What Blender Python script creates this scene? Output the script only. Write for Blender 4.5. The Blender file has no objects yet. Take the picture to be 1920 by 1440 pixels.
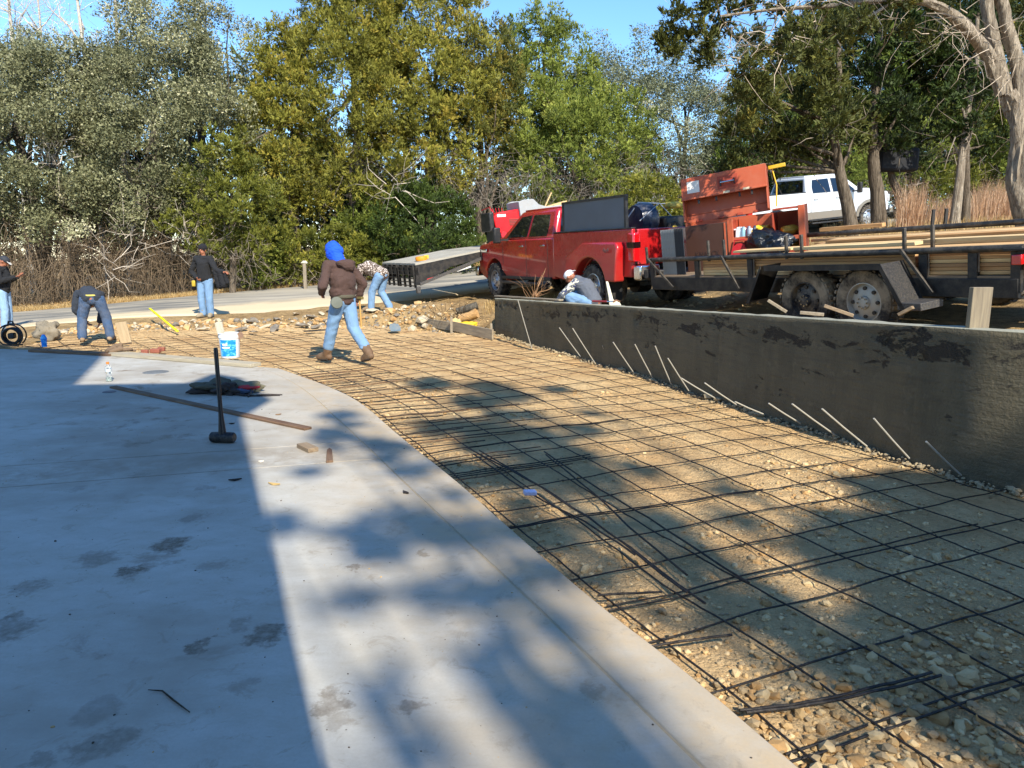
import bpy, bmesh, math, random
import numpy as np
from mathutils import Vector, Matrix, noise as mnoise

random.seed(7); RNG = np.random.default_rng(7)
SC = bpy.context.scene; COL = SC.collection; PI = math.pi; rad = math.radians
# ------------------------------------------------------------------ camera, sky, sun, exposure
EYE = 1.6; FPX = 1387.0; PITCH = math.atan(245.0 / FPX)
cam_d = bpy.data.cameras.new('camera'); cam = bpy.data.objects.new('camera', cam_d); COL.objects.link(cam)
cam_d.sensor_width = 36; cam_d.lens = FPX / 1920 * 36; cam_d.clip_start = .05; cam_d.clip_end = 900
cam.location = (0, 0, EYE); cam.rotation_euler = (PI / 2 - PITCH, 0, 0); SC.camera = cam
SUN_EL = rad(40); SUN_DIR = Vector((.39, -.92, 0)).normalized()        # horizontal direction towards the sun
to_sun = Vector((SUN_DIR.x * math.cos(SUN_EL), SUN_DIR.y * math.cos(SUN_EL), math.sin(SUN_EL)))
w = bpy.data.worlds.new('World'); SC.world = w; w.use_nodes = True
nt = w.node_tree; bg = nt.nodes['Background']; sky = nt.nodes.new('ShaderNodeTexSky')
sky.sky_type = 'NISHITA'; sky.sun_disc = False; sky.sun_elevation = SUN_EL
sky.sun_rotation = math.atan2(SUN_DIR.x, SUN_DIR.y); sky.air_density = 1.0; sky.dust_density = .05; sky.ozone_density = 4.2
hs = nt.nodes.new('ShaderNodeHueSaturation'); hs.inputs['Saturation'].default_value = 1.14; nt.links.new(sky.outputs[0], hs.inputs['Color']); nt.links.new(hs.outputs[0], bg.inputs[0]); bg.inputs[1].default_value = .15
sun_d = bpy.data.lights.new('sun', 'SUN'); sun_d.energy = 4.5; sun_d.angle = rad(.53); sun_d.color = (1, .93, .80)
sun = bpy.data.objects.new('sun', sun_d); COL.objects.link(sun); sun.rotation_euler = to_sun.to_track_quat('Z', 'Y').to_euler()
sun.location = (5, -10, 20)
SC.view_settings.view_transform = 'Standard'; SC.view_settings.look = 'None'; SC.view_settings.exposure = 0.92; SC.view_settings.gamma = 1
SC.cycles.use_denoising = True; SC.cycles.max_bounces = 6; SC.cycles.transparent_max_bounces = 6
# ------------------------------------------------------------------ measuring helpers (a survey of the place)
_F = Vector((0, math.cos(PITCH), -math.sin(PITCH))); _U = Vector((0, math.sin(PITCH), math.cos(PITCH))); _C = Vector((0, 0, EYE))
def ray(px, py): return Vector((1, 0, 0)) * ((px - 960) / FPX) + _U * ((720 - py) / FPX) + _F
def at(px, py, z=0.0):
    r = ray(px, py); return _C + r * ((z - EYE) / r.z)
def aty(px, py, Y):
    r = ray(px, py); return _C + r * (Y / r.y)
# ------------------------------------------------------------------ tagging
def tag(o, label=None, cat=None, group=None, kind=None):
    if label: o['label'] = label
    if cat: o['category'] = cat
    if group: o['group'] = group
    if kind: o['kind'] = kind
    return o
def empty(name, loc=(0, 0, 0), rot=(0, 0, 0), label=None, cat=None, group=None, mat=None):
    o = bpy.data.objects.new(name, None); COL.objects.link(o); o.empty_display_size = .1
    if mat is not None: o.matrix_world = mat
    else: o.location = loc; o.rotation_euler = rot
    return tag(o, label, cat, group)
def copy_tree(o, parent=None):
    c = o.copy(); COL.objects.link(c)
    if parent is not None: c.parent = parent
    for ch in o.children: copy_tree(ch, c)
    return c
# ------------------------------------------------------------------ mesh builder
class MB:
    def __init__(s): s.v = []; s.f = []
    def add(s, vs, fs, M=None):
        n = len(s.v)
        for p in vs:
            p = Vector(p); s.v.append(tuple(M @ p if M is not None else p))
        s.f += [tuple(i + n for i in f) for f in fs]; return s
    def box(s, c, d, M=None, R=None, taper=1.0):
        x, y, z = d[0] / 2, d[1] / 2, d[2] / 2; t = taper; vs = []
        for dz, k in ((-z, 1), (z, t)):
            for dx, dy in ((-x, -y), (x, -y), (x, y), (-x, y)):
                p = Vector((dx * k, dy * k, dz))
                if R is not None: p = R @ p
                vs.append(p + Vector(c))
        return s.add(vs, [(3, 2, 1, 0), (4, 5, 6, 7), (0, 1, 5, 4), (1, 2, 6, 5), (2, 3, 7, 6), (3, 0, 4, 7)], M)
    def bar(s, p0, p1, wd, ht, M=None, up=(0, 0, 1)):      # a board between two points
        p0 = Vector(p0); p1 = Vector(p1); a = (p1 - p0); L = a.length; a.normalize(); u = Vector(up)
        sd = a.cross(u)
        if sd.length < 1e-4: sd = a.cross(Vector((1, 0, 0)))
        sd.normalize(); u = sd.cross(a); R = Matrix((sd, a, u)).transposed()
        return s.box((p0 + p1) / 2, (wd, L, ht), M, R)
    def tube(s, pts, r, n=8, M=None, cap=True):
        pts = [Vector(p) for p in pts]; m = len(pts)
        rs = r if isinstance(r, (list, tuple)) else [r] * m
        vs = []; fs = []; ref = None
        for i, p in enumerate(pts):
            t = (pts[min(i + 1, m - 1)] - pts[max(i - 1, 0)])
            t = t.normalized() if t.length > 1e-9 else Vector((0, 0, 1))
            if ref is None: ref = t.orthogonal().normalized()
            ref = (ref - t * ref.dot(t)); ref = ref.normalized() if ref.length > 1e-6 else t.orthogonal().normalized()
            b = t.cross(ref)
            for k in range(n):
                a = 2 * PI * k / n; vs.append(p + (ref * math.cos(a) + b * math.sin(a)) * rs[i])
        for i in range(m - 1):
            for k in range(n):
                k2 = (k + 1) % n; fs.append((i * n + k, i * n + k2, (i + 1) * n + k2, (i + 1) * n + k))
        if cap: fs.append(tuple(range(n - 1, -1, -1))); fs.append(tuple(range((m - 1) * n, m * n)))
        return s.add(vs, fs, M)
    def lathe(s, prof, n=24, M=None, cap=True):                      # (radius, height) about local z
        vs = []; fs = []; m = len(prof)
        for r, z in prof:
            for k in range(n):
                a = 2 * PI * k / n; vs.append((r * math.cos(a), r * math.sin(a), z))
        for i in range(m - 1):
            for k in range(n):
                k2 = (k + 1) % n; fs.append((i * n + k, i * n + k2, (i + 1) * n + k2, (i + 1) * n + k))
        if cap and prof[0][0] > 1e-4: fs.append(tuple(range(n - 1, -1, -1)))
        if cap and prof[-1][0] > 1e-4: fs.append(tuple(range((m - 1) * n, m * n)))
        return s.add(vs, fs, M)
    def prism(s, poly, a, b, f, M=None):                   # poly of (p,q); f(p,q,t) -> xyz at t=a and t=b
        n = len(poly); vs = [f(p, q, a) for p, q in poly] + [f(p, q, b) for p, q in poly]
        fs = [tuple(range(n - 1, -1, -1)), tuple(range(n, 2 * n))] + [(i, (i + 1) % n, n + (i + 1) % n, n + i) for i in range(n)]
        return s.add(vs, fs, M)
    def build(s, name, mat, parent=None, bevel=0, smooth=None, seg=2, fix=False, loc=None):
        me = bpy.data.meshes.new(name); me.from_pydata(s.v, [], s.f); me.update()
        if fix:
            bm = bmesh.new(); bm.from_mesh(me); bmesh.ops.remove_doubles(bm, verts=bm.verts, dist=1e-5)
            bmesh.ops.recalc_face_normals(bm, faces=bm.faces); bm.to_mesh(me); bm.free()
        if mat: me.materials.append(mat)
        if smooth is not None or bevel:
            me.polygons.foreach_set('use_smooth', [True] * len(me.polygons)); me.set_sharp_from_angle(angle=rad(smooth or 35))
        o = bpy.data.objects.new(name, me); COL.objects.link(o)
        if bevel:
            b = o.modifiers.new('bevel', 'BEVEL'); b.width = bevel; b.segments = seg; b.limit_method = 'ANGLE'; b.angle_limit = rad(30)
            b.harden_normals = False
        if parent is not None: o.parent = parent
        if loc is not None: o.location = loc
        return o
def quick_mesh(name, V, Fc, mat, parent=None, smooth=False, attr=None, kind=None):
    """numpy verts (n,3), faces (m,3 or 4)"""
    me = bpy.data.meshes.new(name); V = np.asarray(V, np.float32); Fc = np.asarray(Fc, np.int32); k = Fc.shape[1]
    me.vertices.add(len(V)); me.vertices.foreach_set('co', V.ravel())
    me.loops.add(Fc.size); me.loops.foreach_set('vertex_index', Fc.ravel())
    me.polygons.add(len(Fc)); me.polygons.foreach_set('loop_start', np.arange(0, Fc.size, k, dtype=np.int32))
    me.polygons.foreach_set('use_smooth', np.full(len(Fc), smooth))
    me.update(calc_edges=True)
    if attr is not None:
        a = me.attributes.new('tint', 'FLOAT', 'POINT'); a.data.foreach_set('value', np.asarray(attr, np.float32))
    if mat: me.materials.append(mat)
    o = bpy.data.objects.new(name, me); COL.objects.link(o)
    if parent is not None: o.parent = parent
    if kind: o['kind'] = kind
    return o
# ------------------------------------------------------------------ materials
def lin(h):
    h = h.lstrip('#'); c = [int(h[i:i + 2], 16) / 255 for i in (0, 2, 4)]
    return tuple(x / 12.92 if x < .04045 else ((x + .055) / 1.055) ** 2.4 for x in c) + (1,)
class NT:
    def __init__(s, name):
        s.m = bpy.data.materials.new(name); s.m.use_nodes = True; s.t = s.m.node_tree; s.N = s.t.nodes
        s.bsdf = s.N['Principled BSDF']; s.out = s.N['Material Output']; s.tc = s.N.new('ShaderNodeTexCoord')
    def L(s, a, b): s.t.links.new(a, b)
    def map(s, src='Object', scale=(1, 1, 1), rot=(0, 0, 0)):
        m = s.N.new('ShaderNodeMapping'); m.inputs['Scale'].default_value = scale; m.inputs['Rotation'].default_value = rot
        s.L(s.tc.outputs[src], m.inputs[0]); return m.outputs[0]
    def noise(s, vec, scale=5, detail=4, rough=.6, dist=0):
        n = s.N.new('ShaderNodeTexNoise'); n.inputs['Scale'].default_value = scale; n.inputs['Detail'].default_value = detail
        n.inputs['Roughness'].default_value = rough; n.inputs['Distortion'].default_value = dist
        if vec is not None: s.L(vec, n.inputs['Vector'])
        return n.outputs[0]
    def vor(s, vec, scale=5, feat='F1', out=0):
        n = s.N.new('ShaderNodeTexVoronoi'); n.feature = feat; n.inputs['Scale'].default_value = scale; s.L(vec, n.inputs['Vector']); return n.outputs[out]
    def ramp(s, fac, stops, interp='LINEAR'):
        r = s.N.new('ShaderNodeValToRGB'); r.color_ramp.interpolation = interp; el = r.color_ramp.elements
        while len(el) < len(stops): el.new(.5)
        for e, (p, c) in zip(el, stops): e.position = p; e.color = c if not isinstance(c, (int, float)) else (c, c, c, 1)
        s.L(fac, r.inputs[0]); return r.outputs[0]
    def mix(s, fac, a, b, mode='MIX'):
        n = s.N.new('ShaderNodeMix'); n.data_type = 'RGBA'; n.blend_type = mode; n.clamp_factor = True
        for i, x in ((0, fac), (6, a), (7, b)):
            if isinstance(x, (int, float)): n.inputs[i].default_value = x if i == 0 else (x, x, x, 1)
            elif isinstance(x, tuple): n.inputs[i].default_value = x
            else: s.L(x, n.inputs[i])
        return n.outputs[2]
    def math(s, op, a, b=0.0, c=None, clamp=False):
        n = s.N.new('ShaderNodeMath'); n.operation = op; n.use_clamp = clamp
        for i, x in enumerate((a, b) if c is None else (a, b, c)):
            if isinstance(x, (int, float)): n.inputs[i].default_value = x
            else: s.L(x, n.inputs[i])
        return n.outputs[0]
    def bump(s, h, strength=.5, dist=.01, prev=None):
        b = s.N.new('ShaderNodeBump'); b.inputs['Strength'].default_value = strength; b.inputs['Distance'].default_value = dist
        s.L(h, b.inputs['Height'])
        if prev is not None: s.L(prev, b.inputs['Normal'])
        return b.outputs[0]
    def done(s, col=None, rough=.8, normal=None, metal=0, spec=None, **kw):
        if col is not None:
            if isinstance(col, tuple): s.bsdf.inputs['Base Color'].default_value = col
            else: s.L(col, s.bsdf.inputs['Base Color'])
        if isinstance(rough, (int, float)): s.bsdf.inputs['Roughness'].default_value = rough
        else: s.L(rough, s.bsdf.inputs['Roughness'])
        if normal is not None: s.L(normal, s.bsdf.inputs['Normal'])
        s.bsdf.inputs['Metallic'].default_value = metal
        if spec is not None: s.bsdf.inputs['Specular IOR Level'].default_value = spec
        for k, v in kw.items(): s.bsdf.inputs[k.replace('_', ' ')].default_value = v
        return s.m
def sc(c, k): return tuple(min(1, x * k) for x in c[:3]) + (1,)
_mc = {}
def M(name, hexcol, rough=.7, var=.25, scale=6, bump=.0, bscale=40, metal=0, spec=None, dust=0, **kw):
    """plain procedural material with noise in colour, optional dust and fine bump"""
    if name in _mc: return _mc[name]
    c = lin(hexcol) if isinstance(hexcol, str) else hexcol; t = NT(name); v = t.map()
    col = t.mix(t.noise(v, scale, 5), sc(c, 1 - var), sc(c, 1 + var))
    if dust: col = t.mix(t.math('MULTIPLY', t.ramp(t.noise(v, scale * .7, 6, .7), [(.42, 0), (.62, 1)]), dust), col, (.33, .27, .19, 1))
    n = t.bump(t.noise(v, bscale, 4), bump, .01) if bump else None
    r = t.math('ADD', t.math('MULTIPLY', t.noise(v, scale * 2), .2), rough - .1) if rough > .15 else rough
    _mc[name] = t.done(col, r, n, metal, spec, **kw); return _mc[name]
def wood(name, c1, c2, scale=1.0, axis='Y', dirt=0):
    if name in _mc: return _mc[name]
    t = NT(name); s = {'X': (1, 14, 14), 'Y': (14, 1, 14), 'Z': (14, 14, 1)}[axis]
    info = t.N.new('ShaderNodeObjectInfo'); v0 = t.map(scale=tuple(scale * k for k in s))
    ad = t.N.new('ShaderNodeVectorMath'); ad.operation = 'ADD'; t.L(v0, ad.inputs[0])
    sc2 = t.N.new('ShaderNodeVectorMath'); sc2.operation = 'SCALE'; cb = t.N.new('ShaderNodeCombineXYZ')
    for i in range(3): t.L(info.outputs['Random'], cb.inputs[i])
    t.L(cb.outputs[0], sc2.inputs[0]); sc2.inputs['Scale'].default_value = 37; t.L(sc2.outputs[0], ad.inputs[1]); v = ad.outputs[0]
    n = t.noise(v, 2.2, 6, .6, .6); col = t.mix(t.ramp(n, [(.3, 0), (.7, 1)]), lin(c1), lin(c2))
    col = t.mix(.22, col, t.ramp(info.outputs['Random'], [(0, .55), (1, 1.0)]), 'MULTIPLY')
    if dirt: col = t.mix(t.math('MULTIPLY', t.ramp(t.noise(t.map(), 3, 5), [(.45, 0), (.65, 1)]), dirt), col, (.16, .12, .08, 1))
    _mc[name] = t.done(col, .75, t.bump(n, .35, .004)); return _mc[name]

def m_foliage(name, dark, light, trans=.25, alt=None):
    if name in _mc: return _mc[name]
    t = NT(name); a = t.N.new('ShaderNodeAttribute'); a.attribute_name = 'tint'
    col = t.ramp(a.outputs['Fac'], [(0, lin(dark)), (.75, lin(light)), (1, lin(alt or light))])
    d = t.N.new('ShaderNodeBsdfPrincipled'); d.inputs['Roughness'].default_value = .65; d.inputs['Specular IOR Level'].default_value = .3
    tr = t.N.new('ShaderNodeBsdfTranslucent'); mx = t.N.new('ShaderNodeMixShader'); mx.inputs[0].default_value = trans
    t.L(col, d.inputs['Base Color']); t.L(col, tr.inputs['Color']); t.L(d.outputs[0], mx.inputs[1]); t.L(tr.outputs[0], mx.inputs[2])
    t.L(mx.outputs[0], t.out.inputs['Surface']); t.N.remove(t.bsdf); _mc[name] = t.m; return t.m
# ------------------------------------------------------------------ plan geometry (metres, slab top = 0)
def seg_dist(X, Y, poly, closed=True):
    d = np.full(X.shape, 1e9); n = len(poly)
    for i in range(n if closed else n - 1):
        x0, y0 = poly[i]; x1, y1 = poly[(i + 1) % n]; dx, dy = x1 - x0, y1 - y0
        t = np.clip(((X - x0) * dx + (Y - y0) * dy) / (dx * dx + dy * dy + 1e-12), 0, 1)
        d = np.minimum(d, np.hypot(X - x0 - t * dx, Y - y0 - t * dy))
    return d
def inside(X, Y, poly):
    r = np.zeros(np.shape(X), bool); n = len(poly)
    for i in range(n):
        x0, y0 = poly[i]; x1, y1 = poly[(i + 1) % n]
        if y0 == y1: continue
        r ^= ((y0 > Y) != (y1 > Y)) & (X < (x1 - x0) * (Y - y0) / (y1 - y0) + x0)
    return r
def sdf(X, Y, poly):
    X = np.asarray(X, float); Y = np.asarray(Y, float); d = seg_dist(X, Y, poly); return np.where(inside(X, Y, poly), -d, d)
def chaikin(P, it=2):
    for _ in range(it):
        Q = [P[0]]
        for a, b in zip(P[:-1], P[1:]):
            Q += [(a[0] * .75 + b[0] * .25, a[1] * .75 + b[1] * .25), (a[0] * .25 + b[0] * .75, a[1] * .25 + b[1] * .75)]
        P = Q + [P[-1]]
    return P
EDGE = chaikin([(1.75, .1), (1.3, 1.2), (.91, 2.1), (.67, 2.68), (.4, 3.21), (-.04, 4.24), (-.39, 5.1), (-.99, 6.39), (-1.67, 8.01), (-2.28, 8.98), (-2.85, 9.75), (-3.3, 10.35)], 2)
JOINT = chaikin([(1.4, .1), (1.0, 1.2), (.6, 2.1), (.34, 2.68), (.09, 3.23), (-.29, 4.03), (-.69, 4.89), (-1.26, 6.13), (-1.66, 6.98), (-2.35, 8.45), (-3.0, 9.6), (-3.65, 10.5)], 2)
SLABFAR = [(-3.75, 10.8), (-5.56, 11.57), (-8.07, 12.35), (-12, 13.3), (-20, 15.0)]
SLAB = EDGE + SLABFAR + [(-20, .1)]
WBASE = chaikin([tuple(at(a, b, -.05)[:2]) for a, b in [(927, 626), (1000, 643), (1089, 668), (1190, 697), (1293, 729), (1382, 757), (1502, 792), (1625, 833), (1705, 858), (1802, 888), (1860, 902), (1920, 915), (2000, 930)]] + [(4.35, 4.5), (4.6, 3.2), (4.7, 1.0)], 2)
BED = EDGE[::-1] + WBASE[::-1] + [(-1.45, 15.6), (-3.0, 16.8), (-5.0, 17.0), (-7.7, 16.3), (-8.9, 14.9), (-8.9, 12.5), (-8.07, 12.35), (-5.56, 11.57), (-3.75, 10.8)]
ROADN = chaikin([(-60, 8), (-40, 12), (-20, 15.5), (-14.5, 17.0), (-9.9, 18.2), (-7.4, 18.6), (-4.6, 19.2), (-1, 20.4), (4, 22.3), (12, 24.2), (25, 26), (60, 29)], 2)
ROADF = chaikin([(-60, 15), (-40, 18.5), (-20, 20.7), (-14.6, 22), (-10.9, 22.9), (-8.9, 24.3), (-6.5, 26.0), (-1, 27.6), (4, 28.6), (12, 29.5), (25, 31.5), (60, 35)], 2)
ROAD = ROADN + ROADF[::-1]
CTRL = np.array([(-14.5, 16, -.3), (-13.5, 19, -.25), (-9.9, 18.2, 0), (-7.4, 18.6, .08), (-4.6, 19.2, .25), (-1, 21, .55), (4, 22.5, 1.2), (12, 24.2, 2.2),
    (-14.6, 22, -.1), (-10.9, 22.9, .2), (-8.9, 24.5, .38), (-6.5, 26.2, .55), (-1, 27.8, 1.2), (4, 28.6, 1.8), (12.9, 26.5, 2.42), (12, 29.5, 2.7), (25, 31, 3.5),
    (-9, 13.5, -.03), (-14, 12, -.15), (-20, 16, -.4), (-5, 17.6, .04), (-2.3, 16.3, .12), (-1.2, 16.6, .2), (-2.8, 18, .18), (-.4, 18.3, .5), (1.0, 18.9, .62), (2.0, 12.8, .5),
    (3.2, 13.6, .62), (0.1, 15.2, .42), (1.8, 11.3, .58), (3.6, 10.4, .62), (4.6, 8.3, .62), (6.5, 9.5, .98), (5.0, 6, .62), (5.4, 3, .6), (9, 6, 1.1), (9, 13, 1.55), (8, 18, 2.1), (10, 18.5, 2.25),
    (12, 18, 2.35), (5.5, 16, 1.25), (6.5, 12.5, 1.25), (-20, 0, -.1), (0, -10, 0), (12, -6, .9), (25, 10, 2.5), (22, 20, 3.0), (-30, 25, -.8), (-20, 32, .2), (0, 36, 1.6), (20, 38, 3.8),
    (-50, 60, -.5), (0, 80, 3), (50, 60, 6), (-50, 0, -1.5), (50, -10, 3), (0, -30, 0), (0, 120, 4), (80, 120, 8), (-80, 120, 0), (-80, -30, -2), (80, -30, 4)])
def _tps(r2): return np.where(r2 > 1e-9, .5 * r2 * np.log(r2 + 1e-12), 0)
_d2 = ((CTRL[:, None, :2] - CTRL[None, :, :2]) ** 2).sum(-1); _n = len(CTRL)
_A = np.zeros((_n + 3, _n + 3)); _A[:_n, :_n] = _tps(_d2) + np.eye(_n) * .3; _A[:_n, _n] = 1; _A[:_n, _n + 1:] = CTRL[:, :2]; _A[_n, :_n] = 1; _A[_n + 1:, :_n] = CTRL[:, :2].T
_W = np.linalg.solve(_A, np.concatenate([CTRL[:, 2], np.zeros(3)]))
def hA(X, Y):
    X = np.asarray(X, float); Y = np.asarray(Y, float); h = _W[_n] + _W[_n + 1] * X + _W[_n + 2] * Y
    for i in range(_n): h = h + _W[i] * _tps((X - CTRL[i, 0]) ** 2 + (Y - CTRL[i, 1]) ** 2)
    return h
_perm = np.random.default_rng(3).random((256, 256))
def vn(X, Y, s):                                            # smooth value noise
    X = np.asarray(X, float) * s + 1000; Y = np.asarray(Y, float) * s + 1000; i = np.floor(X).astype(int); j = np.floor(Y).astype(int)
    u = X - i; v = Y - j; u = u * u * (3 - 2 * u); v = v * v * (3 - 2 * v); g = lambda a, b: _perm[a % 256, b % 256]
    return (g(i, j) * (1 - u) + g(i + 1, j) * u) * (1 - v) + (g(i, j + 1) * (1 - u) + g(i + 1, j + 1) * u) * v - .5
def ss(x, a, b):
    t = np.clip((x - a) / (b - a), 0, 1); return t * t * (3 - 2 * t)
def ground_h(X, Y):
    X = np.asarray(X, float); Y = np.asarray(Y, float); h = hA(X, Y)
    off = 1 - ss(-sdf(X, Y, ROAD), -1.0, .3)
    h = h + off * (vn(X, Y, .6) * .10 + vn(X, Y, 2.1) * .05 + vn(X, Y, 6) * .02)
    h = h + .30 * np.exp(-(((X + 1.9) / .75) ** 2 + ((Y - 17.2) / .55) ** 2)) + .1 * np.exp(-(((X + 3.2) / .9) ** 2 + ((Y - 17.4) / .5) ** 2))   # dirt mound
    h = h - .35 * np.exp(-(((X + .75) / .45) ** 2 + ((Y - 15.9) / .55) ** 2))                                                       # pit by the wall end
    near_wall = (X > -.9) & (Y < 15.6); wd = np.where(near_wall, .17, .55); s = sdf(X, Y, BED)
    h = np.where(s < wd, -.2 + (h + .2) * ss(s, 0.0, wd), h)
    sl = sdf(X, Y, SLAB); h = np.where(sl < .35, np.minimum(h, -.16 + .16 * ss(sl, .02, .35)), h)
    return h
def gz(x, y): return float(ground_h(np.array([x]), np.array([y]))[0]) + (0.0 if sdf(np.array([x]), np.array([y]), ROAD)[0] > 0 else .0)
def bed_h(X, Y):
    far = ss(np.asarray(Y, float), 12.5, 16.2) * .06
    return -.105 + far + vn(X, Y, .8) * .05 + vn(X, Y, 2.5) * .025 + vn(X, Y, 8) * .02 + vn(X, Y, 18) * .018
# ================================================================== ground, road, gravel bed, slab, wall
def grid_mesh(name, xs, ys, hf, mat, keep=None, parent=None):
    X, Y = np.meshgrid(xs, ys, indexing='ij'); Z = hf(X, Y); nx, ny = X.shape
    V = np.stack([X, Y, Z], -1).reshape(-1, 3); I = np.arange(nx * ny).reshape(nx, ny)
    Fc = np.stack([I[:-1, :-1], I[1:, :-1], I[1:, 1:], I[:-1, 1:]], -1).reshape(-1, 4)
    if keep is not None:
        cx = V[Fc].mean(1); Fc = Fc[keep(cx[:, 0], cx[:, 1])]; u, inv = np.unique(Fc, return_inverse=True); V = V[u]; Fc = inv.reshape(Fc.shape)
    return quick_mesh(name, V, Fc, mat, parent, smooth=True)
t = NT('dirt_ground'); v = t.map()
c = t.mix(t.ramp(t.noise(v, .9, 6, .65), [(.35, 0), (.65, 1)]), lin('#8d7350'), lin('#b79a6c'))
c = t.mix(t.ramp(t.noise(v, 7, 6, .7), [(.45, 0), (.7, .8)]), c, lin('#5b4a33'))
c = t.mix(t.ramp(t.vor(v, 55), [(.05, 1), (.3, 0)]), c, lin('#c9b38a'))
M_DIRT = t.done(c, .95, t.bump(t.noise(v, 25, 8, .7), .9, .05), spec=.15)
gx = np.concatenate([np.arange(-90, -16, 2.5), np.arange(-16, -2, .25), np.arange(-2, 5, .09), np.arange(5, 14, .25), np.arange(14, 92, 2.5)])
gy = np.concatenate([np.arange(-40, -2, 2.5), np.arange(-2, 2, .5), np.arange(2, 17, .10), np.arange(17, 32, .25), np.arange(32, 190, 4)])
tag(grid_mesh('ground', gx, gy, lambda X, Y: ground_h(X, Y) - .06 * (sdf(X, Y, ROAD) < -.15), M_DIRT), kind='structure')
# road
t = NT('dusty_asphalt'); v = t.map(); n1 = t.noise(v, .5, 6, .6)
c = t.mix(t.noise(v, 90, 3), lin('#5f5e5a'), lin('#7c7a74'))
vs_ = t.map(scale=(.25, 1.6, 1), rot=(0, 0, -.12)); c = t.mix(t.ramp(t.noise(vs_, 1.1, 5, .6), [(.40, 0), (.62, .75)]), c, lin('#b5ab98'))
sep = t.N.new('ShaderNodeSeparateXYZ'); t.L(t.tc.outputs['UV'], sep.inputs[0])
edge_f = t.math('ADD', t.ramp(sep.outputs[1], [(.0, 1), (.42, .0)]), t.math('MULTIPLY', t.noise(v, 1.3, 5), .5))
c = t.mix(t.ramp(edge_f, [(.45, 0), (.75, 1)]), c, lin('#c7b595'))
edge_g = t.math('ADD', t.ramp(sep.outputs[1], [(.9, 0), (1, 1)]), t.math('MULTIPLY', t.noise(v, 2.3, 5), .4))
c = t.mix(t.ramp(edge_g, [(.6, 0), (.9, 1)]), c, lin('#8f7b5c'))
M_ROAD = t.done(c, .9, t.bump(t.noise(v, 120, 3), .4, .006), spec=.25)
def resample(P, n):
    P = np.array(P); s = np.concatenate([[0], np.cumsum(np.hypot(*np.diff(P, axis=0).T))]); q = np.linspace(0, s[-1], n); return np.stack([np.interp(q, s, P[:, 0]), np.interp(q, s, P[:, 1])], 1)
def resx(P, xs): P = np.array(P); return np.stack([xs, np.interp(xs, P[:, 0], P[:, 1])], 1)
rx = np.concatenate([np.linspace(-60, -20, 40), np.linspace(-19.8, 16, 260), np.linspace(16.5, 60, 50)])
A = resx(ROADN, rx); B = resx(ROADF, rx); nv = 30; tt = np.linspace(-.0, 1, nv)
wig = vn(rx, rx * 0, 1.2)[:, None] * .5 * (tt == 0) * 1.0 + vn(rx, rx * 0 + 9, 1.5)[:, None] * .5 * (tt == 1)
RX = A[:, 0:1] + (B - A)[:, 0:1] * tt; RY = A[:, 1:2] + (B - A)[:, 1:2] * tt + wig
RZ = hA(RX, RY) + .02 - .05 * ((tt == 0) | (tt == 1))
I = np.arange(RX.size).reshape(RX.shape); Fc = np.stack([I[:-1, :-1], I[1:, :-1], I[1:, 1:], I[:-1, 1:]], -1).reshape(-1, 4)
road = quick_mesh('road', np.stack([RX, RY, RZ], -1).reshape(-1, 3), Fc, M_ROAD, smooth=True, kind='structure')
uvl = road.data.uv_layers.new(name='UVMap'); UV = np.stack([np.broadcast_to(rx[:, None], RX.shape), np.broadcast_to(tt, RX.shape)], -1).reshape(-1, 2)[Fc.ravel()]
uvl.data.foreach_set('uv', UV.astype(np.float32).ravel())
# gravel bed
t = NT('caliche_gravel'); v = t.map()
c = t.mix(t.ramp(t.noise(v, 1.2, 6, .6), [(.3, 0), (.7, 1)]), lin('#c8a271'), lin('#e2c391'))
c = t.mix(t.ramp(t.noise(v, 14, 6, .7), [(.45, 0), (.75, .4)]), c, lin('#94704a'))
vd = t.vor(v, 60); c = t.mix(t.math('MULTIPLY', t.ramp(vd, [(.08, .55), (.30, 0)]), t.ramp(t.noise(v, 2.1, 4), [(.4, .1), (.62, 1)])), c, lin('#d6bc91'))
c = t.mix(t.ramp(t.noise(v, .55, 3), [(.60, 0), (.75, .25)]), c, lin('#8f7655'))
b = t.bump(t.math('MULTIPLY', t.vor(t.map(scale=(1, 1.3, .4)), 19, 'SMOOTH_F1'), t.ramp(t.noise(v, 1.6, 5), [(.4, .1), (.6, 1)])), 1.0, .035, t.bump(t.noise(v, 14, 8, .75), 1.0, .06)); b = t.bump(t.math('SUBTRACT', 1.0, vd), .7, .014, b)
M_BED = t.done(c, .95, b, spec=.15)
bed = grid_mesh('gravel_bed', np.arange(-9.2, 5.0, .05), np.arange(.6, 17.3, .05), bed_h, M_BED, keep=lambda X, Y: sdf(X, Y, BED) < .09); tag(bed, kind='structure')
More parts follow.
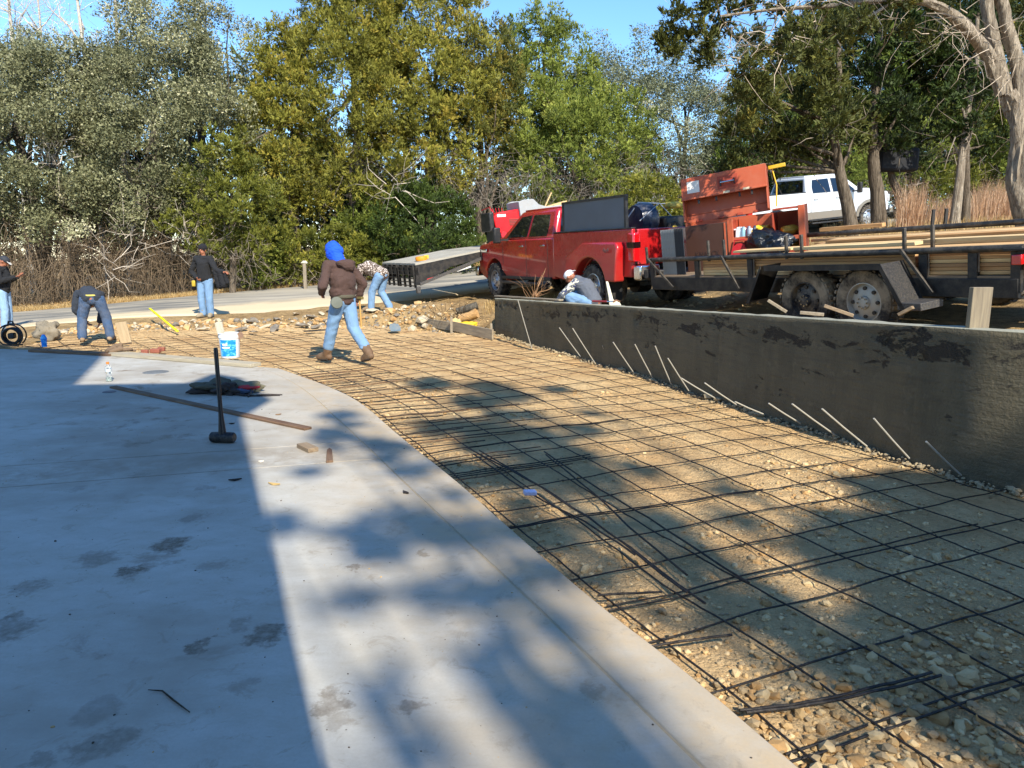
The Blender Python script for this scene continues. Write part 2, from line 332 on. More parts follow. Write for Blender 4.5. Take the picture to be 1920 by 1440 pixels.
# stones: ten shapes, 300 near ones singly, the rest joined
M_ST = []
for i, (a, b_) in enumerate([('#b99a6c', '#d8c199'), ('#a98659', '#cdb48a'), ('#9b8768', '#c4b8a2'), ('#c6ad82', '#e6d9bd')]):
    M_ST.append(M('limestone%d' % i, a, .9, .3, 30, .5, 60, spec=.2))
def stone_arr(seed, sub=1):
    bm = bmesh.new(); bmesh.ops.create_icosphere(bm, subdivisions=sub, radius=1); r = random.Random(seed)
    P = [(Vector((r.gauss(0, 1), r.gauss(0, 1), r.gauss(0, 1))).normalized(), r.uniform(.55, .85)) for _ in range(7)]
    sx, sy, sz = r.uniform(.8, 1.25), r.uniform(.65, 1), r.uniform(.45, .75)
    for vt in bm.verts:
        co = vt.co.copy()
        for nrm, d in P:
            k = co.dot(nrm)
            if k > d: co -= nrm * (k - d)
        vt.co = Vector((co.x * sx, co.y * sy, co.z * sz)) * (1 + r.uniform(-.05, .05))
    bm.verts.ensure_lookup_table(); V = np.array([v_.co[:] for v_ in bm.verts]); Fs = np.array([[v_.index for v_ in f.verts] for f in bm.faces]); bm.free(); return V, Fs
STN = [stone_arr(i) for i in range(8)]; ST_ME = []
for i, (V_, F_) in enumerate(STN):
    me = bpy.data.meshes.new('stone'); me.from_pydata(V_.tolist(), [], F_.tolist()); me.materials.append(M_ST[i % 4]); ST_ME.append(me)
def gravel_density(x, y):
    d = vn(x, y, .9) + .5 * vn(x, y, 2.3); e = np.exp(-seg_dist(x, y, EDGE, False) / .35)
    return ss(d, .05, .45) * .65 + e * .8 + .06 + 1.0 * np.exp(-((x - 2.3) ** 2 + (y - 2.6) ** 2) / 1.2)
cnt = 105000; X = RNG.uniform(-8.5, 4.6, cnt); Y = 1.7 + 15 * RNG.random(cnt) ** 1.7
ok = (sdf(X, Y, BED) < -.03); X = X[ok]; Y = Y[ok]; pr = np.clip(gravel_density(X, Y), 0, 1) * np.clip(9 / (Y + 2), .18, 1); ok = RNG.random(len(X)) < pr; X = X[ok]; Y = Y[ok]
S = np.exp(RNG.normal(math.log(.0100), .48, len(X))); S = np.clip(S, .005, .028) * np.clip(.8 + gravel_density(X, Y) * .35, .8, 1.25)
dist = np.hypot(X, Y); big = np.argsort(-(S / dist) * ((np.abs(X) / Y < .70) & (Y > 1.95)))[:290]; isbig = np.zeros(len(X), bool); isbig[big] = True
Zb = bed_h(X, Y)
for k in big:
    o = bpy.data.objects.new('stone', ST_ME[k % 8]); COL.objects.link(o); o.parent = bed; s_ = float(S[k]) * 1.25
    o.location = (X[k], Y[k], Zb[k] + s_ * .25); o.scale = (s_, s_, s_); o.rotation_euler = (RNG.uniform(-.4, .4), RNG.uniform(-.4, .4), RNG.uniform(0, 6.3))
def scatter_stones(X, Y, Z, S, name, parent, mats=M_ST):
    X, Y, Z, S = map(np.asarray, (X, Y, Z, S)); Vs = []; Fs = []; off = 0; mi = []
    for k in range(8):
        V_, F_ = STN[k] if True else None; ix = np.arange(len(X))[k::8]; m = len(ix)
        if not m: continue
        a = RNG.uniform(0, 6.3, m); tl = RNG.uniform(-.4, .4, m); ca, sa = np.cos(a), np.sin(a); W = V_[None] * S[ix][:, None, None]
        W = np.stack([W[..., 0], W[..., 1] - W[..., 2] * tl[:, None], W[..., 2] + W[..., 1] * tl[:, None]], -1)
        Wx = W[..., 0] * ca[:, None] - W[..., 1] * sa[:, None] + X[ix][:, None]; Wy = W[..., 0] * sa[:, None] + W[..., 1] * ca[:, None] + Y[ix][:, None]; Wz = W[..., 2] + (Z[ix] + S[ix] * .2)[:, None]
        Vs.append(np.stack([Wx, Wy, Wz], -1).reshape(-1, 3)); Fs.append((F_[None] + (np.arange(m) * len(V_))[:, None, None] + off).reshape(-1, 3)); off += m * len(V_); mi.append(np.full(m * len(F_), k % len(mats)))
    o = quick_mesh(name, np.concatenate(Vs), np.concatenate(Fs), None, parent)
    for m_ in mats: o.data.materials.append(m_)
    o.data.polygons.foreach_set('material_index', np.concatenate(mi).astype(np.int32)); o['kind'] = 'stuff'; return o
ns = ~isbig; small = ns & (S < .011); mid = ns & ~small
_full = STN; scatter_stones(X[mid], Y[mid], Zb[mid] - S[mid] * .05, S[mid] * 1.15, 'loose_stones', bed)
STN = [stone_arr(20 + i, 0) if False else stone_arr(20 + i) for i in range(8)]
_ico = []
for i in range(8):
    bm = bmesh.new(); bmesh.ops.create_icosphere(bm, subdivisions=1, radius=1); r = random.Random(i)
    bm.free(); V_ = np.array([(0, 0, .6), (1, 0, 0), (.2, .9, .1), (-.9, .5, -.1), (-.7, -.8, .1), (.5, -.9, -.1), (.1, 0, -.6)]) * (1 + np.array([[r.uniform(-.25, .25)] * 3 for _ in range(7)]))
    _ico.append((V_, np.array([(0, 1, 2), (0, 2, 3), (0, 3, 4), (0, 4, 5), (0, 5, 1), (6, 2, 1), (6, 3, 2), (6, 4, 3), (6, 5, 4), (6, 1, 5)])))
STN = _ico; scatter_stones(X[small], Y[small], Zb[small], S[small] * 1.2, 'fine_gravel', bed); STN = _full
# ---------------------------------------------------------------- concrete slab
def m_slab():
    t = NT('troweled_concrete'); v = t.map(); vst = t.map(scale=(1, .22, 1), rot=(0, 0, .35)); vs2 = t.map(scale=(.18, 1, 1), rot=(0, 0, .15))
    c = t.mix(t.noise(v, .6, 4), lin('#adabA3'.lower()), lin('#bdbbb3'))
    c = t.mix(t.ramp(t.noise(t.map(scale=(.55, 1, 1), rot=(0, 0, .15)), 5, 8, .7), [(.38, 0), (.66, .55)]), c, lin('#9d9585'))
    c = t.mix(t.ramp(t.noise(v, .42, 5, .6), [(.46, 0), (.62, .75)]), c, lin('#8b8172'))
    m1 = t.math('MULTIPLY', t.ramp(t.noise(v, 2.3, 7, .72, .4), [(.56, 0), (.66, 1)]), t.ramp(t.noise(v, .35, 3), [(.42, 0), (.6, 1)]))
    c = t.mix(t.math('MULTIPLY', m1, .95), c, lin('#746450'))
    m2 = t.math('MULTIPLY', t.ramp(t.noise(vs2, 22, 5, .7), [(.66, 0), (.72, 1)]), t.ramp(t.noise(v, 1.1, 3), [(.48, 0), (.62, 1)]))
    c = t.mix(t.math('MULTIPLY', m2, .6), c, lin('#6d6252'))
    c = t.mix(t.ramp(t.vor(v, 9), [(.022, .9), (.04, 0)]), c, lin('#4a4238'))
    # dried mud patches where boots were knocked off
    dv = t.N.new('ShaderNodeTexNoise'); dv.inputs['Scale'].default_value = 9; dv.inputs['Detail'].default_value = 6; dv.inputs['Roughness'].default_value = .7; t.L(v, dv.inputs['Vector'])
    ds = t.N.new('ShaderNodeVectorMath'); ds.operation = 'SCALE'; ds.inputs['Scale'].default_value = .30; t.L(dv.outputs['Color'], ds.inputs[0])
    av = t.N.new('ShaderNodeVectorMath'); av.operation = 'ADD'; t.L(v, av.inputs[0]); t.L(ds.outputs[0], av.inputs[1])
    tot = None
    pts = [(318, 1022, .13, 1), (243, 1070, .085, 1), (500, 1187, .10, .9), (372, 1210, .065, .9), (448, 1168, .06, .45), (400, 1062, .1, .4), (185, 1047, .13, .6), (60, 1100, .1, .55), (20, 1180, .12, .7), (190, 1395, .1, .6), (185, 1335, .1, .4), (15, 1160, .05, .8), (360, 972, .1, .5), (265, 890, .09, .5), (150, 915, .08, .35), (230, 800, .07, .5), (620, 1318, .08, .7), (765, 1322, .07, .7), (640, 1350, .06, .4), (1110, 1292, .06, .6), (460, 1280, .05, .35), (255, 645 + 147, .06, .6), (330, 800, .09, .3), (385, 915, .06, .4), (205, 832, .1, .25), (75, 1430, .06, .5), (660, 1065, .05, .8), (790, 1035, .04, .8), (255, 832, .11, .4), (270, 735, .12, .5)]
    for px, py, r, k in pts:
        p = at(px, py); d = t.N.new('ShaderNodeVectorMath'); d.operation = 'DISTANCE'; t.L(av.outputs[0], d.inputs[0]); d.inputs[1].default_value = (p.x + .15, p.y + .15, p.z + .15)
        f = t.math('MULTIPLY', t.ramp(d.outputs['Value'], [(r * .62, 1), (r, 0)]), k); tot = f if tot is None else t.math('MAXIMUM', tot, f)
    c = t.mix(t.math('MULTIPLY', tot, t.ramp(t.noise(v, 30, 4, .7), [(.3, .4), (.6, .95)])), c, lin('#5a4c3a'))
    # tan dust tracked on towards the gravel
    bz = t.N.new('ShaderNodeSeparateXYZ'); t.L(v, bz.inputs[0]); e = t.math('ADD', t.math('MULTIPLY', bz.outputs[0], 1.0), t.math('MULTIPLY', bz.outputs[1], .42))
    f = t.math('MULTIPLY', t.ramp(t.math('MULTIPLY', t.math('ADD', e, 0.0), .5), [(.2, 0), (.8, .8)]), t.ramp(t.noise(v, 3, 5, .7), [(.3, .2), (.65, 1)]))
    c = t.mix(f, c, lin('#b79f7b'))
    jl = t.math('SUBTRACT', t.math('SUBTRACT', bz.outputs[1], t.math('MULTIPLY', bz.outputs[0], .2945)), 6.28); jm = t.math('MULTIPLY', t.ramp(t.math('ABSOLUTE', jl), [(.15, .75), (.55, 0)]), t.ramp(t.noise(v, 4, 7, .7), [(.4, 0), (.6, 1)]))
    c = t.mix(jm, c, lin('#8b8070')); c = t.mix(t.ramp(t.noise(v, 75, 3, .7), [(.3, .0), (.7, .22)]), c, lin('#8f887b'))
    c = t.mix(t.math('MULTIPLY', t.ramp(t.noise(v, 7, 8, .75, .8), [(.56, 0), (.64, 1)]), .45), c, lin('#8d8270'))
    r = t.math('ADD', t.math('MULTIPLY', t.noise(v, 3, 4), .25), .55)
    b = t.bump(t.noise(v, 60, 4, .6), .15, .003); b = t.bump(t.noise(v, 2.5, 3), .2, .005, b)
    return t.done(c, r, b, spec=.35)
M_SLAB = m_slab()
slab = empty('concrete_slab', (0, 0, 0)); slab['kind'] = 'structure'
def panel(poly, z0, z1, mat, name='slab_panel', gap=.006, bev=.002):
    # shrink the outline slightly so that panels meet in a real open groove
    P = [Vector((x, y)) for x, y in poly]; n = len(P); area = sum(P[i].x * P[(i + 1) % n].y - P[(i + 1) % n].x * P[i].y for i in range(n))
    if area < 0: P.reverse()
    Q = []
    for i in range(n):
        a = (P[i] - P[i - 1]).normalized(); b_ = (P[(i + 1) % n] - P[i]).normalized(); n1 = Vector((-a.y, a.x)); n2 = Vector((-b_.y, b_.x)); m_ = (n1 + n2)
        m_ = m_.normalized() * gap / max(.3, m_.normalized().dot(n1)) if m_.length > 1e-6 else n1 * gap
        Q.append(P[i] + m_)
    return MB().prism([(q.x, q.y) for q in Q], z0, z1, lambda p, q, t_: (p, q, t_)).build(name, mat, slab, bevel=bev, seg=2)
def cut_index(curve, y): return min(range(len(curve)), key=lambda i: abs(curve[i][1] - y))
def cross_y(x0): return None
cuts_x = -20.0
c1 = cut_index(JOINT, 5.75); c2 = cut_index(JOINT, 6.15)
sl = lambda j, dy=.33: (-20.0, JOINT[j][1] - (JOINT[j][0] + 20.0) * .31 * .95)
far_pts = [(-3.85, 10.84), (-5.56, 11.57), (-8.07, 12.35), (-12, 13.3), (-20, 15.0)]
ya = JOINT[c1][1] - .2945 * (JOINT[c1][0] + 20); yb = JOINT[c2][1] - .2945 * (JOINT[c2][0] + 20)
panel(JOINT[:c1 + 1] + [(-20, ya), (-20, -.8)], -.13, 0, M_SLAB, gap=.007)
panel(JOINT[c1:c2 + 1] + [(-20, yb), (-20, ya)], -.13, 0, M_SLAB, gap=.007)
panel(JOINT[c2:] + far_pts + [(-20, yb)], -.13, 0, M_SLAB, gap=.007)
for a, b_ in ((0, len(JOINT) - 1),):
    ea = min(range(len(EDGE)), key=lambda i: (EDGE[i][0] - JOINT[a][0] - .3) ** 2 + (EDGE[i][1] - JOINT[a][1] - .1) ** 2) if a else 0
    eb = min(range(len(EDGE)), key=lambda i: (EDGE[i][0] - JOINT[b_][0] - .3) ** 2 + (EDGE[i][1] - JOINT[b_][1] - .1) ** 2) if b_ < len(JOINT) - 1 else len(EDGE) - 1
    panel(JOINT[a:b_ + 1] + EDGE[ea:eb + 1][::-1], -.13, -.001, M_SLAB, gap=.007, bev=.006)
jv = MB(); jw = .02
jv.prism([(x - jw, y) for x, y in JOINT] + [(x + jw, y) for x, y in JOINT[::-1]], -.05, -.006, lambda p, q, t_: (p, q, t_))
jv.build('joint_filler', M('joint_sand', '#a8977a', .95, .3, 30), slab)
for j, y_ in ((c1, ya), (c2, yb)):
    MB().bar((JOINT[j][0] - .05, JOINT[j][1] - .015, -.035), (-19.9, y_, -.035), .05, .045).build('joint_filler', M('shaded_joint_dirt', '#3d362b', .95, .3, 30), slab)  # dirt filler, coloured dark to carry the groove's shade
# ---------------------------------------------------------------- retaining wall
def wall_top(px): return 560 + (px - 927) * 65 / 993.0
WB = resample(WBASE, 420); tops = []
for x, y in WB:
    px = 960 + FPX * x / (y * math.cos(PITCH) + 1.0 * math.sin(PITCH)); px = min(px, 2100)
    r = ray(px, wall_top(px)); tops.append(EYE + r.z * (y / r.y))
tops = np.array(tops); k = np.argmax(WB[:, 1] < 4.6); tops[k:] = tops[k] + (WB[k:, 1] * 0); tops = np.convolve(np.pad(tops, 8, mode='edge'), np.ones(17) / 17, 'valid')
t = NT('fresh_form_concrete'); v = t.map(); vh = t.map(scale=(.3, .3, 3.0))
c = t.mix(t.ramp(t.noise(v, 2.2, 6, .6), [(.3, 0), (.7, 1)]), lin('#4c4737'), lin('#615a48'))
c = t.mix(t.ramp(t.noise(t.map(scale=(2, 2, .25)), 3, 5, .6), [(.4, 0), (.7, .5)]), c, lin('#6c6149'))
c = t.mix(t.ramp(t.noise(vh, 8, 5, .6), [(.5, 0), (.75, .5)]), c, lin('#443d30'))
a = t.N.new('ShaderNodeAttribute'); a.attribute_name = 'tint'; hc = t.ramp(t.math('ADD', t.noise(t.map(scale=(1, 1, 2.2)), 2.6, 9, .74, .5), t.math('MULTIPLY', a.outputs['Fac'], .115)), [(.625, 0), (.66, 1)]); hf = t.math('MULTIPLY', hc, t.ramp(t.noise(v, 70, 3, .7), [(.38, .45), (.55, 1)]))
c = t.mix(hf, c, lin('#37322a')); c = t.mix(t.ramp(t.noise(v, 9, 6, .7), [(.56, 0), (.7, .5)]), c, lin('#736a56'))
gm = t.N.new('ShaderNodeNewGeometry'); sp = t.N.new('ShaderNodeSeparateXYZ'); t.L(gm.outputs['Normal'], sp.inputs[0])
M_WALL = t.done(c, .7, t.bump(t.math('SUBTRACT', 1.0, hf), 1.0, .03, t.bump(t.noise(v, 40, 6, .65), .9, .02, t.bump(t.noise(vh, 10, 4), .5, .03))), spec=.4)
M_WTOP = M('screeded_concrete_top', '#8f8d7c', .85, .2, 8, .5, 40)
wall = empty('retaining_wall', (0, 0, 0), label='long low dark concrete retaining wall, still green, between gravel bed and trailer', cat='wall')
JX = [1341, 1712]; sect = [0]
for px in JX: sect.append(min(range(420), key=lambda i: abs(960 + FPX * WB[i, 0] / WB[i, 1] / 1.02 - px)))
sect.append(419); NZ = 26; TH = .2
for a_, b_ in zip(sect[:-1], sect[1:]):
    P = WB[a_:b_ + 1]; T = tops[a_:b_ + 1]; m_ = len(P); tg = np.gradient(WB, axis=0)[a_:b_ + 1]; tg /= np.linalg.norm(tg, axis=1)[:, None]; nr = np.stack([tg[:, 1], -tg[:, 0]], 1)
    sarc = np.concatenate([[0], np.cumsum(np.hypot(*np.diff(WB, axis=0).T))])[a_:b_ + 1]
    u = np.linspace(0, 1, NZ); Z = -.3 + (T[:, None] + .3) * u; S2 = np.broadcast_to(sarc[:, None], Z.shape)
    frac = (Z) / np.maximum(T[:, None], .1); band = np.exp(-((frac - .80 + .10 * vn(S2, S2 * 0, .9)) / .12) ** 2)
    pat = ss(vn(S2, Z * 1.8 + 5, 1.1) + .6 * vn(S2, Z + 3, 4) + .75 * vn(S2, Z * 1.3, 11), .20, .30) * ss(band, .25, .6)
    dep = pat * (.016 + .04 * np.abs(vn(S2, Z, 26))) + vn(S2, Z, 1.2) * .008 + .004 * vn(S2, Z, 9)
    dep[0] = dep[-1] = .01
    hit = np.array([-1, 0, 0])
    # face towards the gravel: its outward normal points to -nr or +nr
    sgn = 1 if (nr[0] @ np.array([-1, -.3])) > 0 else -1; N2 = nr * sgn
    Fv = np.stack([P[:, 0:1] - N2[:, 0:1] * dep, P[:, 1:2] - N2[:, 1:2] * dep, Z], -1)
    topf = np.stack([np.repeat(P[:, 0:1], 5, 1) - N2[:, 0:1] * np.linspace(.012, TH, 5), np.repeat(P[:, 1:2], 5, 1) - N2[:, 1:2] * np.linspace(.012, TH, 5), T[:, None] + .004 + .012 * vn(S2[:, :5], np.linspace(0, 1, 5)[None] * np.ones((m_, 1)), 6)], -1)
    back = np.stack([P[:, 0] - N2[:, 0] * TH, P[:, 1] - N2[:, 1] * TH, np.full(m_, -.3)], -1)[:, None]
    G = np.concatenate([Fv, topf, back], 1); R_, C_ = G.shape[:2]; I = np.arange(R_ * C_).reshape(R_, C_)
    Fq = np.stack([I[:-1, :-1], I[:-1, 1:], I[1:, 1:], I[1:, :-1]], -1).reshape(-1, 4)
    at_ = np.zeros((R_, C_)); at_[:, :NZ] = band
    o = quick_mesh('wall_panel', G.reshape(-1, 3), Fq, M_WALL, wall, smooth=True, attr=at_.ravel()); o.data.materials.append(M_WTOP)
    mi = np.zeros((R_ - 1, C_ - 1), int); mi[:, NZ - 1:NZ + 4] = 1; o.data.polygons.foreach_set('material_index', mi.ravel().astype(np.int32))
    for e in (0, -1):      # end caps
        q = [G[e, 0], G[e, NZ - 1], G[e, -2], G[e, -1]]; MB().add([Vector(map(float, p)) for p in q], [(0, 1, 2, 3)]).build('end_face', M_WALL, o)
# ragged spill of mortar along the foot of the wall
idx = RNG.integers(0, 380, 2000); off = np.abs(RNG.normal(0, .035, 2000)) + .01; tgf = np.gradient(WB, axis=0); tgf /= np.linalg.norm(tgf, axis=1)[:, None]; NF = np.stack([tgf[:, 1], -tgf[:, 0]], 1); NF *= np.sign(NF[0] @ np.array([-1, -.3]))
M_SPILL = M('mortar_spill', '#9c8c6f', .95, .35, 20)
sx_ = WB[idx, 0] + NF[idx, 0] * off; sy_ = WB[idx, 1] + NF[idx, 1] * off
scatter_stones(sx_, sy_, bed_h(sx_, sy_) + .06 * RNG.random(2000) * np.exp(-off / .05), np.exp(RNG.normal(math.log(.013), .5, 2000)), 'mortar_spill', wall, [M_SPILL] * 4)
# dowels of pale fibreglass standing out of the wall foot
M_DOW = M('pale_dowel', '#a39f94', .5, .15, 30, .3, 80)
dow = [((974, 562), (999, 645)), ((1052, 614), (1090, 662)), ((1077, 615), (1116, 672)), ((1133, 648), (1143, 671)), ((1153, 641), (1190, 692)), ((1194, 645), (1226, 702)), ((1232, 648), (1261, 713)), ((1256, 671), (1293, 725)), ((1281, 708), (1340, 739)), ((1325, 717), (1382, 752)), ((1382, 752), (1432, 770)), ((1445, 755), (1502, 787)), ((1489, 756), (1565, 807)), ((1545, 765), (1625, 828)), ((1642, 783), (1705, 850)), ((1740, 826), (1802, 882))]
for (tx, ty), (bx_, by_) in dow:
    b0 = at(bx_, by_ + 4, -.03); c0 = aty(tx, ty, b0.y - .14); b0 += Vector((-.03, -.03, 0)); c0 += Vector((-.03, -.03, 0))
    MB().tube([b0 + (b0 - c0) * .05, (b0 + c0) / 2 + Vector((0, 0, -.004)), c0], .0072, 8).build('dowel', M_DOW, wall, smooth=40)
# ================================================================== rebar mat
M_REB = M('rusty_black_rebar', '#232020', .55, .5, 60, .4, 200, metal=.5, dust=.12)
M_REB2 = M('brown_rebar', '#5f4128', .75, .35, 60, .4, 200, metal=.3, dust=.3)
mat_root = empty('rebar_mat', (0, 0, 0), label='tied grid of thin black reinforcing bars laid over the tan gravel bed', cat='rebar')
base = [(1.75, .1), (1.3, 1.2), (.91, 2.1), (.67, 2.68), (.4, 3.21), (-.04, 4.24), (-.39, 5.1), (-.99, 6.39), (-1.67, 8.01), (-2.28, 9.0), (-3.0, 10.1), (-4.1, 11.6), (-5.9, 14.0), (-8.5, 17.3), (-11, 20.5)]
BASE = resample(chaikin(base, 3), 300); tgb = np.gradient(BASE, axis=0); tgb /= np.linalg.norm(tgb, axis=1)[:, None]; NB = np.stack([tgb[:, 1], -tgb[:, 0]], 1)
def rb_z(x, y, lift=.035): return bed_h(x, y) * .35 - .062 + lift
def rebar(xy, r=.0048, lift=.03, parent=mat_root, mat=M_REB, name='rebar', nj=6):
    xy = np.asarray(xy); z = rb_z(xy[:, 0], xy[:, 1], lift) + .012 * vn(xy[:, 0], xy[:, 1], 2.5); _s = RNG.uniform(0, 99); xy = xy + .022 * np.stack([vn(xy[:, 0], xy[:, 1] + _s, .9), vn(xy[:, 0] + _s, xy[:, 1], .9)], 1)
    return MB().tube([(float(a), float(b), float(c)) for (a, b), c in zip(xy, z)], r, nj).build(name, mat, parent, smooth=60)
def runs(xy, okm, mn=5):
    out = []; cur = []
    for p, k_ in zip(xy, okm):
        if k_: cur.append(p)
        elif cur:
            if len(cur) >= mn: out.append(np.array(cur))
            cur = []
    if len(cur) >= mn: out.append(np.array(cur))
    return out
ties = []
longs = []
for kk in range(-9, 11):
    d = .12 + .372 * kk; c_ = BASE + NB * (d + .02 * vn(BASE[:, 0], BASE[:, 1] + kk * 9, .5)[:, None]); longs.append(c_)
    okm = (sdf(c_[:, 0], c_[:, 1], BED) < -.07) & (c_[:, 1] > 1.2)
    for seg in runs(c_, okm, 10):
        if kk in (2, 5) and len(seg) > 60:     # lapped bars
            h = len(seg) // 2; rebar(seg[:h + 14]); rebar(seg[h - 14:] + np.array([.014, .012]))
        else: rebar(seg)
for kk in range(0, 62):
    s = kk * .385 / 24.0
    i = int(s * 299 * 24.0 / (np.hypot(*np.diff(BASE, axis=0).T).sum())); 
    if i >= 300: break
    far = ss(np.array([BASE[i, 1]]), 9.5, 13)[0]; n_ = NB[i] * (1 - far * .35) + np.array([.93, .36]) * far * .35; n_ /= np.linalg.norm(n_)
    u = np.linspace(-5.5, 5.5, 90)[:, None]; bow = .05 * np.sin(kk * 1.7); c_ = BASE[i] + n_ * u + NB[i][::-1] * np.array([1, -1]) * bow * (u / 3) ** 2 + np.array([0, 1]) * .03 * vn(u, u * 0 + kk * 3.3, .6)
    okm = (sdf(c_[:, 0], c_[:, 1], BED) < -.02) & (c_[:, 1] > 1.3)
    for seg in runs(c_, okm, 6):
        rebar(seg, lift=.026 if kk % 2 else .027, mat=M_REB if BASE[i, 1] < 8.2 else M_REB2)
        if kk % 3 == 0 and len(seg) > 28 and BASE[i, 1] < 9: q = seg[:11 + kk % 5 * 3] + np.array([.0, .055]) * (1 + .3 * np.sin(kk)); rebar(q, lift=.02)
for kk in range(44):          # closer short bars along the curved slab edge
    s = 2.6 + kk * .2; i = int(s * 299 / (np.hypot(*np.diff(BASE, axis=0).T).sum())); n_ = NB[i]; L_ = 1.0 + .35 * math.sin(kk * 2.1)
    if BASE[i, 1] < 5.2 or BASE[i, 1] > 11: continue
    u = np.linspace(-.1, L_, 14)[:, None]; c_ = BASE[i] + n_ * u + np.array([.0, .09]); okm = sdf(c_[:, 0], c_[:, 1], BED) < -.02
    for seg in runs(c_, okm, 5): rebar(seg, r=.0055, lift=.03, mat=M_REB2 if kk % 3 == 0 else M_REB)
# loose bars lying on the mat
def loose(px, label, group=None, r=.006, lift=.055, n=14):
    P = [at(a, b, -.03) for a, b in px]; xy = resample([(p.x, p.y) for p in P], n); o = rebar(xy, r, lift, None, name='loose_rebar'); return tag(o, label, 'rebar', group)
G_ = 'loose bars lying across the rebar grid'
loose([(875, 838), (1010, 905), (1200, 1035), (1322, 1127)], 'long loose black bar along the left, upper one of the close pair near the slab', G_)
loose([(900, 842), (1030, 915), (1165, 1010), (1290, 1105)], 'long loose black bar lying just right of its twin near the slab edge', G_)
loose([(890, 850), (1000, 920), (1120, 990), (1190, 1035)], 'shorter loose bar beside the close pair of long bars near the slab edge', G_)
loose([(1020, 845), (1110, 905), (1215, 965), (1405, 1090)], 'long loose bar angling down to the right from the middle of the grid', G_)
loose([(1022, 850), (1120, 925), (1190, 990), (1290, 1072)], 'loose bar crossing under another one in the middle of the grid', G_)
loose([(1400, 1334), (1500, 1322), (1680, 1283), (1760, 1262)], 'grey bar lying lengthwise on a crossbar near the bottom right corner', G_, r=.006)
loose([(1385, 1328), (1500, 1315), (1670, 1279), (1750, 1259)], 'dark bar tight behind the grey one near the bottom right corner', G_, r=.006)
loose([(1225, 1208), (1300, 1196), (1376, 1187)], 'short bar end lying on pale gravel next to the slab edge', G_)
loose([(1120, 1113), (1180, 1107), (1240, 1101)], 'short bar end near the slab, above the other short one', G_)
# ================================================================== vegetation
def tris_from(Cn, D, L, Wd, seed):
    """leaf triangles: centre, long axis, length, width"""
    r = np.random.default_rng(seed); n = len(Cn); D = D / (np.linalg.norm(D, axis=1)[:, None] + 1e-9)
    R_ = r.normal(size=(n, 3)); S_ = np.cross(D, R_); S_ /= np.linalg.norm(S_, axis=1)[:, None] + 1e-9
    A_ = Cn - S_ * Wd[:, None] - D * L[:, None] * .5; B_ = Cn + S_ * Wd[:, None] - D * L[:, None] * .35; T_ = Cn + D * L[:, None] * .6
    return np.stack([A_, B_, T_], 1).reshape(-1, 3)
def clump_field(centres, radii, per, kind, seed, tint0=.5):
    r = np.random.default_rng(seed); V = []; A_ = []
    m = len(centres); per_ = np.maximum((per * (radii / radii.mean()) ** 2).astype(int), 8); idx = np.repeat(np.arange(m), per_); n = len(idx)
    d = r.normal(size=(n, 3)); d /= np.linalg.norm(d, axis=1)[:, None]
    ct = np.clip(tint0 + r.normal(0, .17, m), 0, 1)[idx]
    if kind == 'cedar':
        up = np.array([0, 0, 1.0]); rr = radii[idx] * r.uniform(.25, 1.0, n) ** .6
        # plume-like tufts: sub-tufts per clump
        nt_ = 16; tuft = r.normal(size=(m, nt_, 3)); tuft[..., 2] += .35; tuft /= np.linalg.norm(tuft, axis=2)[..., None]; k_ = r.integers(0, nt_, n)
        td = tuft[idx, k_]; u = r.random(n) ** .7; P_ = centres[idx] + td * (radii[idx] * (.25 + .85 * u))[:, None] + d * (radii[idx] * .22 * (1.15 - u * .75))[:, None]
        D_ = td * .9 + up * .5 + d * .75; L_ = .066 * np.exp(r.normal(0, .40, n)); W_ = L_ * r.uniform(.17, .32, n)
        A = np.clip(ct + (u - .5) * .35 + r.normal(0, .09, n), 0, 1)
    elif kind == 'oak':
        P_ = centres[idx] + d * (radii[idx] * r.uniform(.15, 1.05, n) ** .7)[:, None] * np.array([1, 1, .75]); D_ = d * .6 + r.normal(size=(n, 3)) * .8; L_ = .058 * np.exp(r.normal(0, .35, n)); W_ = L_ * r.uniform(.3, .5, n)
        A = np.clip(ct + r.normal(0, .2, n), 0, 1)
    V = tris_from(P_, D_, L_, W_, seed + 1)
    return V, np.repeat(A, 3)
def crown_centres(c, rad3, spacing, seed, front=True, bot=-.6, shape='round', jit=.22):
    r = np.random.default_rng(seed); a, b, h = rad3; n = int(4 * PI * ((a * h) ** 1.6 / 3 + (b * h) ** 1.6 / 3 + (a * b) ** 1.6 / 3) ** (1 / 1.6) / spacing ** 2 * 1.15)
    d = r.normal(size=(n * 2, 3)); d /= np.linalg.norm(d, axis=1)[:, None]; lo = 1 + .9 * jit * 2 * np.array([mnoise.noise(Vector(map(float, x)) * 1.9 + Vector((seed * 3.1, 0, 0))) for x in d])
    lay = r.choice([1.0, .8, .55], len(d), p=[.62, .26, .12]) * r.uniform(.92, 1.07, len(d)); P_ = d * (lo * lay)[:, None]
    if shape == 'cone': k_ = 1.12 - .42 * np.clip(P_[:, 2] + .2, 0, 1.2); P_[:, 0] *= k_; P_[:, 1] *= k_
    keep = P_[:, 2] > bot
    if front: keep &= P_[:, 1] < .38
    P_ = P_[keep][:n]; return P_ * np.array(rad3) + np.array(c)
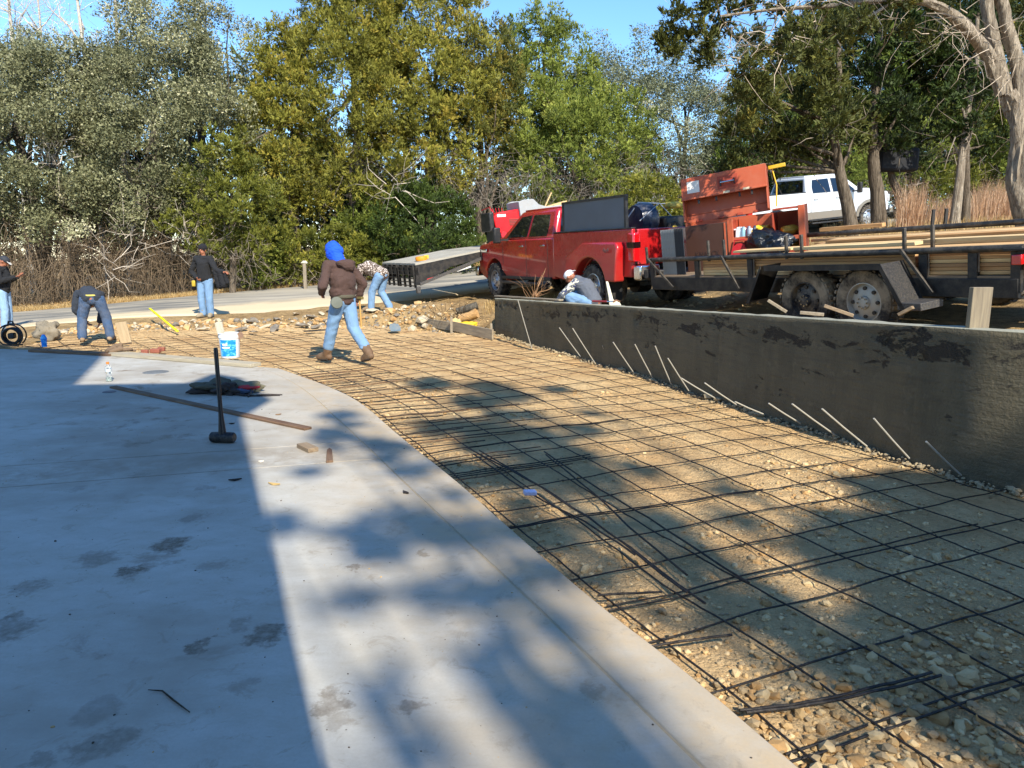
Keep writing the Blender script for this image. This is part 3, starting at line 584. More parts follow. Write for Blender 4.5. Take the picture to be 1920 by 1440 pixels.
MFOL = dict(
    cedar_gold=m_foliage('cedar_gold', '#3d3e13', '#8d8a36', .2, '#a3923c'), cedar_green=m_foliage('cedar_green', '#3a4418', '#7f8a38', .2, '#9fa04a'),
    cedar_dark=m_foliage('cedar_dark', '#1d2810', '#43541f', .15, '#5d6b25'), cedar_bright=m_foliage('cedar_bright', '#3f4818', '#7f8030', .25, '#9c943c'),
    cedar_olive=m_foliage('cedar_olive', '#2a3212', '#5f622a', .15, '#85772f'),
    oak_grey=m_foliage('oak_grey', '#3f4328', '#8f8f68', .2, '#c9c4a0'), oak_pale=m_foliage('oak_pale', '#555b42', '#8b8f70', .2, '#b9b797'))
def m_bark(name, a, b):
    if name in _mc: return _mc[name]
    t = NT(name); v = t.map(scale=(9, 9, 1.3)); n = t.noise(v, 2.2, 6, .65, .8); c = t.mix(t.ramp(n, [(.3, 0), (.65, 1)]), lin(a), lin(b))
    _mc[name] = t.done(c, .95, t.bump(n, 1, .05, t.bump(t.noise(t.map(scale=(30, 30, 3)), 2, 4), .8, .02)), spec=.1); return _mc[name]
BK_C = m_bark('cedar_bark', '#3d342a', '#7d7162'); BK_O = m_bark('oak_bark', '#34302a', '#6d675c'); BK_P = m_bark('pale_bark', '#9c9184', '#d8d0c2'); BK_L = m_bark('pale_cedar_bark', '#5a4e41', '#ada08d')  # BK_L is a paler cedar bark tone
def limb_pts(p0, p1, wob, seed, n=7):
    r = random.Random(seed); p0 = Vector(p0); p1 = Vector(p1); L = (p1 - p0).length; o = []
    off = Vector((0, 0, 0))
    for i in range(n):
        t_ = i / (n - 1); off = off + Vector((r.gauss(0, 1), r.gauss(0, 1), r.gauss(0, .5))) * wob * L / n; o.append(p0.lerp(p1, t_) + off * (t_ if t_ < .5 else 1) * 1.0)
    return o
def twigs(mb_list, n, box, seed, ln=(.3, .8), r0=.008, droop=0.0, up=0.0):
    """many thin bare twigs as one numpy soup; box = (cx,cy,cz, rx,ry,rz)"""
    r = np.random.default_rng(seed); c = np.array(box[:3]); R_ = np.array(box[3:]); d = r.normal(size=(n, 3)); d /= np.linalg.norm(d, axis=1)[:, None]
    P0 = c + d * R_ * (r.random((n, 1)) ** .45); D_ = d * .6 + r.normal(size=(n, 3)) * .6; D_[:, 2] += up - droop; D_ /= np.linalg.norm(D_, axis=1)[:, None]; L_ = r.uniform(*ln, n); m = 3
    pts = [P0]; D = D_.copy()
    for i in range(m): D = D + r.normal(size=(n, 3)) * .35; D[:, 2] -= droop * .4; D /= np.linalg.norm(D, axis=1)[:, None]; pts.append(pts[-1] + D * (L_ / m)[:, None])
    pts = np.stack(pts, 1); rr = r0 * r.uniform(.5, 1.3, (n, 1)) * np.linspace(1, .35, m + 1)[None]
    a = r.normal(size=(n, 3)); sd = np.cross(D_, a); sd /= np.linalg.norm(sd, axis=1)[:, None]; s2 = np.cross(D_, sd)
    V = np.stack([pts + (sd * math.cos(q) + s2 * math.sin(q))[:, None] * rr[..., None] for q in (0, 2.094, 4.189)], 2)      # n,m+1,3,3
    I = np.arange(n * (m + 1) * 3).reshape(n, m + 1, 3); Fs = []
    for k_ in range(3): k2 = (k_ + 1) % 3; Fs.append(np.stack([I[:, :-1, k_], I[:, :-1, k2], I[:, 1:, k2], I[:, 1:, k_]], -1).reshape(-1, 4))
    mb_list.append((V.reshape(-1, 3), np.concatenate(Fs)))
def join_soup(name, soups, mat, parent=None, kind=None):
    V = []; Fs = []; o = 0
    for v_, f_ in soups: V.append(v_); Fs.append(f_ + o); o += len(v_)
    return quick_mesh(name, np.concatenate(V), np.concatenate(Fs), mat, parent, kind=kind)
tree_n = [0]
def tree(label, px, py0, py1, Y, halfw, kind, fol, spacing=.55, r=.42, per=300, base=None, shape='round', seed=None, group='trees along the far side of the road', tr=.16, bot=-.75, ntw=260, depth=.75, tint=.5, cat='tree', bark=None, name=None, front=True, trunk_h=.5, twig_low=True, jit=.22):
    """crown seen between rows py0 (top) and py1 (bottom) at distance Y"""
    tree_n[0] += 1; sd = seed or tree_n[0] * 17
    top = aty(px, py0, Y); bo = aty(px, py1, Y); x = (top.x + bo.x) / 2; hz = (top.z - bo.z) / 2; cz = (top.z + bo.z) / 2; a = halfw * Y / FPX
    g = gz(x, Y); root = empty(name or ('cedar_tree' if kind == 'cedar' else 'oak_tree'), (x, Y, g), label=label, cat=cat, group=group)
    c = np.array([0, 0, cz - g]); CC = crown_centres(c, (a, a * depth, hz), spacing, sd, bot=bot, shape=shape, front=front, jit=jit)
    CC = CC[CC[:, 2] > .15]; rr = np.random.default_rng(sd).uniform(.75, 1.25, len(CC)) * r; CC[:, 2] = CC[:, 2]
    V, A_ = clump_field(CC, rr, per, kind if kind != 'oak' else 'oak', sd, tint); quick_mesh('crown', V, np.arange(len(V)).reshape(-1, 3), MFOL[fol], root, attr=A_)
    bk = bark or (BK_C if kind == 'cedar' else BK_O); H_ = cz - g + hz * trunk_h
    tp = limb_pts((0, 0, -.2), (a * .1, .1, H_), .12, sd); tk = MB().tube(tp, [tr * (1.25 - .95 * i / 6) for i in range(7)], 10).build('trunk', bk, root, smooth=60)
    rn = random.Random(sd); lm = MB()
    for i in range(9):
        k_ = 1 + i % 5; q = CC[rn.randrange(len(CC))]; lm.tube(limb_pts(tp[k_], Vector(map(float, q)), .2, sd + i, 6), [tr * .4 * (1 - .8 * j / 5) for j in range(6)], 5)
    lm.build('limbs', bk, root, smooth=60)
    if ntw:
        s_ = []; twigs(s_, ntw, (0, -.1, cz - g - hz * .5, a * .9, a * depth * .8, hz * .55), sd + 5, (.3, .9), .009, droop=.3 if twig_low else 0); join_soup('bare_twigs', s_, M('grey_twigs', '#85796a', .9, .3, 10), root, 'stuff')
    return root
def D(px, py0, py1): return (px, py0, py1)
# far side of the road, left to right
tree('big live oak with dense grey-green leaves at the far left edge', 60, 85, 500, 24.2, 190, 'oak', 'oak_grey', .78, .56, 430, ntw=500, tr=.22, tint=.45)
tree('live oak with grey-green leaves rising above the man in the black beanie', 295, 60, 480, 25.2, 165, 'oak', 'oak_grey', .78, .56, 430, ntw=500, tr=.2, tint=.42)
tree('live oak crown behind, its thin top standing against the sky left of the blue gap', 345, -60, 300, 28.5, 115, 'oak', 'oak_grey', .7, .5, 240, ntw=300, tr=.18, tint=.5)
tree('leafy oak bough crown at the far left, behind and above the largest oak', 110, 75, 330, 29, 150, 'oak', 'oak_pale', .8, .5, 190, ntw=300, tr=.18)
tree('small bright yellow-green cedar between the oak and the tall golden cedar', 425, 265, 520, 23.8, 78, 'cedar', 'cedar_bright', .50, .32, 260, shape='cone', ntw=420, tr=.09, tint=.4, bot=-.9, jit=.45)
tree('golden cedar with a low pointed top left of the tallest cedar', 540, 50, 450, 26.6, 80, 'cedar', 'cedar_gold', .50, .37, 300, shape='cone', tint=.6, ntw=200)
tree('tallest golden-green cedar, its top cut by the upper edge of the picture', 655, -45, 440, 27, 125, 'cedar', 'cedar_gold', .50, .38, 285, shape='cone', tr=.2, ntw=300, tint=.5)
tree('golden-brown cedar right of the tallest one, above the flatbed trailer', 800, -35, 420, 27.6, 125, 'cedar', 'cedar_gold', .50, .38, 285, shape='round', tr=.18, ntw=300, tint=.62)
tree('brown-tipped cedar leaning over the bare grey branches', 895, 60, 330, 28.2, 75, 'cedar', 'cedar_olive', .5, .36, 280, tint=.75, ntw=120)
tree('round green cedar top standing alone against the blue sky', 1010, 22, 330, 30.5, 92, 'cedar', 'cedar_green', .52, .38, 300, tint=.55, ntw=150)
tree('broad bright green cedar behind the red pickup', 1085, 165, 470, 28.6, 125, 'cedar', 'cedar_green', .5, .38, 300, tint=.6, ntw=500, tr=.15, bot=-.95)
tree('grey-green oak behind the bright green cedar', 1150, 70, 360, 33, 110, 'oak', 'oak_pale', .75, .52, 230, ntw=400, tint=.4, jit=.3)
tree('pale grey oak seen left of the orange tool box lid', 1275, 105, 430, 33.5, 135, 'oak', 'oak_pale', .75, .52, 250, ntw=600, tint=.45, jit=.3)
tree('pale oak partly hidden behind the hanging cedar branches', 1400, 150, 420, 35, 100, 'oak', 'oak_pale', .8, .52, 220, ntw=300, tint=.4)
tree('small yellowish cedar beside the left end of the orange tool box', 1210, 345, 480, 25.5, 75, 'cedar', 'cedar_bright', .42, .3, 190, ntw=60, tr=.07, tint=.55, bot=-.95)
tree('low dark green cedar beyond the flatbed trailer', 790, 340, 520, 26.4, 95, 'cedar', 'cedar_dark', .45, .34, 260, shape='cone', ntw=200, tr=.1, tint=.55, bot=-.95)
tree('low green cedar between the camouflage worker and the flatbed trailer', 705, 330, 520, 26.8, 70, 'cedar', 'cedar_green', .42, .32, 240, shape='cone', ntw=200, tr=.09, tint=.4, bot=-.95)
tree('round yellow-green cedar bush just left of the blue hood', 560, 430, 530, 25.6, 62, 'cedar', 'cedar_bright', .4, .3, 220, ntw=160, tr=.07, cat='bush', tint=.5, bot=-.95, name='cedar_bush')
tree('small yellow-green cedar bush behind the post', 480, 425, 540, 24.8, 50, 'cedar', 'cedar_green', .4, .28, 200, ntw=160, tr=.06, cat='bush', tint=.7, bot=-.95, name='cedar_bush')
tree('low spreading bush right of the blue hood, at the road edge', 655, 435, 520, 26.0, 60, 'cedar', 'cedar_bright', .36, .26, 190, ntw=120, tr=.06, cat='bush', tint=.45, bot=-.95, name='cedar_bush')
# dark wood behind everything (one mass)
V_ = []; A_ = []
for i in range(26):
    x = -40 + i * 3.4; Y_ = 33 + 2.5 * math.sin(i * 2.3) + (2 if x < 0 else 3.0); g = gz(x, Y_); hh = 3.6 + 1.6 * math.sin(i * 1.7) * .6 + (1.5 if x < -12 else 0) - (1.3 if -3 < x < 12 else 0)
    CC = crown_centres((x, Y_, g + hh * .75), (2.8, 1.6, hh * .8), 1.0, 900 + i, bot=-.95); v_, a_ = clump_field(CC, np.full(len(CC), .85), 62, 'cedar' if i % 3 else 'oak', 950 + i, .35); 
    v_ = (v_.reshape(-1, 3, 3) - v_.reshape(-1, 3, 3).mean(1, keepdims=True)) * 3.6 + v_.reshape(-1, 3, 3).mean(1, keepdims=True); V_.append(v_.reshape(-1, 3)); A_.append(a_)
V_ = np.concatenate(V_); tag(quick_mesh('distant_woodland', V_, np.arange(len(V_)).reshape(-1, 3), MFOL['cedar_dark'], attr=np.concatenate(A_)), 'dark mass of cedar and oak wood behind the roadside trees', 'woodland', kind='stuff')
# dark earth bank and wood floor close behind the tree line keeps sky from showing low down
# bare pale trees top left
def bare_tree(px, pytop, Y, lean, seed, label, tr=.13):
    top = aty(px, pytop, Y); g = gz(top.x, Y); root = empty('bare_tree', (top.x, Y, g), label=label, cat='tree', group='leafless pale trees behind the oaks'); H_ = top.z - g
    tp = limb_pts((-lean, 0, -.1), (0, 0, H_ + 1.5), .06, seed, 9); MB().tube(tp, [tr * (1.1 - i * .1) for i in range(9)], 8).build('trunk', BK_P, root, smooth=60); r = random.Random(seed); lm = MB(); s_ = []
    for i in range(16):
        k_ = r.randint(3, 8); a = r.uniform(0, 6.3); e = Vector((math.cos(a) * r.uniform(.8, 2), math.sin(a) * 1.0, r.uniform(.6, 2.2))); P_ = limb_pts(tp[k_], tp[k_] + e, .25, seed + i, 6); lm.tube(P_, [.045 * (1 - .8 * j / 5) for j in range(6)], 5)
        twigs(s_, 22, (P_[-2].x, P_[-2].y, P_[-2].z, .8, .5, .6), seed * 7 + i, (.4, 1.0), .009, up=.4)
    lm.build('limbs', BK_P, root, smooth=60); join_soup('fine_twigs', s_, M('pale_twigs', '#c2b09f', .9, .2, 10), root, 'stuff')
bare_tree(235, -20, 30, .8, 5, 'tall pale bare tree whose forked white trunk shows above the oaks')
bare_tree(125, 0, 30.5, -.6, 8, 'slender pale bare tree leaning left above the oaks')
bare_tree(20, 20, 29.5, .3, 11, 'pinkish bare tree at the far upper left corner'); bare_tree(75, -20, 33, .2, 14, 'thin bare tree seen between the two leftmost bare trunks', .09)
# tangle of vines and brush under the trees
s_ = []; r = np.random.default_rng(44)
for i in range(60):
    px = -60 + i * 12.5 + r.uniform(-6, 6); Y_ = np.interp(px, [-100, 300, 620, 700], [22.6, 24.0, 27.0, 28]) + r.uniform(-.2, 1.2); p = aty(px, 475, Y_); g = gz(p.x, Y_); hh = np.interp(px, [-100, 100, 400, 520, 700], [2.6, 2.6, 2.2, 1.2, .9])
    twigs(s_, int(70 * (hh / 2.6 + .25)), (p.x, Y_, g + hh * .5, .7, .5, hh * .55), 300 + i, (.5, 1.5), .008, droop=.25)
    if px < 430: twigs(s_, 16, (p.x, Y_ - .15, g + hh * .65, .5, .4, hh * .45), 800 + i, (1.2, 2.3), .010, droop=1.6)
join = join_soup('vine_tangle', s_, M('dry_vines', '#6f5f4b', .95, .35, 4), None, 'stuff'); tag(join, 'tangle of dry vines and bare brush under the oaks', 'brush')
s_ = []
for i in range(60):
    px = 690 + (i % 45) * 13; Y_ = 27.6 + r.uniform(-.6, 1.2); p = aty(px, 385 - 70 * r.random(), Y_); twigs(s_, 40, (p.x, Y_ - .6, p.z + .1, .8, .5, .7), 1300 + i, (.4, 1.1), .0065, droop=.45)
tag(join_soup('dead_branches', s_, M('dead_grey', '#857b6f', .95, .3, 4), None, 'stuff'), 'thicket of dead grey branches below the cedars', 'brush')
s_ = []
for (px, py, Y_, sd) in [(345, 455, 23.4, 1), (240, 440, 23.2, 2), (105, 290, 23.0, 3), (215, 500, 23.0, 4), (735, 350, 25.3, 6)]:
    p = aty(px, py, Y_)
    for q in range(7): twigs(s_, 3, (p.x, Y_, p.z, .5, .3, .5), sd * 100 + q, (.9, 1.6), .015, up=.5)
tag(join_soup('pale_dead_limbs', s_, M('bleached_wood', '#b5a998', .9, .2, 6), None, 'stuff'), 'bleached dead limbs sticking out of the roadside brush', 'brush')
# dry grass and leaf litter
def blades(n, fx, fy, h, seed, name, mat, label, wd=.006, lean=.4, cat='grass', parent=None):
    r = np.random.default_rng(seed); X, Y = fx(r, n), None; X, Y = fy(r, X); Z = ground_h(X, Y); n = len(X); hh = h * r.uniform(.4, 1.3, n); a = r.uniform(0, 6.3, n); l = r.uniform(0, lean, n) * hh
    dx, dy = np.cos(a) * l, np.sin(a) * l; b = r.uniform(0, 6.3, n); wx, wy = np.cos(b) * wd, np.sin(b) * wd
    p0 = np.stack([X - wx, Y - wy, Z - .02], 1); p1 = np.stack([X + wx, Y + wy, Z - .02], 1); p2 = np.stack([X + dx * .4 - wx * .7, Y + dy * .4 - wy * .7, Z + hh * .6], 1); p3 = np.stack([X + dx * .4 + wx * .7, Y + dy * .4 + wy * .7, Z + hh * .6], 1); p4 = np.stack([X + dx, Y + dy, Z + hh * .96], 1)
    V = np.stack([p0, p1, p2, p3, p4], 1).reshape(-1, 3); I = np.arange(n)[:, None] * 5; Fs = np.concatenate([I + [0, 1, 3], I + [0, 3, 2], I + [2, 3, 4]]); 
    return tag(quick_mesh(name, V, Fs, mat, attr=np.repeat(r.random(n), 5)), label, cat, kind='stuff')
RF = np.array(ROADF)
M_DRY = m_foliage('dry_grass', '#8f7446', '#c9ab74', .3, '#dcc595'); M_RED = m_foliage('bluestem', '#9a7658', '#cda986', .4, '#e6cdb0')
blades(18000, lambda r, n: r.uniform(-20, 1, n), lambda r, X: (X, np.interp(X, RF[:, 0], RF[:, 1]) + np.abs(r.normal(0, .55, len(X))) - .15 + .3 * vn(X, X * 0, 1.2)), .13, 5, 'dry_verge_grass', M_DRY, 'dry straw-coloured grass and litter along the far edge of the road', lean=.9)
tag(blades(2600, lambda r, n: np.repeat(r.uniform(-.6, 1.2, 60), n // 60 + 1)[:n], lambda r, X: (X + r.normal(0, .1, len(X)), 16.6 + r.uniform(0, 1.3, len(X))), .12, 8, 'weed_tufts', M_DRY, 'sparse dry weeds on the dirt between the mound and the red pickup', lean=.8))
def stalks(px0, px1, Y0, Y1, h, n, seed, label, mat=M_RED):
    def fx(r, n_): return r.uniform(0, 1, n_)
    def fy(r, U):
        Y = r.uniform(Y0, Y1, len(U)); return (px0 + (px1 - px0) * U - 960) / FPX * Y * 1.0, Y
    return blades(n, fx, fy, h, seed, 'bluestem_grass', mat, label, wd=.006, lean=.35)
stalks(1665, 1715, 17.2, 18, 1.0, 500, 21, 'clump of tall reddish dry grass beside the wheel of the white pickup')
stalks(1700, 1775, 19.5, 22.5, .8, 800, 22, 'stand of tall reddish dry grass between the second and third small trunks')
stalks(1800, 1905, 18.5, 23, 1.0, 2100, 23, 'broad stand of tall reddish dry grass left of the big trunk')
stalks(1530, 1680, 19, 23, .30, 900, 24, 'short dry grass around the feet of the small cedars', M_DRY)
stalks(1460, 1960, 12.5, 18, .22, 4200, 25, 'dry grass on the slope behind the lumber trailer', M_DRY)
# leaf litter on the wood floor
cnt = 16000; X = RNG.uniform(-19, 3, cnt); Y = np.interp(X, RF[:, 0], RF[:, 1]) + .1 + np.abs(RNG.normal(0, 1.4, cnt)); Z = ground_h(X, Y) + .015; P_ = np.stack([X, Y, Z], 1); D_ = RNG.normal(size=(cnt, 3)) * np.array([1, 1, .25])
v_ = tris_from(P_, D_, RNG.uniform(.05, .1, cnt), RNG.uniform(.02, .04, cnt), 3); tag(quick_mesh('leaf_litter', v_, np.arange(len(v_)).reshape(-1, 3), m_foliage('litter', '#6b5233', '#a88556', 0, '#c9a878'), attr=np.repeat(RNG.random(cnt), 3)), 'brown fallen leaves on the ground under the roadside trees', 'leaves', kind='stuff')
# wire ties at the crossings near the viewpoint
M_TIE = M('tie_wire', '#2a211b', .6, .4, 60, metal=.4); tie_me = None; nt_ = 0
for kk in range(0, 12):
    for jj in range(0, 26):
        if (kk * 7 + jj * 3) % 3: continue
        s_i = (3 + jj) * .385; i = int(s_i * 299 / (np.hypot(*np.diff(BASE, axis=0).T).sum())); p = BASE[i] + NB[i] * (.12 + .372 * kk)
        if sdf(p[:1], p[1:], BED)[0] > -.1: continue
        if tie_me is None:
            o = MB().tube([(-.012, -.012, 0), (0, 0, .010), (.012, .012, 0)], .0018, 4).tube([(.01, .012, .002), (.02, .03, .006), (.012, .04, .016)], .0015, 4).build('wire_tie', M_TIE, mat_root); tie_me = o.data
        else: o = bpy.data.objects.new('wire_tie', tie_me); COL.objects.link(o); o.parent = mat_root
        o.location = (p[0], p[1], float(rb_z(p[:1], p[1:], .030)[0]) + .002); o.rotation_euler = (0, 0, jj * 1.1); nt_ += 1
# ================================================================== vehicles
M_RUB = M('tyre_rubber', '#17171a', .85, .3, 12, .5, 60, dust=.35)
M_BLK = M('black_plastic', '#111317', .5, .2, 10, .1, 80, dust=.08)
M_CHR = M('chrome', '#c9ccd0', .12, .05, 4, metal=1)
M_ALU = M('cast_alloy', '#b9bcc0', .35, .1, 8, metal=.8, dust=.2)
M_GLS = NT('dark_glass').done(lin('#0b1013'), .04, spec=.9, Coat_Weight=.6)
def paint(name, hx, dust=.0, rough=.25, coat=1.0):
    t = NT(name); v = t.map(); c = t.mix(t.noise(v, 2.5, 4), sc(lin(hx), .93), sc(lin(hx), 1.05))
    sp = t.N.new('ShaderNodeSeparateXYZ'); t.L(v, sp.inputs[0]); low = t.ramp(sp.outputs[2], [(.35, 1), (1.05, 0)])
    f = t.math('MULTIPLY', t.math('MULTIPLY', t.math('ADD', low, .12), t.ramp(t.noise(v, 5, 6, .7), [(.3, .3), (.7, 1)])), dust)
    c = t.mix(f, c, lin('#7d6a50')); return t.done(c, t.math('ADD', f, rough), None, 0, .5, Coat_Weight=coat, Coat_Roughness=.06)
M_RED = paint('red_clearcoat', '#a80f15', .3); M_WHT = paint('white_clearcoat', '#c9ccd0', .25); M_GREY2 = paint('grey_two_tone', '#77746d', .5)
M_LRED = NT('red_lens').done(lin('#c20d14'), .12, spec=.8, Coat_Weight=1.0); M_LDARK = NT('smoked_lens').done(lin('#1a0c0e'), .1, spec=.8)
M_LAMP = NT('clear_lens').done(lin('#c9ccd2'), .1, spec=.8, metal=.4)
def make_wheel(parent, c, r, wd, side, rim=M_ALU, dual=False, name='wheel', holes=8, rr=.62, tyre=M_RUB):
    """axis along local x; side=+1 outer face towards +x"""
    root = empty(name, c); root.parent = parent; Rm = Matrix.Rotation(PI / 2 * side, 4, 'Y')
    h = wd / 2
    MB().lathe([(r * rr, -h * .85), (r * .80, -h), (r * .93, -h * .92), (r * .99, -h * .55), (r, -h * .2), (r, h * .2), (r * .99, h * .55), (r * .93, h * .92), (r * .80, h), (r * rr, h * .85), (r * rr * .96, h * .4), (r * rr * .96, -h * .4), (r * rr, -h * .85)], 36, Rm, cap=False).build('tyre', tyre, root, smooth=40)
    lug = MB()
    for i in range(30):
        a = 2 * PI * i / 30; q = Matrix.Rotation(a, 4, 'Z'); lug.box((r * .995, 0, h * .55), (.022, r * .10, h * .8), Rm @ q); lug.box((r * .995, 0, -h * .55), (.022, r * .10, h * .8), Rm @ Matrix.Rotation(a + .1, 4, 'Z'))
    lug.build('tread', tyre, root)
    zi = h * .25 if not dual else -h * .25
    rm = MB().lathe([(r * rr * .98, h * .8), (r * rr * .93, h * .82), (r * rr * .90, h * .5), (r * rr * .86, zi), (r * rr * .55, zi + h * (.35 if not dual else .1)), (r * rr * .34, zi + h * .4), (r * rr * .30, zi + h * .62), (r * rr * .16, zi + h * .7), (0.0, zi + h * .7)], 32, Rm, cap=False); rm.build('rim', rim, root, smooth=35)
    hl = MB()
    for i in range(holes):
        a = 2 * PI * i / holes; hl.lathe([(r * rr * .095, zi + h * .36), (r * rr * .095, zi + h * .2)], 10, Rm @ Matrix.Translation((math.cos(a) * r * rr * .69, math.sin(a) * r * rr * .69, h * .02)))
    hl.build('rim_hole', M_BLK, root)['kind'] = 'stuff'
    nut = MB()
    for i in range(8): a = 2 * PI * i / 8; nut.lathe([(.012, zi + h * .62), (.012, zi + h * .45)], 6, Rm @ Matrix.Translation((math.cos(a) * r * rr * .26, math.sin(a) * r * rr * .26, .02)))
    nut.build('lug_nut', M_CHR, root)['kind'] = 'stuff'
    return root
def arc(cy, cz, r, a0, a1, n): return [(cy + r * math.cos(a0 + (a1 - a0) * i / n), cz + r * math.sin(a0 + (a1 - a0) * i / n)) for i in range(n + 1)]
def pickup(label, mat, M_body, wb=4.47, flare=True, lower=None, lid=True, two_tone=None, group='parked pickup trucks', black_trim=True, wr=.41, sideglass=M_GLS, arch_mat=None):
    """local: origin on ground under front axle, y forward, x right"""
    root = empty('pickup_truck', mat=mat, label=label, cat='pickup truck', group=group); W_ = 1.0; rb = -wb - 1.1; cb = -2.82; fy = .98
    ra = .52
    # lower body profile (y,z) with open wheel arches
    pf = [(fy, .62), (fy + .02, 1.12), (fy - .05, 1.26), (-.30, 1.36), (cb, 1.36), (cb, .50), (-ra - .12, .50), (-ra - .08, .46)] + [(y, z) for y, z in arc(0, wr, ra, PI, 0, 12)][0:] + [(fy - .25, .50)]
    body = MB().prism([(y, z) for y, z in pf], -W_, W_, lambda p, q, t_: (t_ * (1 - .055 * max(0, (q - 1.0) / .4) - (.05 if p > .6 else 0) - (.03 if q < .55 else 0)), p, q)).build('body', M_body, root, bevel=.035, seg=3, fix=True)
    # hood bulge
    MB().prism([(fy - .06, 1.25), (-.34, 1.38), (-.34, 1.44), (.2, 1.42), (fy - .14, 1.33)], -.74, .74, lambda p, q, t_: (t_ * (1 - (q - 1.2) * .3), p, q)).build('hood', M_body, root, bevel=.03, seg=3, fix=True)
    # greenhouse
    lo = [(-.93, -.22), (.93, -.22), (.95, cb + .02), (-.95, cb + .02)]; hi = [(-.70, -1.02), (.70, -1.02), (.73, cb + .16), (-.73, cb + .16)]; z0, z1 = 1.34, 1.96
    g = MB().add([(x, y, z0) for x, y in lo] + [(x, y, z1) for x, y in hi], [(0, 3, 2, 1), (4, 5, 6, 7), (0, 1, 5, 4), (1, 2, 6, 5), (2, 3, 7, 6), (3, 0, 4, 7)]); g.build('cab', M_body, root, bevel=.07, seg=4, fix=True)
    MB().box((0, (cb - .86) / 2, 1.975), (1.28, abs(cb) - 1.25, .04)).build('roof', M_body, root, bevel=.018, seg=3)
    def sp(s, y, z):      # point on a cab side
        k_ = (z - z0) / (z1 - z0); yl0, yl1 = -.22, cb + .02; yh0, yh1 = -1.02, cb + .16; x = (.94 * (1 - k_) + .715 * k_) + .02; return (s * x, y, z)
    for s in (-1, 1):
        for poly, nm in (([(-.62, 1.40), (-1.15, 1.84), (-1.60, 1.86), (-1.60, 1.40)], 'side_window'), ([(-1.72, 1.40), (-1.72, 1.86), (-2.42, 1.84), (-2.50, 1.60), (-2.50, 1.40)], 'side_window')):
            pts = [sp(s, y, z) for y, z in poly]; inn = [(p[0] - s * .03, p[1], p[2]) for p in pts]; n_ = len(pts)
            MB().add(pts + inn, [tuple(range(n_)), tuple(range(2 * n_ - 1, n_ - 1, -1))] + [(i, (i + 1) % n_, n_ + (i + 1) % n_, n_ + i) for i in range(n_)]).build(nm, sideglass, root, fix=True)
        # door seams, trim, handles
        for y in (-.50, -1.66, -2.62):
            MB().box((s * 1.001, y, .93), (.004, .012, .80)).build('door_seam', M_BLK, root)
        MB().box((s * .985, -1.56, .50), (.06, 2.3, .07)).build('rocker_trim', M_BLK, root, bevel=.01)
        for y in (-1.42, -2.38): MB().box((s * .985, y, 1.20), (.03, .20, .035)).build('door_handle', M_CHR if black_trim else M_body, root, bevel=.01)
        for y in (-1.3, ): MB().box((s * 1.08, -1.65, .40), (.14, 2.1, .05)).build('running_board', M_BLK, root, bevel=.012)
        mr = MB().box((s * 1.24, -.72, 1.47), (.17, .12, .36)); mr.build('mirror', M_BLK, root, bevel=.03, seg=3); MB().box((s * 1.06, -.70, 1.36), (.28, .06, .05)).build('mirror_arm', M_BLK, root)
        MB().box((s * .82, fy - .02, 1.02), (.30, .10, .26)).build('headlight', M_LAMP, root, bevel=.03)
        MB().box((s * .985, .55, 1.12), (.03, .30, .08)).build('fender_badge', M_CHR, root, bevel=.01) if not two_tone else None
    ws = [(-.82, -.34, 1.40), (.82, -.34, 1.40), (.66, -.98, 1.90), (-.66, -.98, 1.90)]; nrm = Vector((0, .62, .78)) * .012
    MB().add([Vector(p) + nrm for p in ws], [(0, 1, 2, 3)]).build('windshield', M_GLS, root)
    rw = [(-.78, cb + .03, 1.42), (.78, cb + .03, 1.42), (.66, cb + .13, 1.86), (-.66, cb + .13, 1.86)]; MB().add([Vector(p) + Vector((0, -.012, 0)) for p in rw], [(3, 2, 1, 0)]).build('rear_window', M_GLS, root)
    MB().box((0, fy + .01, .98), (1.2, .05, .42)).build('grille', M_CHR, root, bevel=.02); MB().box((0, fy + .12, .62), (1.98, .16, .24)).build('front_bumper', M_CHR, root, bevel=.04, seg=3)
    # bed
    bt = 1.44; by0 = cb - .03
    pfb = [(by0, bt), (rb, bt), (rb, .60)] + ([(-wb - ra - .05, .60)] if True else []) + [(y, z) for y, z in arc(-wb, wr, ra + .02, 0, PI, 12)][::-1] + [(by0, .56)]
    for s in (-1, 1):
        MB().prism(pfb, s * (W_ - .085), s * W_, lambda p, q, t_: (t_ - s * (.02 if q > 1.3 else 0), p, q)).build('bed_side', M_body, root, bevel=.022, seg=3, fix=True)
        MB().bar((s * (W_ - .06), by0, bt + .012), (s * (W_ - .06), rb, bt + .012), .10, .024).build('bed_rail', M_BLK, root, bevel=.006)
        tl = MB().box((s * (W_ - .05), rb + .0, 1.12), (.15, .20, .50)); tl = tl.build('tail_light', M_LRED, root, bevel=.03, seg=3)
        MB().box((s * (W_ - .045), rb - .005, 1.16), (.152, .208, .10)).build('dark_lens', M_LDARK, tl)
        bp = MB().box((s * .80, rb - .16, .68), (.42, .22, .26)); bp.build('bumper_corner', M_CHR, root, bevel=.03, seg=3); MB().box((s * .83, rb - .22, .66), (.22, .12, .16)).build('bumper_step', M_BLK, root, bevel=.01)
    MB().box((0, (by0 + rb) / 2, .86), (1.84, abs(rb - by0), .06)).build('bed_floor', M_BLK, root)
    MB().box((0, by0 - .02, 1.12), (1.84, .05, .60)).build('bed_front', M_body, root)
    tg_ = MB().box((0, rb + .02, 1.12), (1.74, .07, .62)).build('tailgate', M_body, root, bevel=.02, seg=3); MB().box((0, rb - .02, 1.30), (.26, .02, .07)).build('tailgate_handle', M_BLK, tg_, bevel=.005)
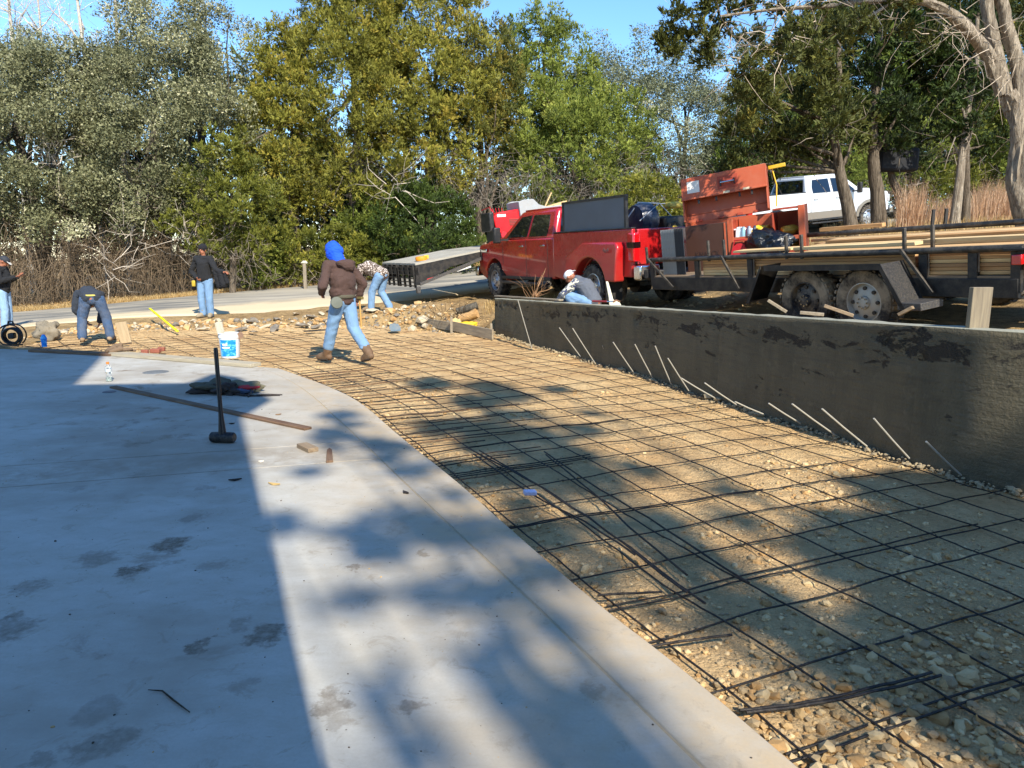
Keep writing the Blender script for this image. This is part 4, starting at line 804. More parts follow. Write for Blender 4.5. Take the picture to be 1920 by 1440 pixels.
    MB().box((0, rb - .12, .62), (1.5, .20, .18)).build('rear_bumper', M_BLK, root, bevel=.03)
    # chassis underneath
    ch = MB(); ch.box((0, -wb / 2, .55), (.95, wb + 1.8, .16)); ch.build('chassis', M_BLK, root)
    MB().tube([(-.8, 0, wr), (.8, 0, wr)], .06, 8).build('axle', M_BLK, root); MB().tube([(-.8, -wb, wr), (-.16, -wb, wr), (-.15, -wb, wr), (.15, -wb, wr), (.16, -wb, wr), (.8, -wb, wr)], [.08, .08, .19, .19, .08, .08], 12).build('axle', M_BLK, root)
    MB().box((0, 0, .80), (1.50, 1.1, .5)).build('wheel_well_liner', M_BLK, root); MB().box((0, -wb, .72), (1.2, 1.1, .3)).build('wheel_well_liner', M_BLK, root)
    for s in (-1, 1):
        make_wheel(root, (s * .88, 0, wr), wr, .27, s, dual=False)
        if flare: make_wheel(root, (s * 1.0, -wb, wr), wr, .24, s, dual=True); MB().lathe([(wr * .6, -.12), (wr * .97, -.11), (wr, -.05), (wr, .05), (wr * .97, .11), (wr * .6, .12)], 30, Matrix.Translation((s * .70, -wb, wr)) @ Matrix.Rotation(PI / 2, 4, 'Y'), cap=False).build('inner_tyre', M_RUB, root, smooth=40)
        else: make_wheel(root, (s * .88, -wb, wr), wr, .27, s)
        if flare:
            R0 = ra + .03; out = [(-wb - R0 - .30, .52), (-wb - R0 - .34, 1.12), (-wb - R0 - .28, 1.22), (-wb + .25, 1.24), (-wb + R0 + .28, .98), (-wb + R0 + .34, .52)]; inn = arc(-wb, wr, R0, 0, PI, 14)
            inn = [(y, z) for y, z in inn if z > .50]; poly = out + [(-wb + R0 + .02, .52)] + inn + [(-wb - R0 - .02, .52)]
            MB().prism(poly, s * (W_ - .03), s * 1.20, lambda p, q, t_: (t_ - s * (.05 if (q > 1.1 and abs(t_) > 1.1) else 0), p, q)).build('fender_flare', M_body, root, bevel=.05, seg=4, fix=True)
            MB().box((s * 1.02, -wb - R0 - .02, .34), (.36, .02, .34)).build('mud_flap', M_BLK, root)
    if two_tone:
        for s in (-1, 1):
            MB().box((s * 1.002, -1.75, .64), (.008, 2.12, .26)).build('lower_cladding', two_tone, root, bevel=.003); 
            P_ = arc(0, wr, ra + .10, PI * .97, PI * .03, 12); Q_ = arc(0, wr, ra + .0, PI * .97, PI * .03, 12)
            MB().prism(P_ + Q_[::-1], s * .99, s * 1.03, lambda p, q, t_: (t_, p, q)).build('arch_trim', two_tone, root, fix=True)
    return root
hd = Vector((-.404, .915, 0))
Mt = Matrix.Translation((.50, 18.55, .60)) @ Matrix.Rotation(rad(27.0), 4, 'Z') @ Matrix.Rotation(rad(-3.2), 4, 'Y') @ Matrix.Rotation(rad(-.4), 4, 'X')
red = pickup('red crew cab pickup with wide rear fender flares hitched ahead of the lumber trailer', Mt, M_RED)
txt = bpy.data.curves.new('badge', 'FONT'); txt.body = '4x4'; txt.size = .13; txt.extrude = .004; txt.align_x = 'CENTER'
def text_mesh(body, size, M_, mat, parent, name='lettering', ext=.003, align='CENTER', bold=False):
    cu = bpy.data.curves.new(name, 'FONT'); cu.body = body; cu.size = size; cu.extrude = ext; cu.align_x = align; cu.align_y = 'CENTER'
    if bold: cu.offset = size * .02
    tmp = bpy.data.objects.new('tmp', cu); COL.objects.link(tmp); dg = bpy.context.evaluated_depsgraph_get(); me = bpy.data.meshes.new_from_object(tmp.evaluated_get(dg)); bpy.data.objects.remove(tmp); me.transform(M_)
    me.materials.clear(); me.materials.append(mat); o = bpy.data.objects.new(name, me); COL.objects.link(o); o.parent = parent; return o
text_mesh('4x4', .12, Matrix.Translation((-1.205, -5.08, 1.08)) @ Matrix.Rotation(-PI / 2, 4, 'Z') @ Matrix.Rotation(PI / 2, 4, 'X'), M('badge_grey', '#5a4a4a', .4), red, 'badge')
# truck-bed box lid standing open, black frame with dull metal sheet
lidr = empty('truck_box_lid', mat=Mt @ Matrix.Translation((-.90, -3.28, 1.42)) @ Matrix.Diagonal((1, 1.13, .98, 1)), label='open truck bed box lid, dull grey metal sheet in a black frame', cat='box lid')
M_DUL = M('dull_sheet', '#59626d', .5, .3, 2.2, .1, 20, metal=.35)
MB().box((.0, -.85, .30), (.03, 1.86, .60)).build('sheet', M_DUL, lidr)
fr = MB(); [fr.box(c, d) for c, d in (((0, -.85, .61), (.06, 1.94, .045)), ((0, -.85, .0), (.06, 1.94, .045)), ((0, .09, .3), (.06, .045, .6)), ((0, -1.79, .3), (.06, .045, .6)))]; fr.build('frame', M_BLK, lidr)
# machine lying in the truck bed
mw = empty('portable_blower', mat=Mt @ Matrix.Translation((.10, -4.55, 1.48)), label='dark blue machine with yellow-hubbed wheel in the bed of the red pickup', cat='machine')
M_NAVY = M('navy_paint', '#1d2c45', .35, .3, 8, dust=.25); M_YEL = M('yellow_plastic', '#d9b11c', .45, .15, 8, dust=.25)
MB().lathe([(.0, -.2), (.28, -.2), (.32, -.1), (.32, .12), (.26, .2), (0, .2)], 20, Matrix.Translation((0, .1, .12)) @ Matrix.Rotation(PI / 2, 4, 'Y')).build('housing', M_NAVY, mw, smooth=35)
MB().box((.55, 0, .02), (.5, .4, .3)).build('engine', M_BLK, mw, bevel=.05); hb = MB(); hb.tube([(-.5, .1, -.3), (-.42, .1, .1), (-.1, .1, .45), (.4, .1, .42), (1.0, .1, -.1)], .015, 6); hb.tube([(-.3, -.2, .1), (.15, -.2, .4), (.3, -.2, .4)], .01, 5); hb.build('handle_bar', M('steel_tube', '#8e949c', .4, .1, metal=.6), mw, smooth=60)
wq = empty('wheel', (.42, -.30, -.08)); wq.parent = mw; MB().lathe([(.07, -.04), (.14, -.04), (.15, 0), (.14, .04), (.07, .04)], 20, Matrix.Rotation(PI / 2, 4, 'X')).build('tyre', M_RUB, wq, smooth=40); MB().lathe([(0, .045), (.07, .045), (.07, -.045), (0, -.045)], 16, Matrix.Rotation(PI / 2, 4, 'X')).build('hub', M_YEL, wq, smooth=40)
MB().box((.75, .1, .38), (.34, .2, .12)).build('fuel_tank', M('faded_yellow', '#b7a044', .6), mw, bevel=.04)
# white plastic jug-like flap by the rear wheel of the red truck
wf = MB(); P0 = aty(1100, 480, 12.9)
cr = empty('white_plastic_bracket', (aty(1148, 566, 12.75).x, 12.75, .60), label='white slotted plastic piece propped against the rear wheel of the red pickup', cat='bracket')
MB().prism([(-.15, .85), (-.10, .85), (.02, .35), (.16, .27), (.19, .20), (.19, 0), (.14, 0), (.14, .16), (.09, .16), (.09, 0), (.05, 0), (.05, .16), (.0, .16), (0, 0), (-.05, 0), (-.08, .4)], -.02, .02, lambda p, q, t_: (p * .8, t_, q * .62)).build('plate', M('off_white_plastic', '#d5d2bd', .6, .1, 6), cr, bevel=.008, fix=True)
# ---- white pickup
Mw = Matrix.Translation((12.35, 27.9, 2.50)) @ Matrix.Rotation(rad(-68), 4, 'Z') @ Matrix.Rotation(rad(2.0), 4, 'Y') @ Matrix.Rotation(rad(5.5), 4, 'X')
whi = pickup('white crew cab pickup with grey lower body parked behind the small cedars', Mw, M_WHT, wb=4.1, flare=False, two_tone=M_GREY2, black_trim=False, wr=.42)
# ================================================================== lumber trailer
Tm = Matrix.Translation((4.12, 9.218, .653)) @ Matrix.Rotation(rad(-64.2), 4, 'Z') @ Matrix.Rotation(rad(-1.6), 4, 'Y') @ Matrix.Rotation(rad(7.0), 4, 'X')
M_TRL = M('trailer_black_paint', '#121316', .55, .4, 8, .3, 60, metal=.1, dust=.10); M_PIPE = M('scuffed_pipe', '#3b3733', .5, .6, 14, .4, 60, metal=.4, dust=.25)
M_TREAD = M('tread_plate', '#48484a', .55, .3, 60, .8, 70, metal=.5, dust=.25)
tr = empty('lumber_trailer', mat=Tm, label='black tandem axle flatbed trailer with pipe rails parked above the retaining wall', cat='trailer')
TW = 2.1; U0, U1 = -3.85, 2.1
for v_ in (0.03, TW - .03):
    MB().bar((U0, v_, .55), (U1, v_, .55), .06, .20).build('side_frame', M_TRL, tr, bevel=.008); MB().tube([(U0, v_ - .03, .95 if v_ < 1 else 1.06), (U1 + (.05 if v_ < 1 else 1.5), v_ - .03, .95 if v_ < 1 else 1.06)], .036, 12).build('rail_pipe', M_PIPE, tr, smooth=60)
    for u in (U0 + .02, -2.68, -1.54, 1.09, 1.64, U1 - .03): MB().box((u, v_, .73), (.10, .05, .44)).build('stake_post', M_TRL, tr, bevel=.006)
for u in (-3.5, -2.7, -1.9, -1.1, -.3, .5, 1.3, 2.0): MB().bar((u, .05, .55), (u, TW - .05, .55), .05, .10).build('crossmember', M_TRL, tr)
for k in range(11): MB().bar((U0, .10 + k * .19, .655), (U1, .10 + k * .19, .655), .18, .035).build('deck_plank', wood('old_deck_wood', '#6b5a46', '#8f7b62', 1, 'X', .5), tr)
MB().bar((U0, TW / 2, .55), (U0 - 1.5, TW / 2, .50), .10, .12).build('tongue', M_TRL, tr)
for u in (-2.37, -2.03, -.84, -.58, .88, 1.06): MB().bar((u, .0 if u < 0 or u == .88 else .22, .9), (u, .0 if u < 0 or u == .88 else .22, 1.21), .035, .035, up=(1, 0, 0)).build('upright_bar', M_PIPE, tr, bevel=.004)
for u, u2 in ((-3.83, -3.2), (-2.03, -1.7), (.88, 1.25)): MB().bar((u, -.07, .98), (u2, -.06, .50), .035, .03, up=(0, 1, 0)).build('brace', M_PIPE, tr, bevel=.004)
MB().bar((-3.83, -.07, .9), (-3.83, -.07, 1.17), .035, .03, up=(1, 0, 0)).build('upright_bar', M_PIPE, tr)
fd = MB(); fd.add([(-.86, -.39, .862), (.88, -.39, .862), (.88, -.02, .80), (-.86, -.02, .80)], [(0, 1, 2, 3)]); fdo = fd.build('fender', M_TREAD, tr)
for a_, b_ in (((-.86, -.39, .83), (.88, -.39, .83)),): MB().bar(a_, b_, .012, .07).build('fender_lip', M_TRL, fdo)
MB().add([(.88, -.39, .86), (.88, -.02, .86), (1.14, -.02, .38), (1.14, -.39, .38)], [(0, 1, 2, 3), (3, 2, 1, 0)]).build('fender_apron', M_TREAD, fdo)
MB().prism([(.86, .80), (.88, .86), (1.18, .36), (1.12, .36)], -.40, -.385, lambda p, q, t_: (p, t_, q)).build('fender_edge', M_TRL, fdo)
MB().prism([(-.92, .80), (-.92, .86), (-1.22, .36), (-1.16, .36)], -.40, -.385, lambda p, q, t_: (p, t_, q)).build('fender_edge', M_TRL, fdo)
MB().add([(-.92, -.39, .86), (-.92, -.02, .86), (-1.2, -.02, .38), (-1.2, -.39, .38)], [(0, 1, 2, 3), (3, 2, 1, 0)]).build('fender_apron', M_TRL, fdo)
MB().box((1.22, -.22, .40), (.28, .36, .08)).build('step', M_TREAD, tr, bevel=.006)
M_RIMD = M('dusty_grey_rim', '#a8a69f', .55, .2, 8, .2, 40, metal=.3, dust=.5); M_MUDT = M('muddy_tyre', '#2a2622', .95, .4, 5, .6, 30, dust=.75); M_RIMB = M('dark_rim', '#26262a', .6, .3, 10, metal=.3, dust=.4)
MB().tube([(-.43, -.1, .40), (-.43, TW + .1, .40)], .05, 8).build('axle', M_TRL, tr); MB().tube([(.43, -.1, .40), (.43, TW + .1, .40)], .05, 8).build('axle', M_TRL, tr)
for v_, s in ((-.16, -1), (TW + .16, 1)):
    for u, rm in ((-.33, M_RIMB), (.53, M_RIMD)):
        wh = make_wheel(tr, (0, 0, 0), .40, .22, 1, rim=rm, rr=.60, tyre=M_MUDT); wh.location = (u, v_, .40); wh.rotation_euler = (0, 0, PI / 2 * s)
MB().box((U1 + .04, .12, .86), (.10, .26, .16)).build('light_box', M_TRL, tr, bevel=.01)
MB().box((U1 + .02, -.04, .84), (.10, .06, .10)).build('tail_light', M_LRED, tr, bevel=.01)
MB().box((U1 + .0, .0, .94), (.22, .14, .02)).build('light_guard', M_TRL, tr)
# lumber on the trailer: every board a thing
WD = [wood('fresh_pine%d' % i, a, b) for i, (a, b) in enumerate([('#b98d5c', '#d9b27c'), ('#a87a4c', '#cba06b'), ('#c9a56f', '#e2c592'), ('#8d6846', '#b38a5c')])]
for m_ in WD: pass
rb_ = random.Random(5)
Lfar = 'boards lying on the flatbed trailer'
def t_board(u0, u1, v_, z, wdt, thk, label, m_=None, yaw=0.0, nm='lumber_board'):
    L = u1 - u0; o = MB().box((0, 0, 0), (wdt, L, thk)).build(nm, m_ or WD[rb_.randrange(4)], None, bevel=.003, seg=1)
    o.matrix_world = Tm @ Matrix.Translation(((u0 + u1) / 2, v_, z)) @ Matrix.Rotation(-PI / 2 + yaw, 4, 'Z'); return tag(o, label, 'board', Lfar)
ordn = ['bottom', 'second', 'third', 'fourth', 'fifth', 'sixth', 'top']
for k in range(7):
    t_board(-2.62, -1.58 + .1 * (k % 3), .15, .70 + k * .041, .14, .038, '%s board of the near stack seen left of the trailer fender' % ordn[k]); 
for k in range(7): t_board(-1.5, .95, .15, .70 + k * .041, .14, .038, '%s board of the near stack behind the trailer wheels' % ordn[k])
for k in range(6): t_board(1.0, 3.3 + .12 * math.sin(k * 2), .16 + .01 * (k % 2), .70 + k * .041, .185, .038, '%s board of the near stack at the right end of the trailer' % ordn[k])
rows = [(.38, 5, -1.9, 3.1), (.60, 6, -1.6, 2.6), (.82, 6, -1.2, 3.2), (1.04, 7, -1.2, 2.2), (1.26, 7, -1.45, 3.0), (1.48, 8, -1.6, 2.4), (1.70, 8, -1.8, 3.4), (1.92, 8, -1.9, 3.3)]
for ri, (v_, n_, a_, b_) in enumerate(rows):
    for k in range(n_):
        if k < n_ - 4: continue
        t_board(a_ + rb_.uniform(-.25, .25), b_ + rb_.uniform(-.5, .4), v_, .70 + k * .041, .185, .038, 'lumber board, layer %s from the top, %s row back from the near rail' % (['one', 'two', 'three', 'four'][n_ - 1 - k], ['first', 'second', 'third', 'fourth', 'fifth', 'sixth', 'seventh', 'farthest'][ri]), yaw=rb_.uniform(-.012, .012))
t_board(-.72, 1.0, .07, 1.03, .14, .04, 'pale board lying on the near rail pipe above the fender', WD[2], .01); t_board(.9, 3.2, .30, 1.03, .16, .04, 'long pale board lying just inside the near rail at the right', WD[2], -.02)
t_board(-1.9, -.9, .20, 1.02, .24, .03, 'wide pale plank below the black bag', WD[2], .1); t_board(-1.1, -.2, 1.0, 1.20, .09, .05, 'short light timber offcut on top of the stack by the tool box', WD[1], .15)
# ================================================================== orange tool box
M_OR = M('orange_tool_box_paint', '#ab5030', .5, .14, 3, .1, 30, dust=.12); M_ORI = M('orange_inside', '#9a3c24', .6, .15, 3); M_BRN = M('shaded_door_paint', '#3d241a', .5, .2, 3, .1, 30)  # door brown is the box paint with its shade put into the colour
Bm = Tm @ Matrix.Translation((-3.56, .56, .62)) @ Matrix.Rotation(rad(39), 4, 'Z') @ Matrix.Diagonal((.80, .9, 1, 1)); bx = empty('tool_box', mat=Bm, label='large open orange job site tool box with raised lid on the trailer', cat='tool box')
BW, BD, BH = 2.32, .80, .84
def bbox(n, c, d, m_=M_OR, parent=bx, bev=.006): return MB().box(c, d).build(n, m_, parent, bevel=bev)
bbox('floor', (BW / 2, BD / 2, .03), (BW, BD, .05)); bbox('back', (BW / 2, BD - .015, BH / 2 + .02), (BW, .03, BH)); bbox('side', (.015, BD / 2, BH / 2 + .02), (.03, BD, BH)); bbox('side', (BW - .015, BD / 2, BH / 2 + .06), (.03, BD, BH + .08)); bbox('partition', (.92, BD / 2, BH / 2), (.03, BD, BH - .05), M_ORI)
bbox('post', (.90, .0, BH / 2 + .01), (.11, .05, BH)); bbox('post', (BW - .06, .0, BH / 2 + .06), (.12, .05, BH + .08)); bbox('partition', (1.72, BD / 2, .66), (.03, BD - .1, .40), M_ORI)
bbox('shelf', (1.62, BD / 2 - .02, .46), (1.36, BD - .06, .03), M_ORI); bbox('tray_front', (1.30, .0, .49), (.72, .04, .11)); bbox('shelf_lip', (1.98, -.005, .455), (.62, .03, .06)); bbox('top_plate', (2.02, BD / 2 + .02, BH + .07), (.60, BD - .04, .025), M_ORI)
dr = bbox('door', (.42, -.02, BH / 2 - .02), (.84, .04, BH - .02), M_BRN); bbox('door_edge', (.80, -.046, BH / 2), (.035, .016, BH - .08), M_OR, dr, .003)
text_mesh('KNAACK', .12, Matrix.Translation((.42, -.043, .32)) @ Matrix.Rotation(PI / 2, 4, 'X'), M('dark_lettering', '#2a1712', .6), dr, bold=True)
bbox('lower_panel', (1.80, -.04, .10), (.80, .04, .22)); bbox('lower_panel', (1.6, .05, .16), (1.3, .02, .3), M_ORI)
bbox('inner_wall', (1.32, BD - .05, .70), (.74, .02, .26), M_OR)
# lid: hinged at the back, tipped back, hollow side towards us
Lm = Bm @ Matrix.Translation((0, BD - .02, BH + .0)) @ Matrix.Rotation(rad(-12), 4, 'X') @ Matrix.Rotation(rad(-2.5), 4, 'Y')
Lm = Lm @ Matrix.Translation((-.16, 0, 0)); lid = empty('lid', mat=Lm); lid.parent = bx; lid.matrix_parent_inverse = Bm.inverted(); lid.matrix_world = Lm
LW = 1.76; LH = .74
def lb(n, c, d, m_=M_OR, bev=.006): return MB().box(c, d).build(n, m_, lid, bevel=bev)
lb('lid_sheet', (LW / 2, .0, LH / 2 - .0), (LW, .03, LH)); lb('lid_side', (.015, -.11, LH / 2), (.03, .22, LH)); lb('lid_side', (LW - .015, -.11, LH / 2), (.03, .22, LH)); lb('lid_front', (LW / 2, -.235, LH - .19), (LW, .03, .38)); lb('lid_edge', (LW / 2, -.12, LH - .01), (LW, .24, .03)); lb('lid_lip', (LW / 2, -.26, LH - .37), (LW, .05, .03)); lb('crease', (LW / 2, -.02, .14), (LW - .1, .02, .02))
lb('sticker', (.26, -.2525, LH - .17), (.26, .004, .20), M('white_sticker', '#d8d4cc', .6, .05, 8), 0); lb('handle_recess', (.98, -.252, LH - .18), (.42, .006, .22), M_ORI, .002)
hd_ = MB(); hd_.tube([(.84, -.30, LH - .19), (1.12, -.30, LH - .19)], .016, 8); hd_.build('handle', M_CHR, lid, smooth=60); lb('handle_mount', (.84, -.275, LH - .19), (.02, .05, .10), M_BLK, 0); lb('handle_mount', (1.12, -.275, LH - .19), (.02, .05, .10), M_BLK, 0)
for u in (.95, 1.35): lb('latch_label', (u, -.287, LH - .36), (.13, .004, .035), M('cream_label', '#d8c9a8', .6), 0)
for u in (.35, .72, 1.2, 1.45): lb('latch', (u, -.22, LH - .43), (.04, .03, .07), M_BLK, 0)
for u in (.3, .75, 1.15, 1.5): lb('hinge', (u, -.03, .02), (.12, .02, .04), M_ORI, .003)
def tb(u, v_, z): return Bm @ Vector((u, v_, z))
# things standing in the tray
cols = [('#c9d6dd', 'pale blue spray can in the tool box tray'), ('#e4e6ea', 'white spray can in the tool box tray'), ('#7fa8b8', 'teal can in the tool box tray'), ('#c8556b', 'pink-capped can in the tool box tray'), ('#8d97a8', 'grey can in the tool box tray'), ('#2e3b52', 'dark blue can in the tool box tray')]
for i, (hx, lb_) in enumerate(cols):
    o = MB().lathe([(.0, 0), (.033, 0), (.033, .17), (.022, .19), (.022, .22), (0, .22)], 12).build('spray_can', M('can%d' % i, hx, .35, .1, 8), None, smooth=35); o.matrix_world = Matrix.Translation(tb(1.0 + i * .062, .10 + .04 * (i % 2), .48)) @ Matrix.Rotation(.15 * math.sin(i * 3), 4, 'Y'); tag(o, lb_, 'can', 'cans in the tool box tray')
def lump(name, c, r3, mat, label, cat, seed, rot=(0, 0, 0), rough=.25, sub=3, parent=None, group=None):
    bm = bmesh.new(); bmesh.ops.create_icosphere(bm, subdivisions=sub, radius=1)
    for vt in bm.verts:
        n_ = mnoise.noise(vt.co * 1.6 + Vector((seed, 0, 0))) * rough * 2 + mnoise.noise(vt.co * 4.5 + Vector((seed, 3, 0))) * rough * .8 + abs(mnoise.noise(vt.co * 9 + Vector((seed, 7, 0)))) * rough * .35; vt.co *= 1 + n_; vt.co = Vector((vt.co.x * r3[0], vt.co.y * r3[1], max(vt.co.z, -.75) * r3[2]))
    me = bpy.data.meshes.new(name); bm.to_mesh(me); bm.free(); me.materials.append(mat); me.polygons.foreach_set('use_smooth', [True] * len(me.polygons)); o = bpy.data.objects.new(name, me); COL.objects.link(o); o.location = c; o.rotation_euler = rot
    if parent is not None: o.parent = parent
    return tag(o, label, cat, group) if label else o
lump('white_tool_case', tb(1.14, .35, .62), (.2, .1, .06), M('white_plastic', '#dcdfe2', .4), 'white plastic cases heaped at the back of the tool box tray', 'case', 2, (0, .1, .3), .2)
lump('grey_tool_heap', tb(1.42, .16, .53), (.16, .10, .06), M('tool_metal', '#9a9a98', .4, .5, 20, metal=.4), 'jumble of small metal hand tools in the tool box tray', 'tools', 4, (0, 0, .2), .5)
lump('yellow_power_tool', tb(1.48, .30, .62), (.19, .09, .07), M_YEL, 'bright yellow power tool lying across the tool box tray', 'power tool', 9, (0, -.15, .4), .35)
lump('yellow_case', tb(1.62, .14, .55), (.11, .08, .04), M_YEL, 'small yellow case at the right end of the tool box tray', 'case', 12, (0, 0, .1), .2)
lump('yellow_hose_coil', tb(2.02, .3, .56), (.15, .12, .08), M('dirty_yellow', '#a88a2f', .6, .3, 9), 'dull yellow coil on the right shelf of the tool box', 'coil', 14, (0, 0, 0), .2)
tag(MB().box((0, 0, 0), (.42, .3, .3)).build('yellow_crate', M('ochre_crate', '#a77a1e', .6, .2, 6), None, bevel=.02), 'ochre yellow crate on the floor of the tool box at the right', 'crate').matrix_world = Bm @ Matrix.Translation((1.98, .35, .22))
lv = MB().box((0, 0, 0), (.34, .04, .06)).build('spirit_level', M_YEL, None, bevel=.008); lv.matrix_world = Bm @ Matrix.Translation((1.76, BD + .02, 1.60)) @ Matrix.Rotation(rad(-4), 4, 'Y'); tag(lv, 'yellow level sticking out behind the tool box lid', 'level')
hs = MB().tube([(1.72, BD, .95), (1.74, BD + .02, 1.3), (1.66, BD + .05, 1.58)], .014, 8).build('yellow_hose', M_YEL, None, smooth=60); hs.matrix_world = Bm; tag(hs, 'yellow hose hanging beside the right edge of the tool box lid', 'hose')
# red cord reel and black bag in front of the box
rl = empty('cord_reel', mat=Bm @ Matrix.Translation((1.08, -.06, .28)), label='red cord reel standing inside the open tool box opening', cat='reel')
M_RP = M('red_plastic', '#b5222c', .4, .15, 6); MB().lathe([(.04, -.06), (.17, -.06), (.17, -.045), (.05, -.045), (.05, .045), (.17, .045), (.17, .06), (.04, .06)], 22, Matrix.Rotation(PI / 2, 4, 'X')).build('drum', M_RP, rl, smooth=35)
crd = MB(); [crd.tube([((.10 + .008 * j) * math.cos(a), -.035 + j * .017, (.10 + .008 * j) * math.sin(a)) for a in np.linspace(0, 6.283, 20)], .010, 5) for j in range(5)]; crd.build('cord', M('maroon_cord', '#5e1420', .6), rl, smooth=60); MB().tube([(-.15, 0, .05), (-.1, 0, .22), (.1, 0, .22), (.15, 0, .05)], .012, 6).build('handle', M_RP, rl, smooth=60)
M_BAG = NT('black_bin_bag'); _b = M_BAG.bump(M_BAG.noise(M_BAG.map(), 6, 5, .6, 1.5), .9, .05); M_BAG = M_BAG.done(lin('#0c0d10'), .22, _b, spec=.7)
bag = lump('bin_bag', tuple(tb(1.66, -.20, .36)), (.42, .24, .24), M_BAG, 'full shiny black bin bag leaning in front of the orange tool box', 'bag', 21, (0, 0, rad(-64)), .3, 4)
# corrugated grey sheets standing at the front of the trailer
cg = empty('corrugated_sheets', mat=Tm @ Matrix.Translation((-3.72, .16, .68)), label='upright grey corrugated metal forms at the front end of the trailer', cat='metal forms')
M_GAL = M('galvanised', '#8d9196', .4, .3, 12, .2, 40, metal=.7, dust=.2)
for k in range(8):
    MB().prism([(0, 0), (.035, .03), (.07, 0), (.07, .012), (.035, .042), (0, .012)], 0, .74, lambda p, q, t_: (p, q, t_)).build('rib_panel', M_GAL if k < 5 else M('dark_steel', '#3b3c40', .5, .3, 12, metal=.5), cg).location = (k * .072, 0, 0)
# ================================================================== flatbed dovetail trailer on the road
Gd = Vector((.88, .47, 0)).normalized(); Gm = Matrix.Translation((-2.25, 18.0, .62)) @ Matrix.Rotation(math.atan2(Gd.y, Gd.x), 4, 'Z') @ Matrix.Rotation(rad(-6.0), 4, 'Y')
gt = empty('dovetail_trailer', mat=Gm, label='long black flatbed trailer with sloping dovetail end parked on the road behind the red pickup', cat='trailer')
M_DK = wood('weathered_deck', '#8f8a7e', '#b5b0a2', 1, 'X')
W2 = 2.5
for k in range(9): MB().bar((0, .14 + k * .277, .72), (1.75, .14 + k * .277, .86), .262, .05).build('deck_plank', M_DK, gt)
for k in range(9): MB().bar((1.78, .14 + k * .277, .865), (8, .14 + k * .277, .92), .262, .05).build('deck_plank', M_DK, gt)
MB().prism([(0, .70), (1.75, .84), (8, .89), (8, .74), (1.9, .71), (.9, .56), (.05, .22), (-.05, .22), (-.02, .4)], .0, .06, lambda p, q, t_: (p, t_, q)).build('side_frame', M_TRL, gt, fix=True)
MB().prism([(0, .70), (1.75, .84), (8, .89), (8, .74), (1.9, .71), (.9, .56), (.05, .22), (-.05, .22), (-.02, .4)], W2 - .06, W2, lambda p, q, t_: (p, t_, q)).build('side_frame', M_TRL, gt, fix=True)
for v0 in (.10, 1.30):
    rp = empty('ramp', (-.02, v0, 0)); rp.parent = gt
    for k in range(6): MB().bar((0, .04, .20 + k * .09), (0, 1.06, .20 + k * .09), .03, .022).build('rung', M_TRL, rp)
    for v_ in (.02, .37, .73, 1.08): MB().bar((0, v_, .16), (0, v_, .70), .05, .05, up=(1, 0, 0)).build('ramp_rail', M_TRL, rp)
MB().box((.02, W2 / 2, .55), (.06, W2, .16)).build('rear_beam', M_TRL, gt)
for k in range(8):
    MB().bar((.25 + k * .8, -.006, .28 + .0 + (k * .8 + .25) * .16 if k < 2 else .50 + .012 * k), (.25 + k * .8 + .4, -.006, .28 + (k * .8 + .65) * .16 if k < 2 else .505 + .012 * k), .006, .05).build('reflective_tape', M('white_tape', '#d9d9d6', .3) if k % 2 else M('red_tape', '#c43a36', .3), gt)
MB().bar((.05, -.02, .24), (2.0, -.02, .74), .05, .07).build('rub_rail', M_TREAD, gt)
MB().box((.02, .06, .10), (.10, .10, .16)).build('foot', M_TREAD, gt, bevel=.01)
for u in (3.6, 4.6):
    for v_, s in ((.25, -1), (W2 - .25, 1)): wh = make_wheel(gt, (u, v_, .06), .40, .24, 1, rim=M_RIMD); wh.rotation_euler = (0, 0, PI / 2 * s)
bc = empty('orange_strap_bundle', mat=Gm @ Matrix.Translation((.34, .45, .775)), label='orange and yellow ratchet strap bundle on the flatbed deck near its tail', cat='strap')
M_ORG = M('orange_webbing', '#dd8a1c', .6, .2, 12); MB().lathe([(.05, 0), (.14, 0), (.15, .06), (.13, .10), (.05, .10)], 18).build('coil', M_ORG, bc, smooth=40); MB().box((.13, 0, .07), (.12, .08, .09)).build('ratchet', M_YEL, bc, bevel=.01)
# ---- red power buggy with grey tub on it
Pm = Matrix.Translation(Gm @ Vector((2.55, .9, .89))) @ Matrix.Rotation(math.atan2(Gd.y, Gd.x) - .12, 4, 'Z') @ Matrix.Rotation(rad(-4), 4, 'Y') @ Matrix.Diagonal((.86, .86, .80, 1))
bg_ = empty('concrete_buggy', mat=Pm, label='red powered concrete buggy with big grey tub loaded on the flatbed', cat='concrete buggy')
M_BR = M('bright_red_panel', '#d2161c', .35, .1, 4); M_TUB = M('grey_poly_tub', '#9aa0a4', .5, .15, 3, .1, 20, dust=.2)
MB().prism([(.18, .42), (.10, .98), (.30, 1.10), (.52, 1.12), (.95, 1.18), (1.02, .95), (1.05, .42)], 0, .85, lambda p, q, t_: (p, t_, q)).build('engine_cover', M_BR, bg_, bevel=.03, fix=True)
MB().box((.78, -.005, .76), (.34, .02, .22)).build('side_grille', M('brown_grille', '#5e3a30', .5, .3, 40), bg_, bevel=.004)
for k in range(5): MB().box((.78, -.018, .67 + k * .045), (.32, .012, .010)).build('grille_slat', M_BR, bg_)
MB().box((.36, -.008, .99), (.28, .016, .08)).build('name_decal', M('white_decal', '#e6e6ea', .4), bg_)
MB().box((.04, .40, .80), (.16, .82, .62)).build('operator_pad', M_BLK, bg_, bevel=.04, seg=3); MB().tube([(.10, .02, 1.12), (.02, .02, 1.22), (.15, .4, 1.30), (.02, .8, 1.22)], .018, 6).build('handlebar', M_RP, bg_, smooth=60)
